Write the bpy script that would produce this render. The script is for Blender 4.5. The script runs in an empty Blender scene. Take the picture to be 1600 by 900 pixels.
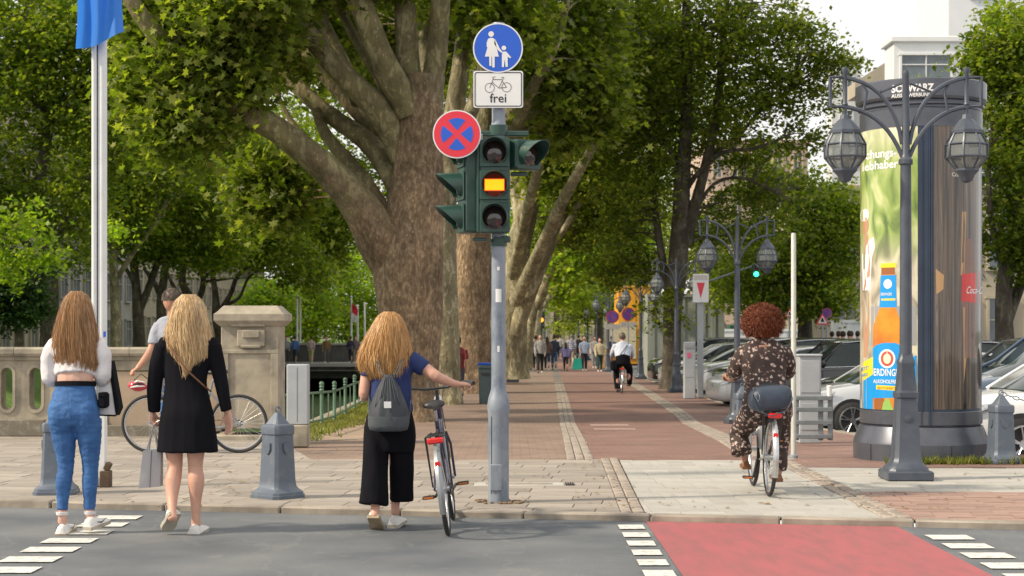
import bpy, math, random
import numpy as np
from mathutils import Vector, Matrix
random.seed(7); NP = np.random.RandomState(11)
R = math.radians
sc = bpy.context.scene
col = sc.collection

# ---------------------------------------------------------------- camera, sky, sun, exposure
FPX, HOR, CAMZ = 2700.0, 512.0, 1.45
cd = bpy.data.cameras.new('camera'); cam = bpy.data.objects.new('camera', cd); col.objects.link(cam)
cam.location = (0, 0, CAMZ); cam.rotation_euler = (R(90), 0, 0)
cd.sensor_width = 36; cd.lens = FPX/1600*36; cd.shift_y = (HOR-450)/1600
cd.clip_start = .1; cd.clip_end = 3000
cd.dof.use_dof = True; cd.dof.focus_distance = 14.5; cd.dof.aperture_fstop = 5.6
sc.camera = cam
SUN_EL, SUN_AZ = R(38), R(-106)        # azimuth measured from +Y, clockwise
w = bpy.data.worlds.new('World'); sc.world = w; w.use_nodes = True
nt = w.node_tree; bg = nt.nodes['Background']
sky = nt.nodes.new('ShaderNodeTexSky'); sky.sky_type = 'NISHITA'; sky.sun_disc = False
sky.sun_elevation = SUN_EL; sky.sun_rotation = SUN_AZ; sky.dust_density = 2.5; sky.air_density = 1.0
tc = nt.nodes.new('ShaderNodeTexCoord')
cn = nt.nodes.new('ShaderNodeTexNoise'); cn.inputs['Scale'].default_value = 2.2; cn.inputs['Detail'].default_value = 5
cr = nt.nodes.new('ShaderNodeMapRange'); cr.inputs[1].default_value = .25; cr.inputs[2].default_value = .5; cr.inputs[3].default_value = .84; cr.inputs[4].default_value = .97
mx = nt.nodes.new('ShaderNodeMix'); mx.data_type = 'RGBA'
nt.links.new(tc.outputs['Generated'], cn.inputs['Vector']); nt.links.new(cn.outputs['Fac'], cr.inputs[0])
nt.links.new(cr.outputs[0], mx.inputs['Factor']); nt.links.new(sky.outputs[0], mx.inputs['A'])
mx.inputs['B'].default_value = (11.7, 11.5, 11.1, 1)      # thin bright cloud over the sky
nt.links.new(mx.outputs['Result'], bg.inputs['Color']); bg.inputs['Strength'].default_value = .080
sl = bpy.data.lights.new('sun', 'SUN'); sl.energy = 4.1; sl.angle = R(3.5); sl.color = (1, .86, .66)
so = bpy.data.objects.new('sun', sl); col.objects.link(so)
sdir = Vector((math.sin(SUN_AZ)*math.cos(SUN_EL), math.cos(SUN_AZ)*math.cos(SUN_EL), math.sin(SUN_EL)))
so.rotation_euler = sdir.to_track_quat('Z', 'Y').to_euler(); so.location = (-20, -5, 30)
sc.view_settings.view_transform = 'Standard'; sc.view_settings.look = 'None'; sc.view_settings.exposure = 0.27
sc.cycles.max_bounces = 8; sc.cycles.transparent_max_bounces = 8

# ---------------------------------------------------------------- pixel <-> place
def P(px, py, Y): return Vector(((px-800)*Y/FPX, Y, CAMZ-(py-HOR)*Y/FPX))
_prof = [(-50, 0), (19.3, 0), (23, -.07), (33, -.37), (51, -.44), (90, -.70), (150, -.9), (900, -.9)]
def zg(y):
    for (a, za), (b, zb) in zip(_prof, _prof[1:]):
        if y <= b: return za+(zb-za)*(y-a)/(b-a)
    return -.9
def G(px, Y): return Vector(((px-800)*Y/FPX, Y, zg(Y)))

# ---------------------------------------------------------------- mesh helpers
def wloc(o):
    v = Vector((0, 0, 0))
    while o: v += o.location; o = o.parent
    return v
def link(name, me, parent=None):
    o = bpy.data.objects.new(name, me); col.objects.link(o)
    if parent: o.parent = parent
    return o
def tag(o, label=None, cat=None, group=None, kind=None):
    if label: o['label'] = label
    if cat: o['category'] = cat
    if group: o['group'] = group
    if kind: o['kind'] = kind
    return o
def thing(name, label, cat, loc=(0, 0, 0), rz=0, group=None):
    o = bpy.data.objects.new(name, None); col.objects.link(o); o.empty_display_size = .2
    o.location = loc; o.rotation_euler = (0, 0, rz); return tag(o, label, cat, group)
def kids(o): return [c for c in o.children]
def copy_tree(o, parent=None):
    c = o.copy(); col.objects.link(c)
    if parent: c.parent = parent
    for ch in kids(o): copy_tree(ch, c)
    return c

class MB:
    def __init__(s): s.v = []; s.f = []; s.m = []
    def add(s, vs, fs, m=0):
        b = len(s.v); s.v += [tuple(v) for v in vs]; s.f += [tuple(b+i for i in f) for f in fs]; s.m += [m]*len(fs); return s
    def box(s, c, d, rz=0, m=0, bev=0, M=None):
        cx, cy, cz = c; hx, hy, hz = d[0]/2, d[1]/2, d[2]/2
        if bev:
            b = min(bev, hx*.9, hy*.9, hz*.9); vs = []; 
            rings = [(-hz, b), (-hz+b, 0), (hz-b, 0), (hz, b)]
            for z, i in rings:
                x, y = hx-i, hy-i; k = b if i == 0 else b*.4
                vs += [(-x+k, -y, z), (x-k, -y, z), (x, -y+k, z), (x, y-k, z), (x-k, y, z), (-x+k, y, z), (-x, y-k, z), (-x, -y+k, z)]
            fs = [tuple(range(7, -1, -1)), tuple(range(24, 32))]
            for r in range(3):
                for k in range(8): fs.append((r*8+k, r*8+(k+1) % 8, r*8+8+(k+1) % 8, r*8+8+k))
        else:
            vs = [(x, y, z) for z in (-hz, hz) for x, y in ((-hx, -hy), (hx, -hy), (hx, hy), (-hx, hy))]
            fs = [(3, 2, 1, 0), (4, 5, 6, 7), (0, 1, 5, 4), (1, 2, 6, 5), (2, 3, 7, 6), (3, 0, 4, 7)]
        ca, sa = math.cos(rz), math.sin(rz)
        if M is not None: vs = [M @ Vector(v)+Vector(c) for v in vs]
        else: vs = [(cx+x*ca-y*sa, cy+x*sa+y*ca, cz+z) for x, y, z in vs]
        return s.add(vs, fs, m)
    def tube(s, pts, r, n=8, m=0, flat=1.0, cap=True, up=None, closed=False):
        pts = [Vector(p) for p in pts]; k = len(pts)
        rs = r if isinstance(r, (list, tuple)) else [r]*k
        fl = flat if isinstance(flat, (list, tuple)) else [flat]*k
        vs = []; prev = None
        for i, p in enumerate(pts):
            if closed: t = pts[(i+1) % k]-pts[i-1]
            else: t = pts[min(i+1, k-1)]-pts[max(i-1, 0)]
            if t.length < 1e-9: t = Vector((0, 0, 1))
            t.normalize()
            if up is not None: a = Vector(up)
            elif prev is None: a = Vector((0, 1, 0)) if abs(t.y) < .9 else Vector((1, 0, 0))
            else: a = prev
            if up is not None and abs(a.normalized().dot(t)) > .97: a = Vector((1, 0, .01))
            u = a.cross(t)
            if u.length < 1e-6: u = Vector((1, 0, 0))
            u.normalize(); wv = t.cross(u); wv.normalize(); prev = wv if up is None else None
            for j in range(n):
                an = 2*math.pi*j/n
                vs.append(p+u*math.cos(an)*rs[i]+wv*math.sin(an)*rs[i]*fl[i])
        fs = []
        for i in range(k if closed else k-1):
            i2 = (i+1) % k
            for j in range(n):
                j2 = (j+1) % n; fs.append((i*n+j, i*n+j2, i2*n+j2, i2*n+j))
        if cap and not closed:
            fs.append(tuple(range(n-1, -1, -1))); fs.append(tuple((k-1)*n+j for j in range(n)))
        return s.add(vs, fs, m)
    def lathe(s, prof, n=16, c=(0, 0, 0), m=0, sq=False, rot=0, cap=True, sx=1, sy=1):
        vs = []
        for r, z in prof:
            for j in range(n):
                a = 2*math.pi*j/n+rot; vs.append((c[0]+r*sx*math.cos(a), c[1]+r*sy*math.sin(a), c[2]+z))
        fs = []
        for i in range(len(prof)-1):
            for j in range(n):
                j2 = (j+1) % n; fs.append((i*n+j, i*n+j2, (i+1)*n+j2, (i+1)*n+j))
        if cap:
            fs.append(tuple(range(n-1, -1, -1))); fs.append(tuple((len(prof)-1)*n+j for j in range(n)))
        return s.add(vs, fs, m)
    def rings(s, rgs, m=0, cap=True):
        n = len(rgs[0]); vs = [v for r in rgs for v in r]; fs = []
        for i in range(len(rgs)-1):
            for j in range(n):
                j2 = (j+1) % n; fs.append((i*n+j, i*n+j2, (i+1)*n+j2, (i+1)*n+j))
        if cap: fs.append(tuple(range(n-1, -1, -1))); fs.append(tuple((len(rgs)-1)*n+j for j in range(n)))
        return s.add(vs, fs, m)
    def sphere(s, c, r, n=12, k=8, m=0):
        rx, ry, rz = r if isinstance(r, (tuple, list)) else (r, r, r)
        vs = [(c[0], c[1], c[2]-rz)]
        for i in range(1, k):
            a = math.pi*i/k-math.pi/2
            for j in range(n):
                b = 2*math.pi*j/n; vs.append((c[0]+rx*math.cos(a)*math.cos(b), c[1]+ry*math.cos(a)*math.sin(b), c[2]+rz*math.sin(a)))
        vs.append((c[0], c[1], c[2]+rz)); fs = []
        for j in range(n):
            j2 = (j+1) % n; fs.append((0, 1+j2, 1+j)); fs.append((len(vs)-1, 1+(k-2)*n+j, 1+(k-2)*n+j2))
            for i in range(k-2): fs.append((1+i*n+j, 1+i*n+j2, 1+(i+1)*n+j2, 1+(i+1)*n+j))
        return s.add(vs, fs, m)
    def prism(s, poly, a, b, axis='z', m=0):
        """extrude a 2-D outline from a to b along an axis"""
        n = len(poly)
        def q(p, t): return {'z': (p[0], p[1], t), 'y': (p[0], t, p[1]), 'x': (t, p[0], p[1])}[axis]
        vs = [q(p, a) for p in poly]+[q(p, b) for p in poly]
        fs = [tuple(range(n-1, -1, -1)), tuple(range(n, 2*n))]+[(i, (i+1) % n, n+(i+1) % n, n+i) for i in range(n)]
        return s.add(vs, fs, m)
    def mesh(s, name, mats, off=Vector((0, 0, 0)), smooth=35):
        me = bpy.data.meshes.new(name)
        me.from_pydata([(v[0]-off[0], v[1]-off[1], v[2]-off[2]) for v in s.v], [], s.f)
        mats = mats if isinstance(mats, (list, tuple)) else [mats]
        for mt in mats: me.materials.append(mt)
        if len(mats) > 1: me.polygons.foreach_set('material_index', s.m)
        if smooth: me.shade_smooth(); me.set_sharp_from_angle(angle=R(smooth))
        return me
    def build(s, name, mats, parent=None, smooth=35, origin=None):
        off = wloc(parent) if parent else Vector((0, 0, 0))
        if origin is not None: off = off+Vector(origin)
        me = s.mesh(name, mats, off, smooth); o = link(name, me, parent)
        if origin is not None: o.location = origin
        return o

# ---------------------------------------------------------------- materials
def newmat(name):
    m = bpy.data.materials.new(name); m.use_nodes = True; t = m.node_tree
    return m, t, t.nodes['Principled BSDF']
def N(t, kind, **kw):
    n = t.nodes.new('ShaderNode'+kind)
    for k, v in kw.items():
        if k in ('data_type', 'blend_type', 'operation', 'feature', 'distance', 'wave_type', 'bands_direction', 'noise_dimensions', 'interpolation_type'): setattr(n, k, v)
        else: n.inputs[k.replace('_', ' ')].default_value = v
    return n
def c4(c): return (c[0], c[1], c[2], 1)
def pm(name, c, rough=.6, metal=0, c2=None, scale=6, detail=6, bump=0, bscale=None, coord='Object', fac=(.35, .65), rnd=0, stretch=None, spec=None, coat=0, emit=0, alpha=None, trans=0):
    """procedural material: two tones mixed by noise, fine relief, optional variation per piece"""
    m, t, b = newmat(name); L = t.links.new
    b.inputs['Roughness'].default_value = rough; b.inputs['Metallic'].default_value = metal
    if spec is not None: b.inputs['Specular IOR Level'].default_value = spec
    b.inputs['Coat Weight'].default_value = coat
    if trans: b.inputs['Transmission Weight'].default_value = trans
    tcn = N(t, 'TexCoord'); vec = tcn.outputs[coord]
    if stretch:
        mp = N(t, 'Mapping'); mp.inputs['Scale'].default_value = stretch; L(vec, mp.inputs['Vector']); vec = mp.outputs[0]
    c2 = c2 or tuple(x*.8 for x in c)
    no = N(t, 'TexNoise', Scale=scale, Detail=detail, Roughness=.6); L(vec, no.inputs['Vector'])
    mr = N(t, 'MapRange'); mr.inputs[1].default_value = fac[0]; mr.inputs[2].default_value = fac[1]; L(no.outputs['Fac'], mr.inputs[0])
    mx = N(t, 'Mix', data_type='RGBA'); L(mr.outputs[0], mx.inputs['Factor']); mx.inputs['A'].default_value = c4(c); mx.inputs['B'].default_value = c4(c2)
    out = mx.outputs['Result']
    if rnd:
        oi = N(t, 'ObjectInfo'); gi = N(t, 'NewGeometry')
        ad = N(t, 'Math', operation='ADD'); L(oi.outputs['Random'], ad.inputs[0]); L(gi.outputs['Random Per Island'], ad.inputs[1])
        fr = N(t, 'Math', operation='FRACT'); L(ad.outputs[0], fr.inputs[0])
        r2 = N(t, 'MapRange'); r2.inputs[3].default_value = 1-rnd; r2.inputs[4].default_value = 1+rnd; L(fr.outputs[0], r2.inputs[0])
        mu = N(t, 'Mix', data_type='RGBA', blend_type='MULTIPLY'); mu.inputs['Factor'].default_value = 1
        L(out, mu.inputs['A']); cb = N(t, 'CombineColor'); [L(r2.outputs[0], cb.inputs[i]) for i in range(3)]; L(cb.outputs[0], mu.inputs['B']); out = mu.outputs['Result']
    L(out, b.inputs['Base Color'])
    rr = N(t, 'MapRange'); rr.inputs[3].default_value = max(.02, rough-.08); rr.inputs[4].default_value = min(1, rough+.08); L(no.outputs['Fac'], rr.inputs[0]); L(rr.outputs[0], b.inputs['Roughness'])
    if bump:
        n2 = N(t, 'TexNoise', Scale=bscale or scale*4, Detail=6); L(vec, n2.inputs['Vector'])
        bp = N(t, 'Bump', Strength=min(1, bump*20) if bump < .05 else bump, Distance=bump if bump < .05 else .01); L(n2.outputs['Fac'], bp.inputs['Height']); L(bp.outputs[0], b.inputs['Normal'])
    if emit:
        b.inputs['Emission Color'].default_value = c4(c); b.inputs['Emission Strength'].default_value = emit
    return m
def leafmat(name, a, b_, c, trans=.45, rough=.45):
    m, t, b = newmat(name); L = t.links.new
    gi = N(t, 'NewGeometry'); cr = t.nodes.new('ShaderNodeValToRGB'); L(gi.outputs['Random Per Island'], cr.inputs[0])
    e = cr.color_ramp.elements; e[0].color = c4(a); e[1].color = c4(c); x = e.new(.5); x.color = c4(b_)
    tcn = N(t, 'TexCoord'); no = N(t, 'TexNoise', Scale=.35, Detail=3); L(tcn.outputs['Object'], no.inputs['Vector'])
    mr = N(t, 'MapRange'); mr.inputs[1].default_value = .3; mr.inputs[2].default_value = .7; mr.inputs[3].default_value = .7; mr.inputs[4].default_value = 1.3; L(no.outputs['Fac'], mr.inputs[0])
    mu = N(t, 'VectorMath', operation='SCALE'); L(cr.outputs[0], mu.inputs[0]); L(mr.outputs[0], mu.inputs['Scale'])
    L(mu.outputs[0], b.inputs['Base Color']); b.inputs['Roughness'].default_value = rough; b.inputs['Specular IOR Level'].default_value = .22
    tr = N(t, 'BsdfTranslucent'); v2 = N(t, 'VectorMath', operation='MULTIPLY'); L(mu.outputs[0], v2.inputs[0]); v2.inputs[1].default_value = (1.75, 2.0, .45); L(v2.outputs[0], tr.inputs['Color'])
    ms = N(t, 'MixShader'); ms.inputs[0].default_value = trans; L(b.outputs[0], ms.inputs[1]); L(tr.outputs[0], ms.inputs[2])
    L(ms.outputs[0], t.nodes['Material Output'].inputs['Surface']); return m

# thing-independent palette
M = {}
M['asphalt'] = None
M['steel'] = pm('galvanised_steel', (.33, .36, .42), .45, .35, (.26, .29, .35), 9, bump=.004)
M['iron'] = pm('painted_iron', (.06, .072, .095), .42, .1, (.06, .072, .092), 7, bump=.004, bscale=40)
M['rubber'] = pm('rubber', (.022, .022, .023), .75, 0, (.035, .034, .032), 20)
M['chrome'] = pm('bright_metal', (.62, .63, .65), .28, .9, (.5, .51, .53), 20)
M['black'] = pm('black_plastic', (.018, .018, .02), .45, 0, (.03, .03, .032), 20)
M['white'] = pm('white_paint', (.76, .77, .78), .45, 0, (.68, .69, .69), 6, bump=.002)
M['red'] = pm('red_reflector', (.7, .02, .02), .25, 0, (.5, .01, .01), 12, coat=.5)
M['skin'] = pm('skin', (.62, .36, .27), .5, 0, (.56, .30, .22), 14, bump=.002, bscale=90)
M['glass'] = pm('car_glass', (.018, .028, .030), .05, 0, (.03, .045, .045), 2, spec=.45)
# ================================================================ SETTING
def clip(poly, reg):
    """clip a polygon by a convex counter-clockwise region"""
    out = poly
    for i in range(len(reg)):
        a, b = reg[i], reg[(i+1) % len(reg)]; inp = out; out = []
        if not inp: return []
        side = lambda p: (b[0]-a[0])*(p[1]-a[1])-(b[1]-a[1])*(p[0]-a[0])
        for j in range(len(inp)):
            p, q = inp[j], inp[(j+1) % len(inp)]; sp, sq_ = side(p), side(q)
            if sp >= 0: out.append(p)
            if (sp > 0 > sq_) or (sp < 0 < sq_):
                t = sp/(sp-sq_); out.append((p[0]+(q[0]-p[0])*t, p[1]+(q[1]-p[1])*t))
    return out
def area(p): return abs(sum(p[i][0]*p[(i+1) % len(p)][1]-p[(i+1) % len(p)][0]*p[i][1] for i in range(len(p))))/2
def strip_sheet(name, xl, xr, y0, y1, mat, z=0, step=1.5, parent=None, kind='structure', zf=zg, nx=1):
    """a sheet that follows the slope of the promenade between two side lines"""
    ys = list(np.arange(y0, y1, step))+[y1]; vs = []; fs = []
    for y in ys:
        for i in range(nx+1):
            x = xl(y)+(xr(y)-xl(y))*i/nx; vs.append((x, y, zf(y)+z))
    k = nx+1
    for i in range(len(ys)-1):
        for j in range(nx): fs.append((i*k+j, i*k+j+1, (i+1)*k+j+1, (i+1)*k+j))
    mb = MB().add(vs, fs); o = mb.build(name, mat, parent)
    if kind: o['kind'] = kind
    return o
def lin(pts):
    def f(y):
        for (a, xa), (b, xb) in zip(pts, pts[1:]):
            if y <= b: return xa+(xb-xa)*(y-a)/(b-a)
        (a, xa), (b, xb) = pts[-2:]; return xa+(xb-xa)*(y-a)/(b-a)
    return f

# asphalt with tyre-polished patches, stains and hairline cracks
m, t, b = newmat('asphalt'); L = t.links.new; M['asphalt'] = m
tcn = N(t, 'TexCoord'); n1 = N(t, 'TexNoise', Scale=140, Detail=3); n2 = N(t, 'TexNoise', Scale=.9, Detail=6); n3 = N(t, 'TexNoise', Scale=3.0, Detail=5, Distortion=1.2)
for n in (n1, n2, n3): L(tcn.outputs['Object'], n.inputs['Vector'])
cr1 = t.nodes.new('ShaderNodeValToRGB'); L(n2.outputs['Fac'], cr1.inputs[0]); cr1.color_ramp.elements[0].position = .35; cr1.color_ramp.elements[1].position = .68
cr1.color_ramp.elements[0].color = (.080, .092, .108, 1); cr1.color_ramp.elements[1].color = (.165, .172, .180, 1)
cr2 = t.nodes.new('ShaderNodeValToRGB'); L(n1.outputs['Fac'], cr2.inputs[0]); cr2.color_ramp.elements[0].position = .3; cr2.color_ramp.elements[1].position = .75
cr2.color_ramp.elements[0].color = (.55, .55, .55, 1); cr2.color_ramp.elements[1].color = (1.5, 1.5, 1.5, 1)
mu = N(t, 'Mix', data_type='RGBA', blend_type='MULTIPLY'); mu.inputs['Factor'].default_value = 1; L(cr1.outputs[0], mu.inputs['A']); L(cr2.outputs[0], mu.inputs['B'])
cr3 = t.nodes.new('ShaderNodeValToRGB'); L(n3.outputs['Fac'], cr3.inputs[0]); cr3.color_ramp.elements[0].position = .62; cr3.color_ramp.elements[0].color = (0, 0, 0, 1); cr3.color_ramp.elements[1].position = .7; cr3.color_ramp.elements[1].color = (.35, .35, .35, 1)
m2 = N(t, 'Mix', data_type='RGBA'); L(cr3.outputs[0], m2.inputs['Factor']); L(mu.outputs['Result'], m2.inputs['A']); m2.inputs['B'].default_value = (.2, .2, .195, 1)
mpc = N(t, 'Mapping'); mpc.inputs['Scale'].default_value = (1, .55, 1); L(tcn.outputs['Object'], mpc.inputs[0]); vc = N(t, 'TexVoronoi', Scale=.8, feature='DISTANCE_TO_EDGE'); nd = N(t, 'TexNoise', Scale=2.5, Detail=6); L(mpc.outputs[0], nd.inputs['Vector']); va = N(t, 'VectorMath', operation='MULTIPLY_ADD'); L(nd.outputs['Color'], va.inputs[0]); va.inputs[1].default_value = (.9, .9, .9); L(mpc.outputs[0], va.inputs[2]); L(va.outputs[0], vc.inputs['Vector'])
crk = N(t, 'MapRange'); L(vc.outputs['Distance'], crk.inputs[0]); crk.inputs[1].default_value = .004; crk.inputs[2].default_value = .016; crk.inputs[3].default_value = .22; crk.inputs[4].default_value = 0
m3 = N(t, 'Mix', data_type='RGBA'); L(crk.outputs[0], m3.inputs['Factor']); L(m2.outputs['Result'], m3.inputs['A']); m3.inputs['B'].default_value = (.24, .235, .22, 1); L(m3.outputs['Result'], b.inputs['Base Color']); b.inputs['Roughness'].default_value = .8
bp = N(t, 'Bump', Strength=.5, Distance=.004); L(n1.outputs['Fac'], bp.inputs['Height']); L(bp.outputs[0], b.inputs['Normal'])
M['marking'] = pm('worn_road_paint', (.66, .65, .61), .65, 0, (.30, .30, .30), 16, 12, fac=(.48, .70), bump=.002)
M['lane_red'] = pm('red_lane_coating', (.35, .09, .10), .7, 0, (.24, .09, .093), 5, 14, fac=(.38, .75), stretch=(1.8, .4, 1), bump=.003, bscale=150)
M['kerb'] = pm('kerb_stone', (.34, .30, .25), .8, 0, (.22, .19, .16), 5, 8, bump=.004, bscale=60, rnd=.12)
M['joint'] = pm('pavement_joint', (.20, .17, .145), .9, 0, (.10, .09, .08), 6)
M['flag_beige'] = pm('beige_flagstone', (.335, .293, .252), .75, 0, (.25, .222, .195), 3, 8, fac=(.3, .75), bump=.003, bscale=70, rnd=.17)
M['flag_light'] = pm('light_flagstone', (.43, .415, .38), .75, 0, (.33, .32, .295), 3, 8, fac=(.3, .75), bump=.003, bscale=70, rnd=.07)
M['flag_red'] = pm('reddish_paver', (.34, .22, .18), .8, 0, (.26, .17, .14), 3, 8, bump=.003, bscale=70, rnd=.12)
M['cobble'] = pm('grey_cobble', (.36, .31, .26), .8, 0, (.25, .21, .18), 9, 8, bump=.004, bscale=60, rnd=.22)
M['stone'] = pm('weathered_sandstone', (.38, .335, .26), .85, 0, (.13, .12, .10), 2.6, 14, fac=(.42, .75), bump=.012, bscale=18)
M['stone_warm'] = pm('warm_stone_panel', (.44, .335, .24), .8, 0, (.31, .245, .185), 1.8, 12, bump=.004, bscale=40)
M['stone_dark'] = pm('dark_stone_base', (.17, .15, .12), .9, 0, (.36, .34, .30), 6, 10, fac=(.5, .75), bump=.012, bscale=22)
M['grass'] = pm('grass_soil', (.10, .135, .03), .95, 0, (.24, .19, .09), 5, 8, bump=.02, bscale=30)
M['lawn'] = pm('lawn', (.10, .20, .02), .95, 0, (.07, .13, .02), 2, 8, bump=.02, bscale=30)

def brickmat(name, c1, c2, mort, sc_, rough=.85):
    m, t, b = newmat(name); L = t.links.new
    tcn = N(t, 'TexCoord'); br = t.nodes.new('ShaderNodeTexBrick'); L(tcn.outputs['Object'], br.inputs['Vector'])
    br.inputs['Color1'].default_value = c4(c1); br.inputs['Color2'].default_value = c4(c2); br.inputs['Mortar'].default_value = c4(mort)
    br.inputs['Scale'].default_value = sc_; br.inputs['Mortar Size'].default_value = .012; br.inputs['Brick Width'].default_value = .5; br.inputs['Row Height'].default_value = .25
    no = N(t, 'TexNoise', Scale=1.1, Detail=9, Roughness=.65); L(tcn.outputs['Object'], no.inputs['Vector'])
    mr = N(t, 'MapRange'); mr.inputs[1].default_value = .25; mr.inputs[2].default_value = .75; mr.inputs[3].default_value = .72; mr.inputs[4].default_value = 1.28; L(no.outputs['Fac'], mr.inputs[0])
    sv = N(t, 'VectorMath', operation='SCALE'); L(br.outputs['Color'], sv.inputs[0]); L(mr.outputs[0], sv.inputs['Scale']); L(sv.outputs[0], b.inputs['Base Color'])
    b.inputs['Roughness'].default_value = rough
    bp = N(t, 'Bump', Strength=.5, Distance=.004); L(br.outputs['Fac'], bp.inputs['Height']); bp.invert = True; L(bp.outputs[0], b.inputs['Normal']); return m
M['foot_brick'] = brickmat('brown_pavers', (.255, .178, .135), (.205, .145, .115), (.15, .11, .09), 2.4)
M['bike_brick'] = brickmat('red_bike_path_pavers', (.22, .125, .10), (.20, .115, .095), (.16, .105, .088), 2.4)
M['side_brick'] = brickmat('side_pavers', (.25, .15, .125), (.20, .125, .105), (.15, .10, .085), 2.4)

kerbY = lambda x: 13.6-.2*x
big = 420
# road: one sheet under everything in front, and the far ground out to the horizon
MB().add([(-60, -40, -.05), (60, -40, -.05), (60, 1.6, -.05), (-60, 25.6, -.05)], [(0, 1, 2, 3)]).build('road', M['asphalt'])['kind'] = 'structure'
gm = pm('far_ground', (.16, .15, .13), .9, 0, (.10, .12, .05), .05, 6)
MB().add([(-900, 110, -1.3), (900, 110, -1.3), (900, 1500, -1.3), (-900, 1500, -1.3)], [(0, 1, 2, 3)]).build('ground', gm)['kind'] = 'structure'
# kerb stones along the road edge, low at the crossing
kerb = MB().add([(-14, kerbY(-14)-.02, -.06), (12, kerbY(12)-.02, -.06), (12, kerbY(12)+.02, -.06), (-14, kerbY(-14)+.02, -.06)], [(0, 1, 2, 3)]).build('kerb', M['joint']); kerb['kind'] = 'structure'
ang = math.atan(-.2); ks = MB().box((0, 0, 0), (.985, .13, .14), bev=.012).mesh('kerb_stone', M['kerb'])
for i in range(-13, 12):
    o = link('kerb_stone', ks, kerb); x = (i+.5)*.98+.1
    dz = .0 if -3 < x < 3.6 else .012*min(1, (abs(x-.3)-3.3)/1.5)
    o.location = (x, kerbY(x)+.05, -.066+max(0, dz)+random.uniform(-.002, .002)); o.rotation_euler = (0, 0, ang+random.uniform(-.004, .004))
# road markings
mk = lambda name, x0, x1, y0, y1, mat, z=-.046: MB().add([(x0, y0, z), (x1, y0, z), (x1, y1, z), (x0, y1, z)], [(0, 1, 2, 3)]).build(name, mat)
o = MB().add([(1.03, 0, -.046), (2.9, 0, -.046), (2.9, kerbY(2.9)-.03, -.046), (1.03, kerbY(1.03)-.03, -.046)], [(0, 1, 2, 3)]).build('red_cycle_lane', M['lane_red']); o['kind'] = 'structure'
mkroot = MB().box((0, 0, -.09), (.02, .02, .02)).build('road_marking', M['marking']); mkroot['kind'] = 'structure'
for xa, xb, yo in ((-3.28, -2.93, 11.5), (.80, .99, 11.35), (2.97, 3.27, 11.2)):
    for k in range(-9, 6):
        y = yo+k*.49
        x = (xa+xb)/2
        if y+.28 > kerbY(x)-.06: continue
        me = MB().add([(xa, y, -.042), (xb, y, -.042), (xb, y+.27, -.042), (xa, y+.27, -.042)], [(0, 1, 2, 3)]).mesh('marking_block', M['marking'])
        link('marking_block', me, mkroot)

MB().add([(-14, kerbY(-14)+.1, -.032), (12, kerbY(12)+.1, -.032), (12, 19.6, -.032), (-14, 19.6, -.032)], [(0, 1, 2, 3)]).build('pavement_bed', M['joint'])['kind'] = 'structure'
# near pavement: joint bed with single flagstones on it
LB = lin([(13, .83), (19.0, .97)])
def slabs(name, region, sx, sy, mat, rot, gap=.007, maxp=290, brk=.5, z=0, ori=(0, 0)):
    """bed sheet + clipped slabs; rot aligns the courses, every slab is its own piece"""
    bed = MB().add([(x, y, z-.014) for x, y in region], [tuple(range(len(region)))]).build(name, M['joint']); bed['kind'] = 'structure'
    ca, sa = math.cos(rot), math.sin(rot); T = lambda x, y: (ori[0]+x*ca-y*sa, ori[1]+x*sa+y*ca); I = lambda x, y: ((x-ori[0])*ca+(y-ori[1])*sa, -(x-ori[0])*sa+(y-ori[1])*ca)
    loc = [I(*p) for p in region]; x0 = min(p[0] for p in loc); x1 = max(p[0] for p in loc); y0 = min(p[1] for p in loc); y1 = max(p[1] for p in loc)
    pcs = []; r = 0; y = y0
    while y < y1:
        h = sy; x = x0-random.random()*sx
        while x < x1:
            w_ = sx*random.choice((1, 1, 1, .75, 1.3))
            q = [T(x+gap/2, y+gap/2), T(x+w_-gap/2, y+gap/2), T(x+w_-gap/2, y+h-gap/2), T(x+gap/2, y+h-gap/2)]
            q = clip(q, region)
            if len(q) > 2 and area(q) > .004: pcs.append(q)
            x += w_
        y += h; r += 1
    pcs.sort(key=lambda q: sum(p[1] for p in q)/len(q))
    def vis(q): cx = sum(p[0] for p in q)/len(q); cy = sum(p[1] for p in q)/len(q); return abs(cx) < cy*.31
    a = [q for q in pcs if vis(q)][:maxp]; rest = [q for q in pcs if q not in a]
    for q in a:
        c = Vector((sum(p[0] for p in q)/len(q), sum(p[1] for p in q)/len(q), z)); dz = random.uniform(-.0025, .0025)
        tl = random.uniform(-.002, .002); n = len(q); e = .004
        top = [((p[0]-c.x)*(1-.01), (p[1]-c.y)*(1-.01), dz+tl*(p[0]-c.x)) for p in q]; bt = [(p[0]-c.x, p[1]-c.y, -.013) for p in q]; md = [(p[0]-c.x, p[1]-c.y, dz-e) for p in q]
        me = MB().rings([bt, md, top]).mesh('flagstone', mat, smooth=20); o = link('flagstone', me, bed); o.location = c
    if rest:
        mb = MB()
        for q in rest: mb.prism(q, z-.013, z+random.uniform(-.002, .002))
        mb.build('flagstone_field', mat, bed)['kind'] = 'stuff'
    return bed
ka = lambda x: kerbY(x)+.12
slabs('pavement', [(-9, ka(-9)), (.85, ka(.83)), (.978, 19.0), (-9, 19.0)][0:4], .50, .33, M['flag_beige'], ang*.5, ori=(0, 14))
slabs('rear_pavement', [(-12, 19.01), (-2.2, 19.01), (-3.3, 23.4), (-12, 23.4)], .50, .33, M['flag_beige'], 0, ori=(0, 19))
slabs('crossing_pavement', [(1.046, ka(1.046)), (2.83, ka(2.82)), (2.83, 18.9), (1.178, 18.9)], .27, .50, M['flag_light'], .02, ori=(1, 13))
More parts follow.
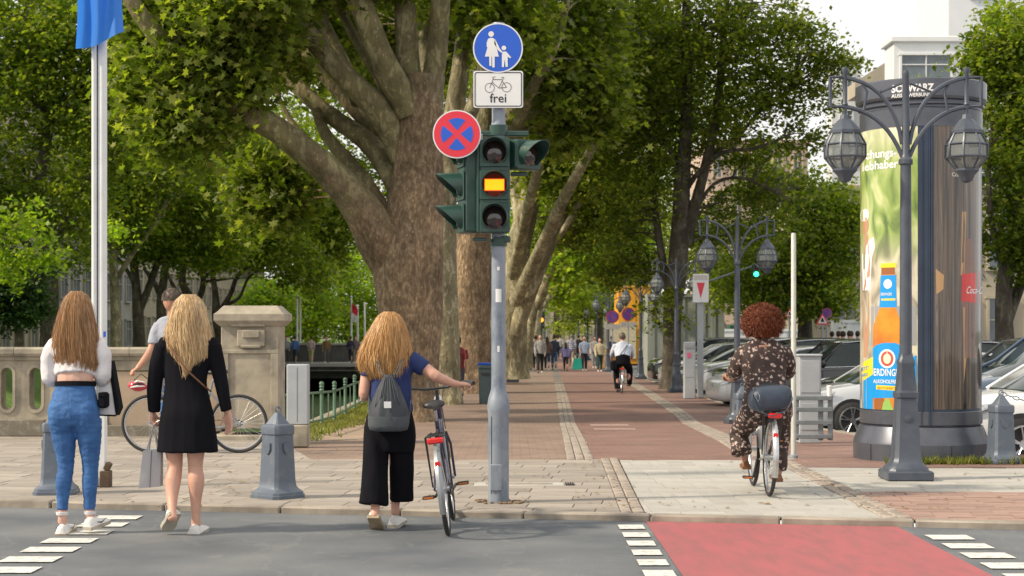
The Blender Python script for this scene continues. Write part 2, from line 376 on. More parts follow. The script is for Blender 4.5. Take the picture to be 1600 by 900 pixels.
slabs('side_pavement', [(3.06, 15.3), (12, 15.0), (12, 17.6), (3.06, 17.9)], .45, .32, M['flag_light'], -.03, ori=(3, 15))
slabs('corner_pavement', [(3.06, ka(3.06)), (12, ka(12)), (12, 14.99), (3.06, 15.29)], .30, .20, M['flag_red'], -.10, ori=(3, 13), maxp=150)
# cobble strips
def cobbles(name, lines, y0, y1, size, near, zf=zg):
    """rows of setts between two side lines: the near ones are single pieces"""
    root = None; xl, xr, n = lines
    root = strip_sheet(name, xl, xr, y0, y1, M['joint'], z=-.006)
    pcs = []; y = y0+.01
    while y < min(y1, 62):
        s_ = size*(1 if y < 30 else 1.6)
        a, b_ = xl(y), xr(y); wd = (b_-a)/n
        for i in range(n):
            yo = random.uniform(-.01, .01); pcs.append((a+wd*(i+.5), y+s_/2+yo, wd*.9, s_*.88, zf(y+s_/2)))
        y += s_
    for (x, y, w_, d, z) in pcs[:near]:
        me = MB().box((0, 0, 0), (w_, d, .03), bev=.008).mesh('cobble', M['cobble']); o = link('cobble', me, root); o.location = (x, y, z-.007+random.uniform(-.003, .003))
    mb = MB()
    for (x, y, w_, d, z) in pcs[near:]: mb.box((x, y, z-.008+random.uniform(-.003, .003)), (w_, d, .03))
    mb.build('cobble_field', M['cobble'], root)['kind'] = 'stuff'
sL0 = lin([(13, .84), (19.0, .975)]); sL1 = lin([(13, 1.06), (19.0, 1.11)])
cobbles('divider_strip', (lambda y: LB(y)+.01, lambda y: LB(y)+.20, 2), ka(.95), 19.0, .16, 90, zf=lambda y: .002)
cobbles('kerb_side_strip', (lambda y: 2.83, lambda y: 3.05, 2), ka(2.95), 18.9, .16, 80, zf=lambda y: .002)
FL = lin([(19.0, .60), (46, 1.20), (100, 2.3), (200, 4.3)]); FR = lambda y: FL(y)+.30
BR = lin([(18.9, 2.80), (20.7, 2.66), (36.6, 3.42), (60, 4.05), (100, 4.9), (200, 6.6)]); BR2 = lambda y: BR(y)+.34
cobbles('path_divider_strip', (FL, FR, 3), 19.02, 180, .11, 150)
cobbles('path_edge_strip', (BR, BR2, 3), 18.92, 180, .11, 120)
canal_x = -3.95
strip_sheet('promenade_footpath', lambda y: -2.15 if y > 23.4 else -2.2-(y-19)*.25+.01, FL, 19.01, 190, M['foot_brick'], z=-.004, step=1.0)
o = strip_sheet('cycle_path', FR, BR, 18.91, 190, M['bike_brick'], z=-.004, step=1.0)
strip_sheet('side_path', lambda y: 3.052 if y < 18.9 else BR2(y), lambda y: 5.25 if y > 19.4 else 12, 17.95, 190, M['side_brick'], z=-.004, step=.7)
0 and strip_sheet('side_path_fringe', lambda y: 2.7, lambda y: 3.1, 17.92, 18.9, M['flag_light'], z=-.010)
for a, b_ in ((28.6, 29.3), (31.0, 32.0)):
    strip_sheet('faded_path_marking', lambda y: FR(y)+.25, lambda y: FR(y)+.95, a, b_, pm('faded_paint', (.42, .32, .28), .8, 0, (.33, .2, .17), 9), z=.001)
# dirt and grass verge beside the canal railing
dirt = pm('trodden_earth', (.36, .27, .20), .95, 0, (.24, .17, .12), 1.6, 10, bump=.01, bscale=20)
strip_sheet('verge', lambda y: canal_x+.25, lambda y: -2.15 if y > 23.4 else -2.2-(y-19)*.25, 23.4, 190, dirt, z=-.012, step=1.2, nx=4)
# parking ground, a step lower
zpk = lambda y: min(zg(y)-.10, -.25 if y < 26 else -1)if y < 26 else max(-.45, zg(y)-.15) if y < 50 else zg(y)-.1
zpk = lin([(18, -.25), (24, -.27), (30, -.45), (40, -.48), (60, -.56), (90, -.8), (200, -1.0)])
strip_sheet('parking_ground', lambda y: 5.25, lambda y: 80, 19.45, 190, M['asphalt'], zf=zpk, step=2)
MB().add([(12, 11, -.06), (80, 0, -.06), (80, 19.45, -.06), (12, 19.45, -.06)], [(0, 1, 2, 3)]).build('side_road', M['asphalt'])['kind'] = 'structure'
pk = MB().add([(5.24, 19.5, -.3), (5.26, 19.5, -.3), (5.26, 70, -.9), (5.24, 70, -.9)], [(0, 1, 2, 3)]).build('parking_kerb', M['kerb']); pk['kind'] = 'structure'
ks2 = MB().box((0, 0, -.1), (.14, .97, .24), bev=.012).mesh('kerb_stone', M['kerb'])
for i in range(44):
    o = link('kerb_stone', ks2, pk); y = 20+i*1.0; o.location = (5.2, y, zg(y)-.012)
# canal: quay wall, water, far lawn bank
wm, t, b = newmat('canal_water'); b.inputs['Base Color'].default_value = (.075, .12, .045, 1); b.inputs['Roughness'].default_value = .22; b.inputs['Specular IOR Level'].default_value = .3
no = N(t, 'TexNoise', Scale=3, Detail=4); bp = N(t, 'Bump', Strength=.25, Distance=.03); tcn = N(t, 'TexCoord'); t.links.new(tcn.outputs['Object'], no.inputs['Vector']); t.links.new(no.outputs['Fac'], bp.inputs['Height']); t.links.new(bp.outputs[0], b.inputs['Normal'])
MB().add([(-19, 20, -2.9), (canal_x, 20, -2.9), (canal_x, 330, -2.9), (-19, 330, -2.9)], [(0, 1, 2, 3)]).build('canal_water', wm)['kind'] = 'structure'
MB().add([(-17, 23.9, -2.95), (-17, 330, -2.95), (-23, 330, -.95), (-23, 23.9, -.6), (-60, 330, -.9), (-60, 23.9, -.6)], [(0, 1, 2, 3), (3, 2, 4, 5)]).build('canal_bank', M['lawn'])['kind'] = 'structure'
qw = MB(); ys = [20, 23, 33, 51, 90, 190, 330]
for a, b_ in zip(ys, ys[1:]):
    for x, z0 in ((canal_x, 0),):
        qw.add([(x, a, -3), (x, b_, -3), (x, b_, zg(b_)+.02), (x, a, zg(a)+.02)], [(0, 1, 2, 3)]); qw.add([(x, a, zg(a)+.02), (x, b_, zg(b_)+.02), (x+.28, b_, zg(b_)+.02), (x+.28, a, zg(a)+.02)], [(0, 1, 2, 3)])
qw.build('quay_wall', M['stone'])['kind'] = 'structure'
MB().box((-30, 23.65, -1.55), (52.2, .5, 3.06)).build('bridge_wall', M['stone_dark'])['kind'] = 'structure'

# grass tufts on the verge
def tufts(name, spots, h, mats, parent=None):
    vs = []; fs = []
    for (x, y, z) in spots:
        for k in range(3):
            a = random.uniform(0, 6.28); hh = h*random.uniform(.5, 1.2); wd = .012; dx, dy = math.cos(a), math.sin(a); ln = random.uniform(.2, .9)*hh
            b0 = len(vs); vs += [(x-dy*wd, y+dx*wd, z), (x+dy*wd, y-dx*wd, z), (x+dx*ln, y+dy*ln, z+hh)]; fs.append((b0, b0+1, b0+2))
    mb = MB().add(vs, fs); o = mb.build(name, mats, parent, smooth=0); o['kind'] = 'stuff'; return o
M['blade'] = leafmat('grass_blade', (.10, .15, .02), (.17, .19, .04), (.30, .24, .10), .3)
sp = []
for i in range(14000):
    y = 23.6+random.random()**1.6*45; x = canal_x+.3+abs(random.gauss(0, .32)); sp.append((x, y, zg(y)-.012))
for i in range(260):
    x = random.uniform(4.0, 5.6); y = 18.45+random.gauss(0, .06); sp.append((x, y, -.005))
o = tufts('grass', sp, .09, M['blade']); tag(o, 'dry grass fringe growing along the canal railing', 'grass')
sp = [(random.uniform(-40, -17.2), random.uniform(30, 120), 0) for _ in range(9000)]
sp = [(x, y, (-2.95+(-17-x)/6*2.2) if x > -23 else -.7) for x, y, z in sp]
o = tufts('lawn', sp, .16, M['blade']); tag(o, 'mown green lawn on the far canal bank', 'lawn')

cv = MB().box((.065, 15.98, .0), (.83, .30, .012), bev=.004).build('drain_frame', M['flag_light']); cv['kind'] = 'structure'
MB().box((.065, 15.98, .007), (.62, .14, .006), bev=.002).build('cover_plate', M['cobble'], cv)
for k in range(4): MB().box((.50+k*.022, 15.98, .004), (.012, .26, .012)).build('drain_slot', M['black'], cv)
# fallen leaves and litter
fl_m = leafmat('fallen_leaf', (.20, .10, .03), (.28, .17, .05), (.12, .07, .03), .1)
fl_v = []; fl_f = []
for i in range(900):
    y = 13.8+random.random()**1.5*40; x = random.uniform(-.31*y, .31*y)
    if x < -2.2 and y > 23: continue
    if x > 5: continue
    if random.random() < .5: x = random.choice((LB(y), 2.95, canal_x+1.3))+random.gauss(0, .15)
    z = (zg(y) if y > 19 else 0)+.006; s_ = random.uniform(.012, .035); a = random.uniform(0, 6.28); b0 = len(fl_v)
    fl_v += [(x+s_*math.cos(a+k*1.57)*(1 if k % 2 else .6), y+s_*math.sin(a+k*1.57)*(1 if k % 2 else .6), z+random.uniform(0, .012)) for k in range(4)]; fl_f.append((b0, b0+1, b0+2, b0+3))
o = MB().add(fl_v, fl_f).build('fallen_leaves', fl_m, smooth=0); tag(o, 'small dry fallen leaves scattered over the pavement and path', 'leaves', kind='stuff')
# ================================================================ TREES
def barkmat(name, low, low2, hi, hi2, hi3, zmix=None, patch=3.2):
    """plane bark: rough low trunk, flaking olive and cream plates above"""
    m, t, b = newmat(name); L = t.links.new
    tcn = N(t, 'TexCoord'); mp = N(t, 'Mapping'); mp.inputs['Scale'].default_value = (1, 1, .45); L(tcn.outputs['Object'], mp.inputs['Vector'])
    n1 = N(t, 'TexNoise', Scale=patch*1.6, Detail=7, Roughness=.65, Distortion=.6); L(mp.outputs[0], n1.inputs['Vector'])
    n2 = N(t, 'TexNoise', Scale=patch*4.5, Detail=6, Roughness=.7); L(mp.outputs[0], n2.inputs['Vector'])
    vo = N(t, 'TexVoronoi', Scale=patch*3.5); L(mp.outputs[0], vo.inputs['Vector'])
    def ramp(src, stops, const=False):
        r = t.nodes.new('ShaderNodeValToRGB'); L(src, r.inputs[0]); e = r.color_ramp.elements
        if const: r.color_ramp.interpolation = 'CONSTANT'
        e[0].position, e[0].color = stops[0][0], c4(stops[0][1]); e[1].position, e[1].color = stops[-1][0], c4(stops[-1][1])
        for p_, c_ in stops[1:-1]: x = e.new(p_); x.color = c4(c_)
        return r.outputs[0]
    up = ramp(n1.outputs['Fac'], [(.32, hi2), (.42, hi), (.535, hi), (.56, hi3), (.66, hi3), (.70, hi)])
    lo = ramp(n2.outputs['Fac'], [(.3, tuple(x*.55 for x in low)), (.48, low), (.60, low2), (.74, tuple(min(1, x*1.5) for x in low2))])
    fac = None
    if zmix:
        sx = N(t, 'SeparateXYZ'); L(tcn.outputs['Object'], sx.inputs[0]); ad = N(t, 'MapRange'); L(sx.outputs['Z'], ad.inputs[0]); ad.inputs[1].default_value = zmix[0]; ad.inputs[2].default_value = zmix[1]
        n3 = N(t, 'TexNoise', Scale=1.4, Detail=5); L(tcn.outputs['Object'], n3.inputs['Vector'])
        a2 = N(t, 'Math', operation='ADD'); L(ad.outputs[0], a2.inputs[0]); L(n3.outputs['Fac'], a2.inputs[1]); a3 = N(t, 'MapRange'); L(a2.outputs[0], a3.inputs[0]); a3.inputs[1].default_value = .75; a3.inputs[2].default_value = 1.1
        mx = N(t, 'Mix', data_type='RGBA'); L(a3.outputs[0], mx.inputs['Factor']); L(lo, mx.inputs['A']); L(up, mx.inputs['B']); outc = mx.outputs['Result']
    else: outc = up
    v3 = N(t, 'TexVoronoi', Scale=patch*5.5); L(mp.outputs[0], v3.inputs['Vector']); fk = N(t, 'MapRange'); L(v3.outputs['Distance'], fk.inputs[0]); fk.inputs[1].default_value = .16; fk.inputs[2].default_value = .24; fk.inputs[3].default_value = .75; fk.inputs[4].default_value = 0
    sc3 = N(t, 'SeparateColor'); L(v3.outputs['Color'], sc3.inputs[0]); g3 = N(t, 'Math', operation='GREATER_THAN'); g3.inputs[1].default_value = .62; L(sc3.outputs[0], g3.inputs[0]); m3 = N(t, 'Math', operation='MULTIPLY'); L(fk.outputs[0], m3.inputs[0]); L(g3.outputs[0], m3.inputs[1])
    mf = N(t, 'Mix', data_type='RGBA'); L(m3.outputs[0], mf.inputs['Factor']); L(outc, mf.inputs['A']); mf.inputs['B'].default_value = c4(tuple(x*1.15 for x in (hi3 if not zmix else tuple((p+q)*.62 for p, q in zip(low2, hi3))))); outc = mf.outputs['Result']
    n5 = N(t, 'TexNoise', Scale=1.5, Detail=9, Roughness=.65); L(tcn.outputs['Object'], n5.inputs['Vector']); m5 = N(t, 'MapRange'); L(n5.outputs['Fac'], m5.inputs[0]); m5.inputs[1].default_value = .32; m5.inputs[2].default_value = .68; m5.inputs[3].default_value = .5; m5.inputs[4].default_value = 1.5; v5 = N(t, 'VectorMath', operation='SCALE'); L(outc, v5.inputs[0]); L(m5.outputs[0], v5.inputs['Scale']); outc = v5.outputs[0]
    L(outc, b.inputs['Base Color']); b.inputs['Roughness'].default_value = .9
    bp = N(t, 'Bump', Strength=.9, Distance=.05); L(n2.outputs['Fac'], bp.inputs['Height']); b2 = N(t, 'Bump', Strength=.6, Distance=.03); L(vo.outputs['Distance'], b2.inputs['Height']); L(bp.outputs[0], b2.inputs['Normal']); L(b2.outputs[0], b.inputs['Normal'])
    return m
M['bark_old'] = barkmat('rough_plane_bark', (.185, .125, .075), (.31, .225, .14), (.17, .15, .08), (.10, .075, .052), (.30, .27, .17), zmix=(5.2, 8.4))
M['bark_limb'] = barkmat('limb_plane_bark', (.15, .10, .06), (.24, .17, .11), (.165, .142, .068), (.105, .080, .045), (.27, .24, .13), zmix=(3.0, 6.6))
M['bark_plane'] = barkmat('flaking_plane_bark', (.2, .15, .1), (.3, .24, .16), (.23, .20, .12), (.13, .10, .065), (.40, .36, .24))
M['bark_dark'] = barkmat('dark_bark', (.08, .06, .045), (.12, .09, .07), (.075, .062, .045), (.045, .037, .028), (.12, .11, .08))
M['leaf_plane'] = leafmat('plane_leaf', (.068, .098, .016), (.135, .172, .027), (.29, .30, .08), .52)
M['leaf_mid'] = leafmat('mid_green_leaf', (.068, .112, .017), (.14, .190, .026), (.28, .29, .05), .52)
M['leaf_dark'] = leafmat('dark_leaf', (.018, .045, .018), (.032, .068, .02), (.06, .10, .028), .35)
M['leaf_bright'] = leafmat('sunny_leaf', (.13, .21, .025), (.21, .29, .035), (.30, .34, .05), .55)  # brighter green with sunlight put into the colour for lit foliage
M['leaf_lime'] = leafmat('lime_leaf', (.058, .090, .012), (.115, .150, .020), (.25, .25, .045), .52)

LOBED = [(0, -.5), (.16, -.30), (.52, -.34), (.30, -.06), (.50, .22), (.17, .16), (0, .58), (-.17, .16), (-.50, .22), (-.30, -.06), (-.52, -.34), (-.16, -.30)]
RHOMB = [(0, -.5), (.34, -.02), (0, .55), (-.34, -.02)]
def leaves(name, cen, size, mat, parent, shape='rhomb', rng=NP, droop=.5):
    """many leaf blades as one mesh; cen is an array of places"""
    n = len(cen); S = np.array(LOBED if shape == 'lobed' else RHOMB); k = len(S)
    sz = size*rng.uniform(.6, 1.35, n)
    nrm = rng.normal(0, 1, (n, 3)); nrm[:, 2] = np.abs(nrm[:, 2])+.5; nrm /= np.linalg.norm(nrm, axis=1)[:, None]
    d = rng.normal(0, 1, (n, 3)); d[:, 2] -= droop; t = np.cross(nrm, d); t /= np.linalg.norm(t, axis=1)[:, None]+1e-9; u = np.cross(t, nrm)
    fold = rng.uniform(.05, .3, n)
    V = cen[:, None, :]+(t[:, None, :]*S[None, :, 0:1]+u[:, None, :]*S[None, :, 1:2]+nrm[:, None, :]*(np.abs(S[None, :, 0:1])*fold[:, None, None]))*sz[:, None, None]
    me = bpy.data.meshes.new(name); V = V.reshape(-1, 3).astype(np.float32)
    if parent: V = V-np.array(wloc(parent), dtype=np.float32)
    if shape == 'lobed':
        faces = [(0, 1, 11), (1, 2, 3), (3, 4, 5), (5, 6, 7), (7, 8, 9), (9, 10, 11), (11, 1, 3), (11, 3, 9), (9, 3, 5), (9, 5, 7)]
    else: faces = [(0, 1, 3), (1, 2, 3)]
    F = np.array(faces); F = (np.arange(n)[:, None, None]*k+F[None]).reshape(-1)
    nf = len(F)//3
    me.vertices.add(len(V)); me.vertices.foreach_set('co', V.ravel()); me.loops.add(len(F)); me.loops.foreach_set('vertex_index', F.astype(np.int32))
    me.polygons.add(nf); me.polygons.foreach_set('loop_start', np.arange(0, nf*3, 3, dtype=np.int32)); me.polygons.foreach_set('loop_total', np.full(nf, 3, dtype=np.int32))
    me.update(); me.validate(); me.materials.append(mat); return link(name, me, parent)
def clumps(blobs, nc, per, rcl, rng=NP, shell=.45):
    """blobs: (px, py, Y, rx_px, ry_px, rz_m). returns leaf places and clump centres"""
    bl = []
    for (px, py, Y, rx, ry, rz) in blobs:
        c = P(px, py, Y); bl.append((c, rx*Y/FPX, rz, ry*Y/FPX))
    wts = np.array([(a*b_*c)**.75 for _, a, b_, c in bl]); wts /= wts.sum(); idx = rng.choice(len(bl), nc, p=wts)
    d = rng.normal(0, 1, (nc, 3)); d /= np.linalg.norm(d, axis=1)[:, None]; r = rng.uniform(0, 1, nc)**shell
    C = np.array([bl[i][0] for i in idx]); Rr = np.array([[bl[i][1], bl[i][2], bl[i][3]] for i in idx]); C = C+d*r[:, None]*Rr
    cr_ = rcl*rng.uniform(.5, 1.4, nc); k = rng.poisson(per, nc)+2
    ii = np.repeat(np.arange(nc), k); off = rng.normal(0, .5, (len(ii), 3)); off[:, 2] *= .55; off[:, 2] -= .25*(off[:, 0]**2+off[:, 1]**2)
    return C[ii]+off*cr_[ii][:, None], C
def limb(mb, D, pts, n=12, rough=.05, seed=0):
    """pts: (px, py, dY, width_px) -> uneven tapered limb through the pixels at distance D+dY"""
    rnd = random.Random(seed+len(pts)*7+int(pts[0][0])); P3 = []
    for px, py, dd, wd in pts: P3.append((P(px, py, D+dd), wd*(D+dd)/FPX/2))
    # refine
    Q = []
    for i in range(len(P3)-1):
        (a, ra), (b_, rb) = P3[i], P3[i+1]; p0 = P3[i-1][0] if i else a-(b_-a); p3 = P3[i+2][0] if i+2 < len(P3) else b_+(b_-a)
        k = max(2, int((b_-a).length/.30)); k = min(k, 9)
        for j in range(k):
            u = j/k; p = .5*((2*a)+(b_-p0)*u+(2*p0-5*a+4*b_-p3)*u*u+(3*a-p0-3*b_+p3)*u**3); r = ra+(rb-ra)*u
            Q.append((p, r))
    Q.append(P3[-1])
    base = len(mb.v); mb.tube([q[0] for q in Q], [q[1] for q in Q], n)
    ph = [rnd.uniform(0, 6.28) for _ in range(6)]
    for i, (p, r) in enumerate(Q):
        for j in range(n):
            v = Vector(mb.v[base+i*n+j]); a = 2*math.pi*j/n
            f = 1+rough*(math.sin(2*a+ph[0]+i*.25)+.7*math.sin(3*a+ph[1]-i*.4)+.5*math.sin(5*a+ph[2]+i*.9))+rnd.uniform(-1, 1)*rough*.35
            mb.v[base+i*n+j] = tuple(p+(v-p)*f)
    return [q[0] for q in Q]
def twigs(mb, nodes, cents, count, rng=random, r0=.03, maxlen=5):
    """thin curved twigs from the limbs out to the leaf clumps"""
    nd = np.array([tuple(x) for x in nodes])
    for c in rng.sample(list(map(tuple, cents)), min(count, len(cents))):
        cc = np.array(c); dd = np.linalg.norm(nd-cc, axis=1)+np.maximum(0, nd[:, 2]-cc[2])*1.0; i = int(dd.argmin()); a = Vector(nd[i]); b_ = Vector(c)
        if (b_-a).length > maxlen: continue
        mid = (a+b_)/2+Vector((rng.uniform(-.2, .2), rng.uniform(-.2, .2), rng.uniform(.0, .25)))*(b_-a).length
        q = [a, a*.5+mid*.5+Vector((0, 0, .05)), mid, mid*.45+b_*.55, b_]
        mb.tube(q, [r0*(1+.35*(b_-a).length), r0*.85, r0*.6, r0*.4, r0*.2], 5, cap=False)

def tree(name, label, D, limbs, blobs, bark, leaf, nc, per, rcl, size, shape='rhomb', group=None, cat='tree', base=None, twn=60, n=12, tw=.03, seed=1, extra=(), rough=.05, maxlen=5):
    bx = P(limbs[0][0][0], 500, D)[0]; rt = thing(name, label, cat, (bx, D, zg(D)), group=group)
    rg = np.random.RandomState(seed); rn = random.Random(seed)
    cen, C = clumps(blobs, nc, per, rcl, rg)
    trunk = MB(); nodes = limb(trunk, D, limbs[0], n+6, rough=rough, seed=seed); nodes = nodes[len(nodes)//2:]
    tr = trunk.build('trunk', bark, rt, smooth=60)
    for l in limbs[1:]:
        b = MB(); q = limb(b, D, l, n, rough=rough, seed=seed); nodes += q
        b.build('branch', M['bark_limb'] if bark is M['bark_old'] else bark, rt, smooth=60)
    tb = MB(); twigs(tb, nodes, C, twn, rn, tw, maxlen)
    if tb.v: tb.build('twigs', bark, rt, smooth=60)['kind'] = 'stuff'
    leaves('crown', cen, size, leaf, rt, shape, rg)
    for (bl, lf, nc2, per2, rcl2, size2, sh2) in extra:
        c2, C2 = clumps(bl, nc2, per2, rcl2, rg); leaves('crown', c2, size2, lf, rt, sh2, rg)
    return rt

# the big plane tree beside the path
tree('plane_tree', 'massive old plane tree with thick rough brown trunk and a long limb reaching left', 34,
     [[(644, 672, 0, 130), (643, 655, 0, 104), (641, 610, 0, 93), (640, 560, 0, 93), (640, 500, 0, 97), (637, 440, 0, 106), (639, 390, 0, 108), (648, 340, 0, 90), (654, 280, 0, 78), (656, 220, 0, 69), (660, 160, 0, 66), (662, 118, 0, 66)],
      [(612, 420, -.1, 58), (592, 372, -.2, 70), (565, 327, -.3, 61), (526, 280, -.4, 52), (480, 239, -.6, 46), (432, 203, -.9, 43), (388, 178, -1.2, 43), (340, 150, -1.6, 40), (286, 110, -2.0, 34), (240, 50, -2.2, 28), (205, 0, -2.4, 24), (180, -60, -2.5, 18)],
      [(650, 150, 0, 38), (640, 110, 0, 38), (636, 60, .1, 36), (632, 0, .1, 33), (626, -90, .2, 26)],
      [(668, 150, 0, 36), (680, 105, -.1, 36), (686, 50, -.1, 34), (688, 0, -.2, 32), (694, -90, -.2, 26)],
      [(640, 180, -.2, 34), (622, 138, -.3, 42), (600, 100, -.4, 44), (580, 50, -.5, 40), (562, 0, -.5, 38), (540, -80, -.6, 28)],
      [(626, 250, .1, 30), (612, 205, 0, 40), (590, 168, -.1, 42), (555, 135, -.2, 38), (515, 95, -.3, 34), (480, 50, -.4, 30), (440, 10, -.5, 24), (400, -50, -.5, 18)],
      [(622, 300, .4, 30), (600, 255, .6, 34), (570, 218, .8, 32), (530, 190, 1.0, 28), (480, 150, 1.3, 26), (430, 95, 1.6, 22), (396, 40, 1.8, 18), (370, -30, 2, 14)],
      [(600, 330, .4, 26), (570, 285, .6, 26), (540, 248, .8, 24), (510, 212, .9, 20), (492, 170, 1, 13)],
      [(560, 160, .8, 24), (540, 110, 1.2, 26), (510, 50, 1.5, 24), (490, 0, 1.8, 20), (470, -60, 2, 14)],
      [(610, 190, .5, 16), (596, 130, .8, 18), (560, 70, 1.0, 16), (530, 10, 1.2, 13), (510, -40, 1.3, 9)],
      [(580, 310, .9, 14), (545, 268, 1.2, 14), (500, 240, 1.4, 12), (455, 190, 1.6, 10), (430, 140, 1.8, 7)],
      [(520, 100, -.2, 16), (505, 60, -.1, 14), (470, 30, .1, 11), (440, -20, .2, 8)],
      [(600, 225, .9, 18), (560, 180, 1.2, 22), (500, 110, 1.4, 20), (452, 40, 1.5, 16), (430, -20, 1.7, 12)]],
     [(330, 60, 33, 130, 90, 1.6), (400, 0, 32.5, 80, 55, 1.4), (250, 130, 32.5, 70, 60, 1.2), (290, 190, 32.5, 70, 60, 1.2), (560, -40, 34, 120, 35, 1.5), (440, 60, 38, 130, 70, 1.5), (230, 20, 33, 60, 60, 1.2), (350, 130, 32.3, 70, 45, .7), (430, 290, 36.5, 70, 70, .8)],
     M['bark_old'], M['leaf_plane'], 1000, 44, .55, .18, 'lobed', 'plane trees along the promenade', twn=110, n=16, tw=.03, seed=3,
     extra=[([(560, -230, 34, 400, 130, 4.5), (700, -350, 34, 400, 160, 5)], M['leaf_mid'], 900, 26, .95, .28, 'rhomb')])  # unseen upper crown above the view, added to put the path in shade
# behind it the row of planes leaning over the path
row = [
 (42, 'pale mottled plane trunk standing right behind the big rough trunk',
  [[(700, 650, 0, 60), (700, 610, 0, 46), (698, 520, 0, 40), (694, 420, 0, 38), (694, 330, 0, 36), (700, 240, 0, 34), (712, 160, 0, 32), (722, 80, 0, 28), (728, 0, 0, 24), (735, -80, 0, 18)],
   [(694, 330, .2, 24), (680, 250, .4, 24), (668, 150, .6, 22), (664, 60, .8, 20), (660, -40, 1, 16)],
   [(706, 240, 0, 22), (738, 170, -.3, 22), (760, 90, -.6, 20), (790, 20, -1, 16), (815, -50, -1, 12)]],
  [(720, -20, 42, 110, 60, 2.4), (800, 40, 41, 70, 60, 1.6), (560, 60, 44, 90, 80, 1.2)], M['bark_plane'], M['leaf_plane'], 330, 36, .65, .2, 'lobed'),
 (50, 'dark brown plane trunk third in the row beside the path',
  [[(744, 640, 0, 96), (740, 600, 0, 72), (738, 520, 0, 62), (738, 430, 0, 58), (742, 350, 0, 50), (750, 270, 0, 42), (756, 190, 0, 38), (752, 100, 0, 30), (745, 20, 0, 26), (740, -60, 0, 20)],
   [(752, 330, -.5, 22), (790, 245, -3.5, 20), (826, 150, -5.2, 18), (872, 60, -5.8, 14), (890, -20, -6, 9)],
   [(752, 300, 0, 30), (782, 220, -.3, 26), (812, 150, -.6, 24), (832, 80, -.8, 20), (845, 10, -1, 16), (850, -40, -1, 12)]],
  [(860, 60, 47, 120, 85, 2.2), (910, 150, 46, 85, 70, 1.5), (860, 200, 47, 50, 50, 1.2), (620, 60, 52, 130, 80, 1.5)], M['bark_old'], M['leaf_plane'], 620, 40, .65, .2, 'lobed'),
 (60, 'plane tree with flaking cream and brown bark leaning right over the path',
  [[(796, 592, 0, 66), (796, 560, 0, 50), (798, 500, 0, 50), (803, 440, 0, 46), (812, 380, 0, 40), (828, 310, 0, 34), (846, 240, 0, 28), (868, 170, 0, 24), (892, 90, 0, 20), (905, 10, 0, 16)],
   [(804, 520, -.3, 26), (834, 440, -.9, 25), (862, 370, -1.2, 23), (888, 310, -1.4, 20), (912, 255, -1.6, 17), (945, 200, -2, 12), (985, 165, -2.3, 8)],
   [(806, 470, -1, 22), (846, 385, -4, 19), (884, 305, -7, 17), (930, 222, -9, 13), (966, 150, -10, 8)],
   [(802, 430, -1, 18), (824, 330, -5, 16), (848, 232, -8, 14), (866, 130, -9, 10)],
   [(800, 440, .2, 20), (812, 350, .4, 20), (800, 260, .6, 18), (790, 170, .8, 16), (800, 60, 1, 12)],
   [(848, 400, -1, 12), (880, 360, -1.4, 11), (918, 300, -2, 9), (960, 268, -2.4, 7), (1010, 255, -2.8, 5)]],
  [(900, 260, 58, 90, 60, 2), (960, 130, 57, 100, 100, 2.4), (850, 120, 60, 90, 100, 2.6), (950, 330, 60, 70, 50, 2), (885, 350, 62, 40, 40, 1.8), (1000, 40, 56, 60, 50, 2)], M['bark_plane'], M['leaf_plane'], 820, 36, .75, .23, 'rhomb'),
 (72, 'fifth plane in the row with two pale stems forking low above the walkers',
  [[(820, 575, 0, 26), (822, 540, 0, 19), (832, 480, 0, 19), (846, 420, 0, 18), (860, 360, 0, 20), (880, 300, 0, 16), (895, 230, 0, 12)],
   [(838, 480, 0, 18), (858, 430, -.6, 16), (882, 390, -1, 14), (915, 345, -1.3, 10)]],
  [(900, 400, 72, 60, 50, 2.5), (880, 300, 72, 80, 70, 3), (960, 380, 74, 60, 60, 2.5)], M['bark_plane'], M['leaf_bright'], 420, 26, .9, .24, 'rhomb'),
 (90, 'small distant plane at the end of the row above the crowd',
  [[(836, 562, 0, 16), (838, 520, 0, 11), (846, 460, 0, 11), (862, 400, 0, 12)], [(848, 480, 0, 10), (870, 440, 0, 9), (890, 410, 0, 6)]],
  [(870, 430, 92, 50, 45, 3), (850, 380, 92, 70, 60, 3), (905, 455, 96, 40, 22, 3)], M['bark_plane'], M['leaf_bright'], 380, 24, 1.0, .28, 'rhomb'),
]
for k, (D, lab, lm, bl, bk, lf, nc, per, rc, sz, shp) in enumerate(row):
    tree('plane_tree', lab, D, lm, bl, bk, lf, nc, per, rc, sz, shp, 'plane trees along the promenade', seed=20+k, twn=70, n=12, tw=.028, extra=[([(680-k*10, -250*34/D*1.3, D, 430*34/D, 170*34/D, 5)], M['leaf_mid'], 420, 24, 1.1, .34, 'rhomb')])  # extra: out-of-view canopy over the row, added to darken the path below
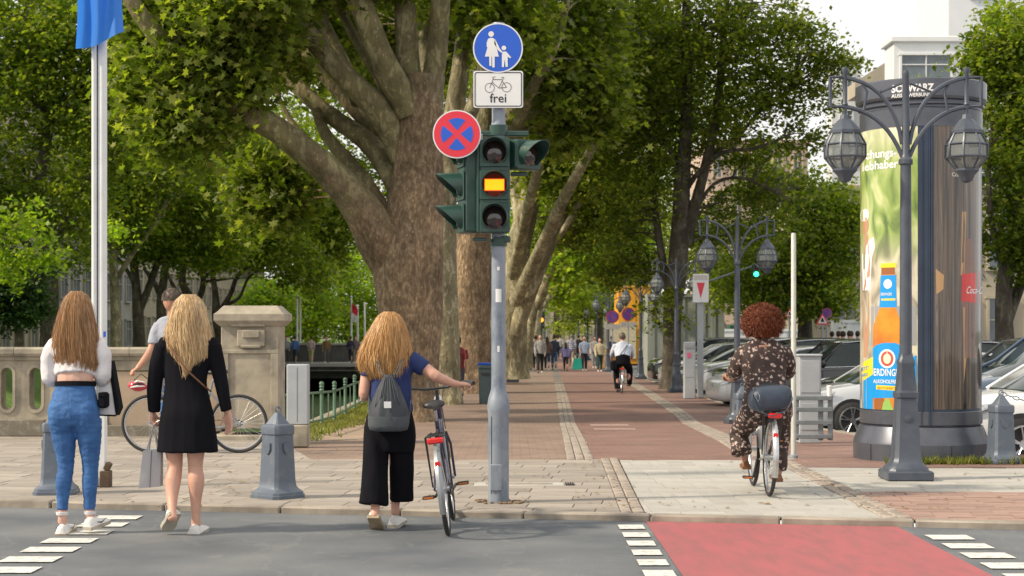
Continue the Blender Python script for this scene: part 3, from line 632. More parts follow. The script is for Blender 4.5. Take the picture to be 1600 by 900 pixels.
# trees on the right of the cycle path
tree('lime_tree', 'tall dark lime tree behind the second lamp post with forked dark trunk', 54,
     [[(1048, 612, 0, 46), (1049, 596, 0, 34), (1050, 540, 0, 29), (1051, 480, 0, 29), (1058, 420, 0, 30), (1064, 350, 0, 28), (1066, 280, 0, 24), (1072, 200, 0, 21), (1074, 120, 0, 17), (1072, 40, 0, 14), (1074, -60, 0, 10)],
      [(1070, 380, 0, 20), (1088, 315, -.2, 18), (1106, 245, -.4, 16), (1120, 180, -.5, 13), (1126, 110, -.6, 11), (1132, 40, -.8, 8), (1140, -20, -1, 5)],
      [(1046, 470, .1, 13), (1034, 400, .2, 12), (1024, 330, .3, 11), (1018, 250, .4, 10), (1014, 170, .4, 8), (1008, 80, .5, 6)],
      [(1070, 300, 0, 9), (1095, 265, -.5, 8), (1130, 238, -1, 6), (1180, 232, -1.4, 5), (1225, 215, -1.6, 3)],
      [(1108, 245, -.3, 8), (1150, 215, -.6, 6), (1190, 172, -.8, 5), (1235, 140, -.9, 3)],
      [(1080, 340, 0, 7), (1115, 288, -.4, 6), (1160, 278, -.6, 5), (1210, 300, -.8, 3)],
      [(1066, 260, 0, 8), (1035, 225, .3, 7), (990, 205, .5, 5), (940, 235, .6, 3)]],
     [(1060, 60, 54, 140, 110, 3), (1180, 60, 53, 105, 80, 2.4), (1250, 130, 53, 85, 50, 1.4), (1300, 92, 53, 48, 30, .8), (1245, 55, 53, 60, 40, 1.2), (1150, 350, 56, 90, 60, 2), (960, 150, 54, 80, 110, 2.6), (1000, 280, 54, 80, 90, 2), (1150, 170, 53, 80, 60, 1.8), (1060, 190, 55, 110, 90, 2), (1262, 215, 53, 50, 32, .9), (1190, 300, 55, 70, 30, 1.0), (1045, 480, 53.3, 44, 40, .6), (965, 395, 55, 60, 50, 1.6), (1020, 425, 55, 45, 35, 1.2), (1180, 240, 55, 70, 30, 1.5)],
     M['bark_dark'], M['leaf_lime'], 1500, 30, .52, .145, 'rhomb', 'trees between path and parked cars', seed=41, twn=420, n=12, tw=.022, maxlen=6)
tree('lime_tree', 'broad green lime tree behind the parked cars left of the advertising column', 66,
     [[(1258, 560, 0, 30), (1258, 500, 0, 22), (1255, 440, 0, 20), (1250, 380, 0, 16), (1240, 300, 0, 10)], [(1255, 440, 0, 12), (1285, 380, 0, 10), (1310, 320, 0, 7)], [(1254, 420, 0, 12), (1215, 370, 0, 9), (1180, 340, 0, 6)]],
     [(1285, 400, 66, 70, 75, 3), (1210, 405, 66, 80, 70, 3), (1150, 440, 66, 55, 50, 2.5), (1330, 335, 66, 50, 50, 2), (1270, 310, 66, 60, 50, 2), (1200, 290, 68, 60, 40, 2), (1240, 470, 65, 100, 22, 2), (1300, 460, 64, 40, 30, 1.5)],
     M['bark_dark'], M['leaf_mid'], 1250, 26, .7, .17, 'rhomb', 'trees between path and parked cars', seed=42, twn=80, n=10)
tree('lime_tree', 'tree at the right edge with dense crown and twin dark trunks behind the blue car', 46,
     [[(1571, 570, 0, 34), (1570, 520, 0, 28), (1568, 470, 0, 26), (1572, 420, 0, 24), (1590, 340, 0, 18), (1610, 260, 0, 14)], [(1574, 500, 0, 18), (1592, 450, .3, 18), (1610, 400, .4, 14), (1650, 320, .6, 10)], [(1570, 430, 0, 12), (1550, 350, -.2, 10), (1545, 250, -.3, 7), (1560, 150, 0, 5)]],
     [(1590, 60, 46, 72, 70, 1.6), (1580, 160, 46, 50, 80, 1.5), (1590, 270, 46, 62, 80, 1.5), (1585, 370, 46, 60, 45, 1.4), (1650, 200, 47, 80, 200, 2), (1535, 90, 46, 40, 22, .7), (1548, 100, 46, 45, 50, 1), (1625, 400, 46, 50, 45, 1.2)],
     M['bark_dark'], M['leaf_mid'], 1050, 32, .5, .15, 'rhomb', 'trees between path and parked cars', seed=43, twn=90, n=10)
tree('lime_tree', 'leafy tree filling the gap behind the yellow kiosk', 118,
     [[(935, 545, 0, 16), (936, 500, 0, 12), (940, 440, 0, 8)], [(936, 490, 0, 8), (960, 440, 0, 6)]],
     [(890, 505, 150, 40, 16, 4), (930, 440, 118, 70, 50, 4), (985, 400, 118, 70, 60, 4), (1100, 400, 100, 60, 80, 4), (900, 480, 118, 40, 22, 3), (1000, 330, 110, 90, 60, 4)],
     M['bark_dark'], M['leaf_lime'], 700, 24, 1.1, .26, 'rhomb', 'trees between path and parked cars', seed=44, twn=20, n=8)
# trees on the far canal bank
lb = [
 (80, 'large dark tree on the far bank at the left edge with thick straight trunk', 
  [[(78, 560, 0, 34), (78, 520, 0, 28), (78, 450, 0, 26), (70, 380, 0, 22), (60, 300, 0, 18), (80, 180, 0, 14)], [(78, 440, 0, 14), (40, 380, 0, 12), (5, 330, 0, 9)], [(78, 400, 0, 12), (110, 330, 0, 10), (150, 250, 0, 7)]],
  [(60, 120, 80, 150, 150, 4), (190, 170, 80, 90, 120, 3.5), (0, 300, 80, 60, 90, 3), (110, 310, 80, 80, 60, 3), (-20, 30, 80, 140, 120, 4), (150, 30, 80, 130, 100, 4), (120, 390, 80, 40, 40, 2)], M['bark_dark'], M['leaf_mid'], 1500, 30, .95, .24),
 (74, 'low very dark tree at the left edge behind the balustrade',
  [[(30, 570, 0, 18), (30, 520, 0, 13), (28, 460, 0, 10)], [(30, 480, 0, 8), (50, 440, 0, 5)]],
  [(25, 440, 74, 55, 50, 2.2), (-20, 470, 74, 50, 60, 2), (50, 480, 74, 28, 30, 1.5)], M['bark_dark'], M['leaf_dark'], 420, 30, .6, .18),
 (92, 'tree with pale straight trunk just right of the white flagpole',
  [[(181, 560, 0, 20), (181, 520, 0, 16), (180, 460, 0, 15), (176, 400, 0, 13), (170, 330, 0, 10)], [(180, 440, 0, 9), (205, 400, 0, 8), (235, 360, 0, 6)]],
  [(200, 330, 92, 70, 55, 3.5), (150, 260, 92, 80, 80, 3.5), (240, 250, 92, 80, 70, 3.5)], M['bark_plane'], M['leaf_mid'], 620, 28, 1.0, .25),
 (98, 'dark tree forking into a wide V behind the man at the balustrade',
  [[(217, 560, 0, 22), (217, 520, 0, 19), (215, 480, 0, 18), (213, 450, 0, 14), (208, 400, 0, 12)], [(216, 490, 0, 13), (232, 450, 0, 12), (245, 415, 0, 10), (262, 370, 0, 7)], [(209, 440, 0, 7), (190, 410, 0, 6), (165, 385, 0, 4)]],
  [(240, 370, 98, 75, 40, 3), (290, 300, 98, 90, 70, 4), (330, 380, 98, 60, 35, 3)], M['bark_dark'], M['leaf_mid'], 650, 28, 1.05, .26),
 (106, 'dark leaning tree whose crown spreads over the canal behind the stone pier',
  [[(252, 560, 0, 19), (253, 520, 0, 16), (252, 470, 0, 14), (258, 420, 0, 12), (262, 380, 0, 9)], [(254, 470, 0, 9), (240, 440, 0, 7), (225, 420, 0, 5)]],
  [(300, 330, 106, 100, 60, 4), (380, 310, 106, 90, 70, 4), (340, 220, 106, 110, 70, 4), (300, 400, 106, 70, 22, 3)], M['bark_dark'], M['leaf_mid'], 820, 28, 1.1, .27),
 (114, 'crooked dark tree with several bent stems left of the stone pier',
  [[(310, 560, 0, 20), (309, 520, 0, 17), (304, 480, 0, 15), (285, 440, 0, 12), (292, 400, 0, 10), (300, 360, 0, 8)], [(305, 485, 0, 10), (318, 440, 0, 9), (312, 400, 0, 7), (330, 370, 0, 5)], [(306, 470, 0, 8), (280, 460, 0, 7), (262, 430, 0, 5)]],
  [(350, 370, 114, 80, 45, 4), (420, 360, 114, 70, 60, 4), (430, 250, 114, 90, 90, 4), (470, 420, 112, 50, 40, 3)], M['bark_dark'], M['leaf_mid'], 850, 28, 1.15, .28),
 (121, 'dark tree with long boughs curving right above the stone pier',
  [[(343, 560, 0, 20), (342, 520, 0, 17), (338, 488, 0, 15), (336, 455, 0, 10), (330, 420, 0, 8)], [(342, 490, 0, 10), (360, 460, 0, 8), (372, 430, 0, 7), (402, 408, 0, 5)], [(350, 478, 0, 6), (374, 465, 0, 5), (388, 435, 0, 4), (415, 415, 0, 3)]],
  [(400, 385, 121, 60, 32, 4), (480, 330, 121, 80, 80, 4), (500, 400, 121, 50, 50, 3), (530, 330, 120, 60, 60, 3)], M['bark_dark'], M['leaf_mid'], 700, 28, 1.2, .29),
]
for k, (D, lab, lm, bl, bk, lf, nc, per, rc, sz) in enumerate(lb):
    ex = [([(30, 350, 62, 55, 45, 1.6), (70, 400, 62, 40, 30, 1.4), (10, 420, 62, 30, 40, 1.4), (178, 362, 70, 25, 14, 1)], M['leaf_bright'], 80, 24, .55, .2, 'rhomb')] if k == 0 else ()  # backlit leaf cluster, its glow put into the brighter leaf colour
    t_ = tree('bank_tree', lab, D, lm, bl, bk, lf, nc, per, rc, sz, 'rhomb', 'trees on the far canal bank', seed=60+k, twn=60, n=10, tw=.05, maxlen=7, extra=ex)
    t_.location.z -= 0
# trees beyond the footbridge, the sunlit ones given a brighter leaf colour
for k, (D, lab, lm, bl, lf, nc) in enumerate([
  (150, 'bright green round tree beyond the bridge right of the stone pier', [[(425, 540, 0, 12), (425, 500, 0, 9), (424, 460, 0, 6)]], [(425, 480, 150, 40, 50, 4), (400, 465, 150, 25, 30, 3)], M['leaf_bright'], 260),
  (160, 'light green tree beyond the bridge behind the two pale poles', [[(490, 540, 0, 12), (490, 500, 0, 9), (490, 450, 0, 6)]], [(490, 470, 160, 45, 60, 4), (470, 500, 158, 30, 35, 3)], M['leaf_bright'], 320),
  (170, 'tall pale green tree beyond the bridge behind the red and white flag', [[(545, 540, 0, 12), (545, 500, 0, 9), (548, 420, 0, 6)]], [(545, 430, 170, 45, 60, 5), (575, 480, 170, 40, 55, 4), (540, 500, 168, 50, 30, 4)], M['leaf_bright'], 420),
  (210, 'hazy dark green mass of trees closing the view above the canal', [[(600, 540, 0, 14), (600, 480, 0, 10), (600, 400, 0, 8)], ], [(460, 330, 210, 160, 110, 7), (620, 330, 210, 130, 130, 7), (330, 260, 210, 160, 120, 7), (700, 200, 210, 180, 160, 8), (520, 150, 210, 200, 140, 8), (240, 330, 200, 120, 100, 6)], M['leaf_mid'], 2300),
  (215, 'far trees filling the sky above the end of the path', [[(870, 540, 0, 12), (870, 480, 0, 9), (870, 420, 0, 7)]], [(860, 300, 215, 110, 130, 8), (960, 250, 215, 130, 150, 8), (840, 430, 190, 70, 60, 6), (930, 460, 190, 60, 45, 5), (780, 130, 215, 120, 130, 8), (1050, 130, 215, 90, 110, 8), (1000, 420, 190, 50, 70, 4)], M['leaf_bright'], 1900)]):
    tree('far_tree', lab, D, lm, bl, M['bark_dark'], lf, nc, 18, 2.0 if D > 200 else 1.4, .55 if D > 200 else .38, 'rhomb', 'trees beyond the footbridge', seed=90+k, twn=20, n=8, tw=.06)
# ================================================================ STREET FURNITURE
def text_mesh(s, size, bold=0.0, align='CENTER'):
    cu = bpy.data.curves.new('t', 'FONT'); cu.body = s; cu.size = size; cu.align_x = align; cu.offset = bold; cu.resolution_u = 3
    o = bpy.data.objects.new('t', cu); col.objects.link(o); dg = bpy.context.evaluated_depsgraph_get(); me = bpy.data.meshes.new_from_object(o.evaluated_get(dg))
    vs = [tuple(v.co) for v in me.vertices]; fs = [tuple(p.vertices) for p in me.polygons]
    bpy.data.objects.remove(o); bpy.data.meshes.remove(me); bpy.data.curves.remove(cu); return vs, fs
def disc(c, r, y, n=40, r0=0):
    """flat disc (or ring) facing the camera side, in the XZ plane"""
    vs = [(c[0]+r*math.cos(2*math.pi*j/n), y, c[1]+r*math.sin(2*math.pi*j/n)) for j in range(n)]
    if not r0: return vs, [tuple(range(n))]
    vs += [(c[0]+r0*math.cos(2*math.pi*j/n), y, c[1]+r0*math.sin(2*math.pi*j/n)) for j in range(n)]
    return vs, [(j, (j+1) % n, n+(j+1) % n, n+j) for j in range(n)]
def flatpoly(pts, y): return [(p[0], y, p[1]) for p in pts], [tuple(range(len(pts)))]
def bar2(a, b_, wd, y):
    d = Vector((b_[0]-a[0], b_[1]-a[1])); n = Vector((-d.y, d.x)).normalized()*wd/2
    return flatpoly([(a[0]+n.x, a[1]+n.y), (b_[0]+n.x, b_[1]+n.y), (b_[0]-n.x, b_[1]-n.y), (a[0]-n.x, a[1]-n.y)], y)
SB = pm('sign_blue', (.005, .10, .62), .35, 0, (.004, .085, .55), 3, coat=.3)
SR = pm('sign_red', (.75, .02, .05), .35, 0, (.68, .02, .045), 3, coat=.3)
SW = pm('sign_white', (.78, .79, .80), .4, 0, (.72, .73, .74), 4, coat=.2)
SK = pm('sign_black', (.015, .015, .017), .5)
SBK = pm('sign_back_aluminium', (.4, .41, .42), .5, .5)

# ---- traffic signal post --------------------------------------------------
D0 = 14.35
root = thing('traffic_signal', 'grey signal post with dark green light heads and one glowing orange bar', 'traffic light', (P(779, 500, D0).x, D0, 0))
px_m = FPX/D0; X0 = root.location.x
zz = lambda py: CAMZ-(py-HOR)/px_m
b = MB(); b.lathe([(.088, 0), (.086, .05), (.086, zz(648)), (.093, zz(642)), (.093, zz(632)), (.085, zz(622)), (.062, zz(608)), (.060, zz(600)), (.058, zz(380)), (.056, zz(210)), (.064, zz(205)), (.064, zz(196)), (.056, zz(190)), (.055, zz(42)), (.058, zz(40)), (.05, zz(36))], 24, (X0, D0, 0))
mpost = pm('scuffed_post_paint', (.25, .285, .34), .5, .2, (.12, .155, .21), 7, 12, fac=(.45, .68), bump=.004, stretch=(1, 1, .5))
b.build('post', mpost, root)
b = MB(); b.tube([(X0-.062, D0-.065, zz(770)), (X0-.062, D0-.065, zz(650))], .004, 4); b.box((X0-.02, D0-.085, zz(745)), (.10, .02, .22), bev=.006)
b.build('service_door', mpost, root)
b = MB(); rr = random.Random(4)
for k in range(40):
    a = rr.uniform(0, 6.28); q = rr.uniform(.09, .17); b.sphere((X0+q*math.cos(a)*1.3, D0+q*math.sin(a), .006), (rr.uniform(.012, .03), rr.uniform(.012, .03), .012), 6, 4)
b.build('mortar_collar', pm('dry_leaves_and_mortar', (.22, .15, .09), .9, 0, (.12, .08, .05), 30), root)['kind'] = 'stuff'
sg = pm('signal_green_paint', (.018, .060, .048), .42, 0, (.035, .070, .060), 9, 12, fac=(.5, .75), coat=.1); sgd = pm('signal_dark_front', (.03, .045, .043), .5)
lensd = pm('dark_signal_lens', (.02, .012, .012), .08, 0, (.03, .018, .016), 30, spec=.8, coat=.7)
lit = pm('lit_signal_symbol', (.5, .16, .0), .4, emit=1.35); lit.node_tree.nodes['Principled BSDF'].inputs['Emission Color'].default_value = (1, .40, .0, 1)
halo = pm('signal_halo_glow', (.7, .06, .01), .3, emit=.7)  # red glare round the lit bar, painted as an emissive rim
def head(fw, cx, cy, zs, s, rz, name='signal_head', size=.24):
    """row of signal chambers with hoods; local front is -Y turned by rz"""
    Mr = Matrix.Rotation(rz, 4, 'Z'); o3 = Vector((cx, cy, 0))
    W = lambda v: o3+(Mr @ Vector(v))
    def tf(mb): mb.v = [tuple(W(v)) for v in mb.v]; return mb
    z0, z1 = min(zs)-s*.5, max(zs)+s*.5
    bx = MB().box((0, 0, (z0+z1)/2), (s, .14, z1-z0-.004), bev=.02)
    for z in zs: bx.box((0, -.075, z), (s*.96, .012, s*.95), bev=.008)
    h = tf(bx).build(name, sg, fw)
    for i, z in enumerate(zs):
        vs = MB(); r = s*.40; k = 22; rings = []
        # hood: open below, longer on top
        L_ = .17
        prof = []
        for t_, rad in ((0, r+.012), (1, r+.004)):
            ring = []
            for j in range(k+1):
                a = -math.pi*.28+(math.pi*1.56)*j/k; dep = (.04+L_*max(0, (math.sin(a)+.5)/1.5)) if t_ else 0
                ring.append((rad*math.cos(a), -.08-dep, z+rad*math.sin(a)))
            prof.append(ring)
        inner = [[(x*.95, y, z+(q-z)*.95) for x, y, q in ring] for ring in prof]; V = prof[0]+prof[1]+inner[0]+inner[1]; K = k+1; F = []
        for j in range(k): F += [(j, j+1, K+j+1, K+j), (2*K+j, 3*K+j, 3*K+j+1, 2*K+j+1), (K+j, K+j+1, 3*K+j+1, 3*K+j)]
        vs.add(V, F); tf(vs).build('visor', sg, h, smooth=50)
        ln = MB(); v, f = disc((0, z), r*.94, -.085); f = [tuple(reversed(q)) for q in f]; ln.add(v, f)
        rng_ = disc((0, z), r+.012, -.083, r0=r*.94); ln.add(*rng_)
        ln2 = MB(); ln2.lathe([(r*.93, 0), (r*.8, .012), (r*.45, .022), (.001, .026)], 24, cap=False); ln2.v = [(x, -.086-q, z+y) for x, y, q in ln2.v]
        on = (name == 'signal_head' and abs(rz) < .1 and i == 1 and len(zs) == 3)
        l_ = tf(ln2).build('lens', lensd if not on else pm('glowing_lens', (.10, .012, .006), .2, emit=.35), h, smooth=60)  # lens face emits faintly to paint the red glow round the bar
        if on:
            sy = MB().box((0, -.118, z), (.155, .006, .088), bev=.002); tf(sy).build('lit_bar', lit, h); tf(MB().box((0, -.1145, z), (.168, .004, .102), bev=.001)).build('glow_rim', halo, h)
    return h
s_ = .254
head(root, X0-.032, D0-.10, [zz(342), zz(292), zz(241)], s_, 0)
head(root, X0-.245, D0-.02, [zz(342), zz(292), zz(241)], s_*.98, R(-74))
head(root, X0+.205, D0-.02, [zz(243)], s_, R(38))
b = MB(); b.box((X0-.05, D0, zz(209)), (.60, .05, .045), bev=.008); b.box((X0+.03, D0, zz(374)), (.14, .12, .05), bev=.01); b.box((X0-.155, D0-.05, zz(375)), (.12, .1, .03), bev=.008); b.box((X0+.17, D0, zz(272)), (.14, .05, .035), bev=.008)
b.box((X0-.165, D0-.10, zz(290)), (.03, .13, .80), bev=.01); b.lathe([(.075, zz(212)), (.075, zz(196))], 20, (X0, D0, 0)); b.lathe([(.07, zz(385)), (.072, zz(374))], 20, (X0, D0, 0))
b.build('bracket', sg, root)
for py in (60, 160, 205): MB().lathe([(.066, zz(py)-.012), (.066, zz(py)+.012)], 16, (X0, D0, 0)).build('clamp', M['chrome'], root)
# stickers left on the post
b = MB()
for (py, h_, w_) in ((462, .11, .05), (420, .03, .02), (545, .05, .02)):
    vs = []
    for j in range(6):
        a = -math.pi/2+(-.5+j/5)*w_/.06; vs += [(X0+.0605*math.cos(a), D0+.0605*math.sin(a), zz(py)-h_/2), (X0+.0605*math.cos(a), D0+.0605*math.sin(a), zz(py)+h_/2)]
    b.add(vs, [(2*j, 2*j+2, 2*j+3, 2*j+1) for j in range(5)])
b.build('sticker', M['white'], root)['kind'] = 'stuff'

# ---- signs on the post ------------------------------------------------------
def sign_round(cx, cz, r, y, lab, kind):
    t_ = thing('traffic_sign', lab, 'sign', (cx, y, cz))
    MB().add(*(lambda q: q)(([(cx+r*math.cos(2*math.pi*j/48), yy, cz+r*math.sin(2*math.pi*j/48)) for yy in (y, y+.012) for j in range(48)], [tuple(range(48)), tuple(range(95, 47, -1))]+[(j, 48+j, 48+(j+1) % 48, (j+1) % 48) for j in range(48)]))).build('plate', SW, t_)
    return t_
cx, cz = P(778, 75, D0-.09).x, P(778, 75, D0-.09).z; ys = D0-.09
t_ = sign_round(cx, cz, .207, ys, 'round blue sign with white woman and child at the top of the signal post', 'walk')
MB().add(*disc((cx, cz), .196, ys-.002)).build('blue_field', SB, t_)
q = lambda zx, zy: (cx+(zx-710)/4.5/px_m*.99, cz-(zy-335)/4.5/px_m*.99)      # read off the photograph's enlarged sign
b = MB()
b.add(*disc(q(662, 237), .023, ys-.004, 20)); b.add(*disc(q(752, 335), .019, ys-.004, 20))
for poly in ([(640, 272), (655, 264), (672, 264), (688, 274), (694, 300), (716, 396), (618, 396), (637, 330), (632, 330), (630, 300)], [(688, 272), (698, 288), (722, 338), (742, 362), (736, 370), (710, 350), (684, 305)],
             [(648, 396), (664, 396), (664, 462), (650, 462)], [(668, 396), (687, 396), (687, 472), (670, 472)], [(742, 362), (768, 360), (778, 372), (804, 402), (796, 408), (778, 396), (780, 420), (738, 420), (738, 385)],
             [(738, 420), (757, 420), (752, 470), (738, 470)], [(760, 420), (778, 420), (780, 468), (764, 468)]):
    b.add(*flatpoly([q(*p) for p in poly], ys-.004))
b.build('pictogram', SW, t_)
b = MB().add(*disc((cx, cz), .2055, ys-.003, 48, .196)); b.build('rim', SW, t_)
# plate "frei" with bicycle
cx, cz = P(778.5, 139.5, ys).x, P(778.5, 139.5, ys).z
def rrect(x0, x1, z0, z1, r, n=4):
    o_ = []
    for (px_, pz_, a0) in ((x1-r, z1-r, 0), (x0+r, z1-r, 90), (x0+r, z0+r, 180), (x1-r, z0+r, 270)):
        for j in range(n+1): a = R(a0+90*j/n); o_.append((px_+r*math.cos(a), pz_+r*math.sin(a)))
    return o_
t_ = thing('supplementary_sign', 'white rectangular plate with bicycle symbol and the word frei', 'sign', (cx, ys, cz))
hw, hh = .205, .152
MB().prism(rrect(cx-hw, cx+hw, cz-hh, cz+hh, .02), ys, ys+.012, 'y').build('plate', SW, t_)
o1, o2 = rrect(cx-hw+.010, cx+hw-.010, cz-hh+.010, cz+hh-.010, .018), rrect(cx-hw+.017, cx+hw-.017, cz-hh+.017, cz+hh-.017, .014); n = len(o1)
b = MB().add([(p[0], ys-.002, p[1]) for p in o1+o2], [(j, (j+1) % n, n+(j+1) % n, n+j) for j in range(n)]); b.build('border', SK, t_)
q = lambda zx, zy: (cx+(zx-712)/4.5/px_m, cz-(zy-630)/4.5/px_m)
b = MB()
for w_ in ((652, 620), (770, 616)):
    b.add(*disc(q(*w_), 34/4.5/px_m, ys-.002, 32, 30.5/4.5/px_m))
for a, c in (((652, 620), (676, 562)), ((676, 562), (738, 562)), ((668, 578), (716, 622)), ((716, 622), (748, 552)), ((716, 622), (770, 616)), ((770, 616), (738, 572)), ((676, 562), (674, 546)), ((674, 546), (692, 542)), ((732, 548), (754, 548))):
    b.add(*bar2(q(*a), q(*c), .0045, ys-.002))
b.build('bicycle_symbol', SK, t_)
v, f = text_mesh('frei', .105, .0006); v = [(cx+x, ys-.002, cz-.108+y) for x, y, z in v]
MB().add(v, f).build('lettering', SK, t_, smooth=0)
# no stopping sign, hung left of the post and turned slightly
cx, cz = P(714, 210, ys-.1).x, P(714, 210, ys-.1).z; yb = ys-.12
t_ = sign_round(cx, cz, .198, yb, 'round red and blue no stopping sign left of the signal heads', 'stop')
MB().add(*disc((cx, cz), .188, yb-.002)).build('red_field', SR, t_)
b = MB(); ri = .132
for k in range(4):
    a0 = math.pi/2*k+R(45)+R(14)-R(45)+R(45); pts = []
    aa = [R(90*k-45+13)+(R(90-26))*j/8 for j in range(9)]
    pts = [(cx+ri*math.cos(a), cz+ri*math.sin(a)) for a in aa]; ctr = (cx+.030*math.cos(R(90*k)), cz+.030*math.sin(R(90*k)))
    b.add(*flatpoly(pts+[ctr], yb-.004))
b.build('blue_field', SB, t_)
MB().box((cx+.10, yb+.03, cz-.02), (.22, .02, .05)).build('bracket', SBK, t_)

# ---- street lamps -----------------------------------------------------------
lampglass = pm('lantern_glass', (.24, .26, .25), .12, 0, (.17, .19, .19), 9, fac=(.3, .7), spec=.8); 
lb_ = lampglass.node_tree.nodes['Principled BSDF']; lb_.inputs['Alpha'].default_value = .62
lampi = pm('lamp_iron', (.085, .10, .13), .42, .2, (.062, .074, .10), 6, bump=.004, bscale=30)
def make_lamp():
    rt = thing('street_lamp', '', 'street lamp', (0, 0, 0), group='double armed street lamps along the path')
    s8 = math.pi/8
    b = MB(); b.box((0, 0, .045), (.44, .44, .09), bev=.012, rz=.0)
    sq = lambda r, z: [(r*math.cos(a)*1.0, r*math.sin(a), z) for a in [x for k in range(4) for x in (math.pi/4+k*math.pi/2-.16, math.pi/4+k*math.pi/2+.16)]]
    b.rings([sq(r, z) for r, z in ((.235, .088), (.225, .12), (.19, .15), (.168, .18), (.155, .22), (.118, .76), (.118, .775), (.132, .785), (.132, .83), (.11, .85), (.088, 1.08), (.094, 1.10), (.094, 1.13), (.075, 1.16), (.07, 1.20))])
    b.lathe([(.060, 1.18), (.058, 1.9), (.052, 2.96), (.052, 3.0), (.068, 3.01), (.068, 3.05), (.05, 3.07), (.04, 3.10), (.032, 3.86), (.035, 3.87), (.03, 3.90)], 14)
    b.build('post', lampi, rt)
    for k in (0,): # small crest
        MB().lathe([(.032, 0), (.032, .01), (.015, .014)], 12).v
    cr_ = MB().lathe([(.038, 0), (.036, .008), (.012, .016)], 12); cr_.v = [(x, -.108-z*.6, .58+y) for x, y, z in cr_.v]; cr_.build('crest', lampi, rt)
    for sgn in (-1, 1):
        a = MB()
        def arc(p0, p1, c, n=9):
            return [((1-t)**2*p0[0]+2*t*(1-t)*c[0]+t*t*p1[0], 0, (1-t)**2*p0[1]+2*t*(1-t)*c[1]+t*t*p1[1]) for t in [i/n for i in range(n+1)]]
        a.tube(arc((sgn*.035, 3.20), (sgn*.60, 3.84), (sgn*.12, 3.78)), .021, 6); a.tube(arc((sgn*.035, 3.08), (sgn*.60, 3.56), (sgn*.20, 3.52)), .021, 6)
        a.tube([(sgn*.42, 0, 3.79), (sgn*.37, 0, 3.70), (sgn*.33, 0, 3.47)][:2]+[(sgn*.40, 0, 3.52)], .014, 5)
        a.tube([(sgn*.60, 0, 3.84), (sgn*.72, 0, 3.84), (sgn*.72, 0, 3.56), (sgn*.58, 0, 3.56)], .020, 5, up=(0, 1, 0)); a.tube([(sgn*.24, 0, 3.70), (sgn*.04, 0, 3.78)], .012, 5)
        a.lathe([(.03, 3.93), (.035, 3.90), (.022, 3.87), (.022, 3.60), (.03, 3.58), (.018, 3.56), (.018, 3.46)], 10, (sgn*.58, 0, 0))
        a.build('arm', lampi, rt)
        lx = sgn*.58; frame = MB()
        frame.lathe([(.02, 3.485), (.045, 3.48), (.052, 3.44), (.07, 3.43), (.15, 3.33), (.15, 3.30), (.12, 3.298)], 8, (lx, 0, 0), rot=s8)
        frame.lathe([(.015, 2.83), (.055, 2.85), (.075, 2.90), (.118, 2.945), (.118, 2.965), (.1, 2.965)], 8, (lx, 0, 0), rot=s8)
        prof = [(.140, 3.298), (.197, 3.195), (.197, 3.075), (.108, 2.965)]
        for k in range(8):
            an = s8+k*math.pi/4; frame.tube([(lx+r*math.cos(an), r*math.sin(an), z) for r, z in prof], .0105, 4)
        for r, z in prof[1:3]:
            frame.tube([(lx+r*math.cos(s8+k*math.pi/4), r*math.sin(s8+k*math.pi/4), z) for k in range(8)], .0105, 4, closed=True)
        fr = frame.build('lantern', lampi, rt)
        for i_ in range(3):
            (r0, z0), (r1, z1) = prof[i_], prof[i_+1]
            for k in range(8):
                a0, a1 = s8+k*math.pi/4, s8+(k+1)*math.pi/4; e = .975
                MB().add([(lx+r0*e*math.cos(a0), r0*e*math.sin(a0), z0), (lx+r0*e*math.cos(a1), r0*e*math.sin(a1), z0), (lx+r1*e*math.cos(a1), r1*e*math.sin(a1), z1), (lx+r1*e*math.cos(a0), r1*e*math.sin(a0), z1)], [(3, 2, 1, 0)]).build('pane', lampglass, fr, smooth=0)
        MB().lathe([(.02, 2.97), (.045, 3.03), (.05, 3.1), (.03, 3.18), (.03, 3.3)], 10, (lx, 0, 0)).build('bulb', pm('milky_bulb', (.6, .6, .58), .4), fr)
    return rt
lamp = make_lamp()
lamp_spots = [(3.76, 16.5, 'large double armed street lamp standing in front of the advertising column'),
 (4.26, 32.7, 'double armed street lamp just left of the rider with curly red hair'),
 (4.80, 50.5, 'double armed street lamp in front of the forked dark tree trunk'),
 (5.02, 67.5, 'double armed street lamp in front of the orange yellow kiosk'),
 (4.62, 83, 'double armed street lamp between the two purple round signs'),
 (5.0, 102, 'far double armed street lamp just left of the purple signs'), (5.25, 120, 'very far double armed street lamp behind the woman in beige'),
 (5.45, 142, 'farthest but one street lamp near the end of the path'), (5.6, 168, 'farthest street lamp at the end of the path')]
for i, (x, y, lab) in enumerate(lamp_spots):
    o = lamp if i == 0 else copy_tree(lamp); o.location = (x, y, zg(y)-.002+(.004 if i == 0 else 0)); o['label'] = lab; o.rotation_euler.z = (0, .12, .2, .1, .15, .2, .1, .2, .1)[i]

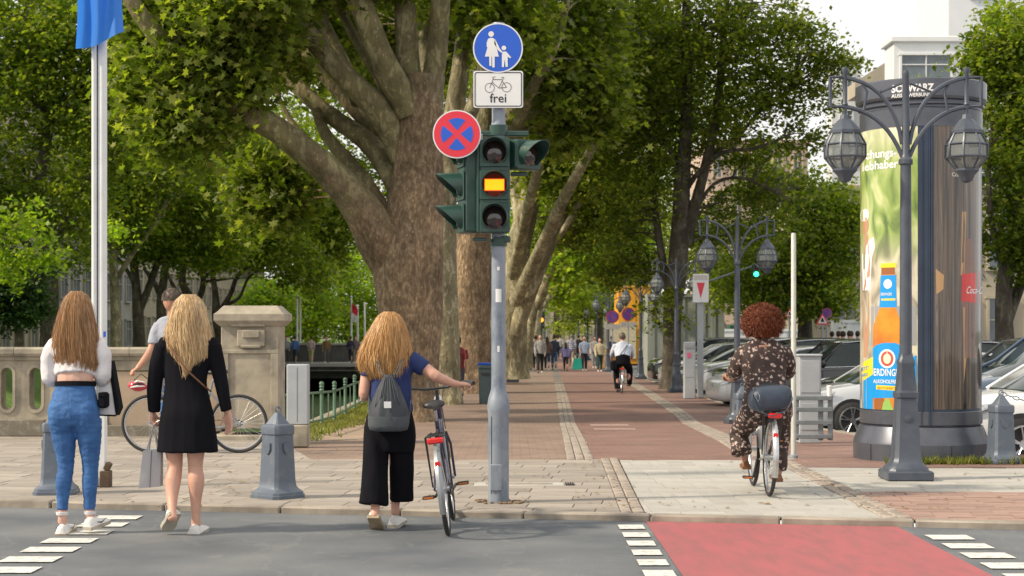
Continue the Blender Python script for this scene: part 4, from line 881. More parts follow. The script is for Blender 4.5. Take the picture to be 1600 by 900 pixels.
# ---- bollards ---------------------------------------------------------------
bolm = pm('bollard_paint', (.11, .137, .18), .45, .15, (.165, .18, .20), 9, 12, fac=(.52, .72), bump=.006, bscale=30)
def make_bollard():
    rt = thing('bollard', '', 'bollard', (0, 0, 0), group='cast iron bollards along the kerb')
    def sq(r, z, c=.12): return [(.84*r*math.cos(a), .84*r*math.sin(a), z) for a in [x for k in range(4) for x in (math.pi/4+k*math.pi/2-c, math.pi/4+k*math.pi/2+c)]]
    b = MB().rings([sq(r, z) for r, z in ((.275, 0), (.275, .028), (.262, .034), (.258, .052), (.215, .075), (.19, .10), (.18, .15), (.156, .535), (.168, .545), (.170, .60), (.160, .62), (.10, .635))])
    b.build('shaft', bolm, rt)
    b = MB().rings([sq(r, z, .1) for r, z in ((.125, .625), (.09, .66), (.045, .71), (.02, .735))]); b.build('cap', bolm, rt)
    rg = MB(); rg.tube([(.026*math.cos(a), 0, .75+.026*math.sin(a)) for a in [k*math.pi/5 for k in range(10)]], .007, 5, closed=True); rg.build('ring', bolm, rt)
    for k in range(4):
        a = k*math.pi/2; sh = MB(); pts = [(-.035, .47), (.035, .47), (.037, .42), (.02, .385), (0, .375), (-.02, .385), (-.037, .42)]
        d = .117; vs = [(d+.006, p[0], p[1]) for p in pts]+[(d-.01, p[0]*1.1, p[1]) for p in pts]; n = len(pts)
        sh.add(vs, [tuple(range(n-1, -1, -1))]+[(i, (i+1) % n, n+(i+1) % n, n+i) for i in range(n)])
        sh.v = [(x*math.cos(a)-y*math.sin(a), x*math.sin(a)+y*math.cos(a), z) for x, y, z in sh.v]; sh.build('crest', bolm, rt)
    return rt
bol = make_bollard()
for i, (x, y, rz, lab) in enumerate([(-3.98, 15.1, R(6), 'cast iron bollard behind the woman in blue jeans'), (-2.0, 14.75, R(49), 'cast iron bollard standing free between the two women in black'),
                                     (5.25, 18.55, R(10), 'cast iron bollard right of the advertising column holding a chain'), (2.62+.62, 24.5, R(5), 'dark bollard hidden behind the rider in the floral suit')]):
    if i == 3: y = 26.0; x = P(1160, 0, y).x
    o = bol if i == 0 else copy_tree(bol); o.location = (x, y, zg(y)); o.rotation_euler.z = rz; o['label'] = lab
# chain
ch = thing('chain', 'dark chain hanging from the bollard right of the advertising column', 'chain', (5.25, 18.55, .74)); lk = None
for i in range(30):
    t = i/29; x = 5.28+t*1.9; z = .735-.19*math.sin(math.pi*t)**1.0; y = 18.55
    if lk is None:
        mb = MB().tube([(.033*math.cos(a), 0, .018*math.sin(a)) for a in [k*math.pi/5 for k in range(10)]], .0055, 5, closed=True); lk = mb.mesh('link', bolm)
    o = link('link', lk, ch); o.location = (x-5.25, 0, z-.74); sl_ = math.atan(-.19*math.pi*math.cos(math.pi*t)/1.9); o.rotation_euler = (R(90)*(i % 2), -sl_, 0)
    o.scale = (1.08, 1, 1)

# ---- flagpole and flag ------------------------------------------------------
DF = 15.75; t_ = thing('flagpole', 'tall white double flagpole behind the woman in blue jeans', 'flagpole', (P(157, 0, DF).x, DF, 0)); fx = t_.location.x
b = MB().lathe([(.042, .0), (.042, 7.6), (.02, 7.62)], 20, (fx+.018, DF, 0)); b.box((fx+.018, DF, .6), (.075, .085, 1.2), bev=.01); b.build('pole', M['white'], t_)
b = MB().lathe([(.024, .0), (.024, zz(30)+.1)], 12, (fx-.05, DF-.03, 0)); b.build('rail', M['white'], t_)
b = MB().box((fx-.026, DF-.005, 2.5), (.012, .03, 5.0)); b.build('groove', pm('pole_gap', (.10, .11, .13), .6), t_)
rust = pm('rusty_foot_clamp', (.13, .085, .055), .8, .2, (.08, .055, .04), 12)
b = MB().box((fx+.055, DF-.02, .075), (.09, .12, .15), bev=.006); b.box((fx-.06, DF-.02, .055), (.06, .12, .11), bev=.006); b.box((fx+.075, DF-.03, .19), (.05, .09, .07), bev=.006, M=Matrix.Rotation(R(28), 3, 'Y')); b.build('foot_clamp', rust, t_)
MB().box((fx+.048, DF-.043, zz(523)), (.022, .004, .05)).build('sticker', SB, t_)
fm, t, b0 = newmat('blue_flag_cloth'); b0.inputs['Base Color'].default_value = (.05, .24, .72, 1); b0.inputs['Roughness'].default_value = .6
trn = N(t, 'BsdfTranslucent'); trn.inputs['Color'].default_value = (.06, .28, .85, 1); ms = N(t, 'MixShader'); ms.inputs[0].default_value = .45
t.links.new(b0.outputs[0], ms.inputs[1]); t.links.new(trn.outputs[0], ms.inputs[2]); t.links.new(ms.outputs[0], t.nodes['Material Output'].inputs['Surface'])
V = []; F = []; nu, nv = 26, 30
for j in range(nv+1):
    for i in range(nu+1):
        u, v = i/nu, j/nv; pxx = 118+75*u; bot = 76-8*u-15*(u if u > .0 else 0)+4*math.sin(u*5)
        pyy = bot-v*200; dy = -.10+.07*math.sin(u*7+v*2.2)+.05*math.sin(u*13-v*3)
        V.append(P(pxx+3*math.sin(v*5+u*3), pyy, DF+dy-.06))
for j in range(nv):
    for i in range(nu): a = j*(nu+1)+i; F.append((a, a+1, a+nu+2, a+nu+1))
b = MB().add(V, F); fl = b.build('flag', fm, smooth=80); tag(fl, 'blue banner flag hanging on the white flagpole at the top left', 'flag')

# ---- stone balustrade and pier ---------------------------------------------
DB = 23.2; pb = FPX/DB; zb = lambda py: CAMZ-(py-HOR)/pb; xb = lambda px: (px-800)/pb
bal = thing('stone_balustrade', 'weathered stone bridge balustrade with tall rounded openings at the left', 'balustrade', (xb(80), DB, 0))
y0, y1 = DB-.11, DB+.11
def stadium(cx, cz, w_, h_, n=8):
    r = w_/2; return [(cx+r*math.cos(R(180*j/n)), cz+h_/2-r+r*math.sin(R(180*j/n))) for j in range(n+1)]+[(cx+r*math.cos(R(180+180*j/n)), cz-h_/2+r+r*math.sin(R(180+180*j/n))) for j in range(n+1)]
zt, zl = zb(556), zb(655); sp_ = 44.6
def open_panel(mb, xa, xc, z0, z1, hole):
    """front and back sheets round one opening plus its reveal"""
    n = len(hole); fr = []
    for (hx, hz) in hole:                      # matching outline point on the rectangle
        dx, dz = hx-(xa+xc)/2, hz-(z0+z1)/2; kx = (xc-xa)/2/abs(dx) if abs(dx) > 1e-6 else 1e9; kz = (z1-z0)/2/abs(dz) if abs(dz) > 1e-6 else 1e9; k = min(kx, kz); fr.append(((xa+xc)/2+dx*k, (z0+z1)/2+dz*k))
    # make sure the corners are hit
    for cxn, czn in ((xa, z0), (xc, z0), (xc, z1), (xa, z1)):
        j = min(range(n), key=lambda i: (fr[i][0]-cxn)**2+(fr[i][1]-czn)**2); fr[j] = (cxn, czn)
    V = [(p[0], y0, p[1]) for p in hole]+[(p[0], y0, p[1]) for p in fr]+[(p[0], y1, p[1]) for p in hole]+[(p[0], y1, p[1]) for p in fr]; F = []
    for j in range(n):
        k = (j+1) % n; F += [(j, k, n+k, n+j), (2*n+j, 3*n+j, 3*n+k, 2*n+k), (j, 2*n+j, 2*n+k, k)]
    mb.add(V, F)
for k in range(-5, 4):
    cx_ = 14.5+k*sp_; 
    if cx_ > 165: break
    xa, xc = xb(cx_-sp_/2)+.001, xb(cx_+sp_/2)-.001; hole = stadium(xb(cx_), zb(607), 18/pb, 65/pb)
    mb = MB(); open_panel(mb, xa, xc, zl, zt, hole); mb.build('pierced_panel', M['stone'], bal, smooth=20)
    mb = MB(); o1, o2 = stadium(xb(cx_), zb(607), 27/pb, 76/pb), stadium(xb(cx_), zb(607), 18.6/pb, 65.6/pb); n = len(o1)
    mb.add([(p[0], y0-.02, p[1]) for p in o1+o2]+[(p[0], y0, p[1]) for p in o1]+[(p[0], y0, p[1]) for p in o2], [(j, (j+1) % n, n+(j+1) % n, n+j) for j in range(n)]+[(j, 2*n+j, 2*n+(j+1) % n, (j+1) % n) for j in range(n)]+[(n+j, n+(j+1) % n, 3*n+(j+1) % n, 3*n+j) for j in range(n)])
    mb.build('moulding', M['stone'], bal, smooth=30)
xe = xb(14.5+3*sp_+sp_/2)
for i in range(6):
    xa, xc = xb(-210+i*95), min(xb(-210+(i+1)*95), xe-.0)
    if xa > xe-.1: break
    MB().box(((xa+xc)/2, DB-.01, (zl+.0)/2), (xc-xa-.006, .30, zl), bev=.01).build('base_block', M['stone_dark'], bal)
edges = [-260, -160, -60, 28, 126, 207, 288, 352]
for a, c in zip(edges, edges[1:]):
    xa, xc = xb(a), xb(c); mb = MB().rings([[(x, DB+y, z) for y, z in ((-.19, zb(556)), (-.21, zb(552)), (-.21, zb(545.5)), (-.17, zb(542.5)), (.17, zb(542.5)), (.21, zb(546)), (.21, zb(556)))] for x in (xa+.003, xc-.003)])
    mb.build('coping_stone', M['stone'], bal, smooth=20)
    mb = MB().box(((xa+xc)/2, DB, zb(559)), (xc-xa-.004, .30, .05)); mb.build('string_course', M['stone'], bal)
MB().box(((xe+xb(350))/2, DB, (zb(580)+zb(688))/2), (xb(350)-xe-.01, .20, zb(580)-zb(688)), bev=.01).build('smooth_panel', M['stone_warm'], bal)
MB().box(((xe+xb(350))/2, DB, (zb(559)+zb(580))/2), (xb(350)-xe-.01, .24, zb(562)-zb(580)), bev=.01).build('upper_block', M['stone'], bal)
for a, c in ((168, 260), (260, 350)): MB().box(((xb(a)+xb(c))/2, DB-.02, .07), (xb(c)-xb(a)-.01, .28, .16), bev=.01).build('base_block', M['stone_dark'], bal)
DP = 22.6; pp = FPX/DP; zp_ = lambda py: CAMZ-(py-HOR)/pp; xp_ = lambda px: (px-800)/pp
pier = thing('stone_pier', 'tall stone pier with moulded cap and carved panel ending the balustrade', 'pier', (xp_(396), DP, 0)); cxp = xp_(396)
MB().box((cxp, DP, zp_(685)/2-.03), (.92, .76, zp_(668)+.05), bev=.015).build('plinth', M['stone'], pier)
MB().box((cxp, DP, (zp_(668)+zp_(508))/2), (.745, .62, zp_(508)-zp_(668)), bev=.01).build('shaft', M['stone'], pier)
b = MB(); hx = .745/2; yf = DP-.31
for (xa, xc, za, zc) in ((-hx+.0, -hx+.10, zp_(663), zp_(552)), (hx-.10, hx, zp_(663), zp_(552)), (-hx, hx, zp_(552), zp_(546))): b.box((cxp+(xa+xc)/2, yf-.012, (za+zc)/2), (xc-xa, .03, zc-za), bev=.006)
b.build('panel_frame', M['stone'], pier)
b = MB(); b.box((cxp+.02, yf-.02, zp_(528)), (.36, .05, .22), bev=.012); b.box((cxp+.02, yf-.05, zp_(522)), (.22, .03, .10), bev=.01); b.box((cxp-.02, yf-.03, zp_(508)), (.44, .05, .04), bev=.01); b.box((cxp+.02, yf-.035, zp_(541)), (.26, .04, .04), bev=.01); b.build('carved_tablet', M['stone'], pier)
b = MB()
sqr = lambda hx_, hy_, z: [(cxp-hx_, DP-hy_, z), (cxp+hx_, DP-hy_, z), (cxp+hx_, DP+hy_, z), (cxp-hx_, DP+hy_, z)]
b.rings([sqr(hx_, hy_, z) for hx_, hy_, z in ((.38, .32, zp_(510)), (.40, .34, zp_(508)), (.44, .38, zp_(503)), (.455, .395, zp_(501)), (.455, .395, zp_(491)), (.42, .36, zp_(488)), (.36, .30, zp_(480)), (.34, .28, zp_(478)))]); b.build('cap', M['stone'], pier, smooth=20)
# grey steel cabinet beside the pier
x_, D_ = P(466, 0, 21.6).x, 21.6
t_ = thing('steel_post_box', 'plain light grey steel box on a stone foot beside the stone pier', 'cabinet', (x_, D_, 0)); z_ = lambda py: CAMZ-(py-HOR)*D_/FPX
gp = pm('light_grey_paint', (.42, .45, .48), .5, .1, (.36, .39, .42), 4, bump=.003)
MB().box((x_, D_, (z_(663)+z_(569))/2), (.265, .22, z_(569)-z_(663)), bev=.012).build('housing', gp, t_); MB().box((x_, D_-.111, (z_(663)+z_(569))/2), (.004, .004, z_(575)-z_(660))).build('seam', M['iron'], t_)
MB().box((x_+.0, D_, z_(663)/2-.02), (.27, .24, z_(663)+.035), bev=.015).build('foot', M['stone'], t_)
# canal railing
rl = thing('canal_railing', 'pale green iron railing running along the canal edge beside the grass', 'railing', (canal_x+.2, 24, zg(24))); rg_ = pm('pale_green_iron', (.12, .22, .14), .6, .1, (.08, .14, .10), 8, bump=.004, bscale=30)
rx = lambda y: -3.36 if y < 30.6 else -3.36-(y-30.6)*.018 if y < 70 else -4.07+0*y
ys_ = [25.2+i*2.65 for i in range(30)]
for i, y in enumerate(ys_):
    z = zg(y); x = rx(y)
    b = MB().lathe([(.05, -.05), (.05, .03), (.034, .06), (.030, .62), (.045, .64), (.03, .67), (.045, .70), (.028, .73)], 10, (x, y, z)); b.sphere((x, y, z+.755), .045, 8, 6); b.build('post', rg_, rl)
for za, r_ in ((.60, .022), (.12, .020)):
    for a, c in zip(ys_, ys_[1:]):
        MB().tube([(rx(a), a, zg(a)+za), (rx(c), c, zg(c)+za)], r_, 6).build('rail', rg_, rl)
        if za > .5 and a < 60:
            m_ = (a+c)/2; MB().tube([(rx(m_), m_, zg(m_)+.12), (rx(m_), m_, zg(m_)+.60)], .012, 5).build('bar', rg_, rl)
# ================================================================ ADVERTISING COLUMN
DC = 19.3; cxc = P(1438.5, 0, DC).x; RC = .665
colm = pm('column_grey_metal', (.12, .128, .155), .3, .45, (.085, .092, .115), 3, bump=.002)
coldk = pm('column_frame_metal', (.055, .075, .115), .32, .5, (.045, .06, .09), 3)
ac = thing('advertising_column', 'tall round glazed advertising column with beer poster and dark base', 'advertising column', (cxc, DC, 0))
zc = lambda py: CAMZ-(py-HOR)*(DC-RC)/FPX
b = MB().lathe([(.74, -.03), (.742, zc(696)), (.735, zc(692)), (.675, zc(669)), (.64, zc(667)), (.64, zc(664))], 48, (cxc, DC, 0)); b.build('plinth', colm, ac, smooth=12)
b = MB()
for a in (-1.35, -2.6, -.2):
    for (r, z0, z1) in ((.744, 0, zc(697)),): b.box((cxc+r*math.cos(a), DC+r*math.sin(a), (z0+z1)/2), (.004, .006, z1-z0), rz=a)
b.build('seam', M['black'], ac)
b = MB().lathe([(.655, zc(666)), (.668, zc(665)), (.669, zc(645)), (.662, zc(644))], 48, (cxc, DC, 0)); b.build('lower_ring', colm, ac)
b = MB().lathe([(.66, zc(660)), (.66, zc(170))], 64, (cxc, DC, 0), cap=False); b.build('drum', coldk, ac)
b = MB().lathe([(.668, zc(196)), (.67, zc(168)), (.66, zc(166)), (.66, zc(163)), (.69, zc(161)), (.69, zc(158)), (.67, zc(157)), (.67, zc(155)), (.70, zc(153)), (.715, zc(149)), (.715, zc(123)), (.70, zc(121)), (.2, zc(120))], 64, (cxc, DC, 0)); b.build('crown_ring', colm, ac, smooth=25)
def ang_px(px, r=RC):
    """angle round the drum that lies on this column of the picture"""
    k = (px-800)/FPX; off = math.atan(cxc/DC); lo, hi = -off-math.pi/2+.06, -off+math.pi/2-.06; g = lambda a: (cxc+r*math.sin(a))/(DC-r*math.cos(a))-k
    for _ in range(30):
        m_ = (lo+hi)/2
        if g(m_) > 0: hi = m_
        else: lo = m_
    return (lo+hi)/2
def wrap(x, z, r): return (cxc+r*math.sin(x), DC-r*math.cos(x), z)          # x is the angle from the front
def curved(poly_a, r, nseg=None): pass
def patch(px0, px1, py0, py1, r, mat, name, parent=ac, na=14, nz=1):
    a0, a1 = ang_px(px0, r), ang_px(px1, r); V = [wrap(a0+(a1-a0)*i/na, zc(py1)+(zc(py0)-zc(py1))*j/nz, r) for j in range(nz+1) for i in range(na+1)]
    F = [(j*(na+1)+i, j*(na+1)+i+1, (j+1)*(na+1)+i+1, (j+1)*(na+1)+i) for j in range(nz) for i in range(na)]
    return MB().add(V, F).build(name, mat, parent, smooth=60)
def wpoly(mb, pts, r):
    """print shape: outline in picture pixels wrapped onto the drum"""
    # cut into vertical slices so that it hugs the curve
    xs = [p[0] for p in pts]; x0, x1 = min(xs), max(xs); n = max(1, int((x1-x0)/6))
    for k in range(n):
        a, c = x0+(x1-x0)*k/n, x0+(x1-x0)*(k+1)/n
        q = clip(pts if area2(pts) > 0 else pts[::-1], [(a, -9e3), (c, -9e3), (c, 9e3), (a, 9e3)])
        if len(q) > 2: mb.add([wrap(ang_px(p[0], r), zc(p[1]), r) for p in q], [tuple(range(len(q)-1, -1, -1))])
def area2(p): return sum(p[i][0]*p[(i+1) % len(p)][1]-p[(i+1) % len(p)][0]*p[i][1] for i in range(len(p)))
def wtext(s, px, py, h_px, r, mat, name, bold=0.0, sx=1, slant=0, align='LEFT', rot=0):
    v, f = text_mesh(s, 1.0, bold, align); k = h_px/.7
    vs = []
    for x, y, z in v:
        X = px+(x*sx+y*slant)*k; Y = py-y*k-x*sx*k*rot; vs.append(wrap(ang_px(X, r), zc(Y), r))
    return MB().add(vs, f).build(name, mat, ac, smooth=0)
# left poster: blurred garden picture
m, t, b = newmat('garden_poster_print'); L = t.links.new; tcn = N(t, 'TexCoord'); sp = N(t, 'SeparateXYZ'); L(tcn.outputs['Object'], sp.inputs[0])
no = N(t, 'TexNoise', Scale=3.2, Detail=2, Distortion=.8); mp = N(t, 'Mapping'); mp.inputs['Scale'].default_value = (1.6, 1.6, .8); L(tcn.outputs['Object'], mp.inputs[0]); L(mp.outputs[0], no.inputs['Vector'])
cr = t.nodes.new('ShaderNodeValToRGB'); L(no.outputs['Fac'], cr.inputs[0]); e = cr.color_ramp.elements; e[0].position = .32; e[0].color = (.10, .16, .035, 1); e[1].position = .68; e[1].color = (.52, .55, .27, 1); x = e.new(.5); x.color = (.27, .37, .09, 1)
cr2 = t.nodes.new('ShaderNodeValToRGB'); L(no.outputs['Fac'], cr2.inputs[0]); e = cr2.color_ramp.elements; e[0].position = .38; e[0].color = (.25, .22, .17, 1); e[1].position = .62; e[1].color = (.62, .58, .45, 1)
cr3 = t.nodes.new('ShaderNodeValToRGB'); L(no.outputs['Fac'], cr3.inputs[0]); e = cr3.color_ramp.elements; e[0].position = .4; e[0].color = (.5, .52, .3, 1); e[1].position = .6; e[1].color = (.78, .70, .56, 1)
a = N(t, 'MapRange'); L(sp.outputs['Z'], a.inputs[0]); a.inputs[1].default_value = zc(420); a.inputs[2].default_value = zc(360)
mx = N(t, 'Mix', data_type='RGBA'); L(a.outputs[0], mx.inputs['Factor']); L(cr2.outputs[0], mx.inputs['A']); L(cr.outputs[0], mx.inputs['B'])
a = N(t, 'MapRange'); L(sp.outputs['Z'], a.inputs[0]); a.inputs[1].default_value = zc(250); a.inputs[2].default_value = zc(190)
m2 = N(t, 'Mix', data_type='RGBA'); L(a.outputs[0], m2.inputs['Factor']); L(mx.outputs['Result'], m2.inputs['A']); L(cr3.outputs[0], m2.inputs['B']); L(m2.outputs['Result'], b.inputs['Base Color']); b.inputs['Roughness'].default_value = .25; b.inputs['Coat Weight'].default_value = .5
posterm = m
r1 = .6625
patch(1341, 1434, 190, 642, r1, posterm, 'poster', na=24)
def solid(name, c, rough=.3, c2=None, sc_=5): return pm(name, c, rough, 0, c2 or tuple(x*.93 for x in c), sc_, coat=.4)
P_or, P_ye, P_bl, P_br, P_wh, P_sk, P_gr, P_gn = solid('print_amber', (.75, .27, .01), c2=(.5, .14, .005), sc_=3), solid('print_yellow', (.85, .62, .02)), solid('print_blue', (.0, .28, .72)), solid('print_brown', (.30, .10, .02)), solid('print_white', (.8, .8, .8)), solid('print_skin', (.50, .27, .17)), solid('print_grey', (.30, .30, .31)), solid('print_green', (.25, .45, .1))
def prt(name, mat, polys, r):
    mb = MB()
    for p in polys: wpoly(mb, p, r)
    return mb.build(name, mat, ac, smooth=60)
def ell(cx_, cy_, rx_, ry_, n=20): return [(cx_+rx_*math.cos(2*math.pi*k/n), cy_+ry_*math.sin(2*math.pi*k/n)) for k in range(n)]
prt('printed_bench', P_gr, [[(1356, 478), (1432, 478), (1432, 540), (1356, 540)]], .6632)
# woman in white on the poster (cut off by the curve)
prt('printed_figure_skin', P_sk, [ell(1351, 348, 6, 14), [(1346, 362), (1356, 362), (1358, 395), (1345, 395)], [(1361, 378), (1366, 382), (1360, 430), (1350, 452), (1347, 448), (1356, 420)], [(1349, 456), (1358, 456), (1358, 520), (1354, 560), (1349, 560)]], .6640)
prt('printed_figure_dress', P_wh, [[(1347, 395), (1358, 372), (1365, 368), (1367, 384), (1362, 400), (1360, 452), (1348, 452)], ell(1351, 331, 7, 10)], .6644)
# bottle
prt('printed_bottle', P_or, [[(1377, 425), (1399, 425), (1400, 482), (1408, 505), (1409, 642), (1364, 642), (1364, 510), (1374, 482)]], .6638)
prt('printed_neck', P_br, [[(1377, 416), (1398, 416), (1398, 428), (1377, 428)], [(1366, 624), (1380, 618), (1384, 642), (1366, 642)]], .6644)
prt('printed_cap', P_ye, [[(1377, 410), (1399, 410), (1401, 417), (1375, 417)]], .6650)
prt('printed_labels', P_bl, [[(1376, 429), (1400, 429), (1401, 480), (1374, 480)], [(1364, 545), (1368, 540), (1380, 536), (1400, 536), (1410, 542), (1410, 622), (1364, 624)], [(1342, 600), (1364, 585), (1364, 642), (1342, 642)], [(1422, 560), (1432, 555), (1432, 642), (1422, 642)]], .6650)
prt('printed_yellow', P_ye, [[(1342, 572), (1364, 558), (1364, 586), (1342, 602)], [(1377, 466), (1399, 466), (1399, 469), (1377, 469)], [(1369, 603), (1400, 604), (1400, 611), (1369, 610)], [(1426, 606), (1432, 606), (1432, 640), (1426, 640)]], .6656)
prt('printed_medallion', P_wh, [ell(1387, 443, 6.5, 7.5), ell(1386, 561, 13, 15), [(1400, 628), (1410, 628), (1410, 642), (1402, 642)]], .6660)
prt('printed_medallion_inner', solid('print_dark_red', (.5, .08, .05)), [ell(1386, 561, 10, 12)], .6664)
prt('printed_medallion_core', solid('print_cream', (.75, .68, .5)), [ell(1386, 561, 6, 8)], .6668); prt('printed_leaf', P_gn, [[(1380, 630), (1388, 622), (1396, 642), (1378, 642)]], .6656)
wtext('ERDINGER', 1364.5, 588, 11, .6672, P_wh, 'poster_lettering', .012, .62); wtext('ALKOHOLFREI', 1364.5, 600, 6, .6672, P_wh, 'poster_lettering', .012, .68)
wtext('ERDINGER', 1376, 461, 4.2, .6672, P_wh, 'poster_lettering', .01, .62); wtext('ISOTONISCH', 1371, 609.5, 4, .6672, P_br, 'poster_lettering', .01, .9)
wtext('JETZT', 1345, 582, 5, .6672, P_bl, 'poster_lettering', .01, .7, rot=.35); wtext('NEU', 1346, 592, 5, .6672, P_bl, 'poster_lettering', .01, .7, rot=.35)
wtext('chungs-', 1352, 242, 13, .6652, P_wh, 'poster_lettering', .022, .86); wtext('iebhaber', 1347, 260, 13, .6652, P_wh, 'poster_lettering', .022, .86)
wtext('SCHWARZ', 1393, 147.5-5, 11, .7165, P_wh, 'crown_lettering', .04, .86); wtext('AUSSENWERBUNG', 1393, 151, 5.5, .7165, P_wh, 'crown_lettering', .02, .93)
# bare metal strip between, with an upright joint
b = MB()
for px in (1440, 1452, 1455): 
    a = ang_px(px, .668); b.box((cxc+.668*math.sin(a), DC-.668*math.cos(a), (zc(664)+zc(196))/2), (.012, .012, zc(196)-zc(664)), rz=a)
b.build('mullion', coldk, ac)
# right poster: red bottle label over dark streaks painted as glass reflections
m, t, b = newmat('brown_reflection_print'); L = t.links.new; tcn = N(t, 'TexCoord'); mp = N(t, 'Mapping'); mp.inputs['Scale'].default_value = (13, 13, .22); L(tcn.outputs['Object'], mp.inputs[0])
no = N(t, 'TexNoise', Scale=2.4, Detail=5, Distortion=.3); L(mp.outputs[0], no.inputs['Vector']); cr = t.nodes.new('ShaderNodeValToRGB'); L(no.outputs['Fac'], cr.inputs[0]); e = cr.color_ramp.elements
e[0].position = .36; e[0].color = (.015, .014, .014, 1); e[1].position = .76; e[1].color = (.60, .54, .48, 1)
for p_, c_ in ((.46, (.06, .045, .035, 1)), (.53, (.15, .10, .07, 1)), (.57, (.04, .032, .028, 1)), (.64, (.20, .15, .11, 1)), (.68, (.07, .055, .045, 1))): x = e.new(p_); x.color = c_
L(cr.outputs[0], b.inputs['Base Color']); b.inputs['Roughness'].default_value = .12; b.inputs['Coat Weight'].default_value = .8
patch(1459, 1532, 176, 640, r1, m, 'poster', na=20)
P_rd = solid('print_red', (.62, .03, .03))
prt('printed_red_label', P_rd, [[(1503, 428), (1530.5, 424), (1530.5, 474), (1502, 470)]], .6640)
wtext('Coca-Cola', 1509, 458, 11, .6650, P_wh, 'poster_lettering', .01, .5, slant=.25); wtext('Coke', 1487, 275, 6, .6650, P_wh, 'poster_lettering', .01, .9)
prt('printed_glass_bottle', solid('print_glass_brown', (.22, .12, .09)), [[(1510, 372), (1520, 372), (1522, 400), (1529, 424), (1504, 428), (1507, 400)], [(1502, 470), (1530, 474), (1526, 560), (1508, 560)]], .6634)
prt('printed_amber_streak', solid('print_tan', (.5, .30, .14)), [[(1503, 330), (1510, 330), (1507, 430), (1501, 430)], [(1505, 480), (1509, 480), (1510, 560), (1506, 600)], [(1462, 420), (1475, 430), (1474, 452), (1463, 460)]], .6632)
# small tree seedlings on the crown
sp = [P(1428+random.uniform(-5, 12), 120, DC) for _ in range(40)]
o = tufts('weeds', [(p.x, p.y+random.uniform(-.2, .2), zc(120)) for p in sp], .10, M['leaf_bright'], ac)
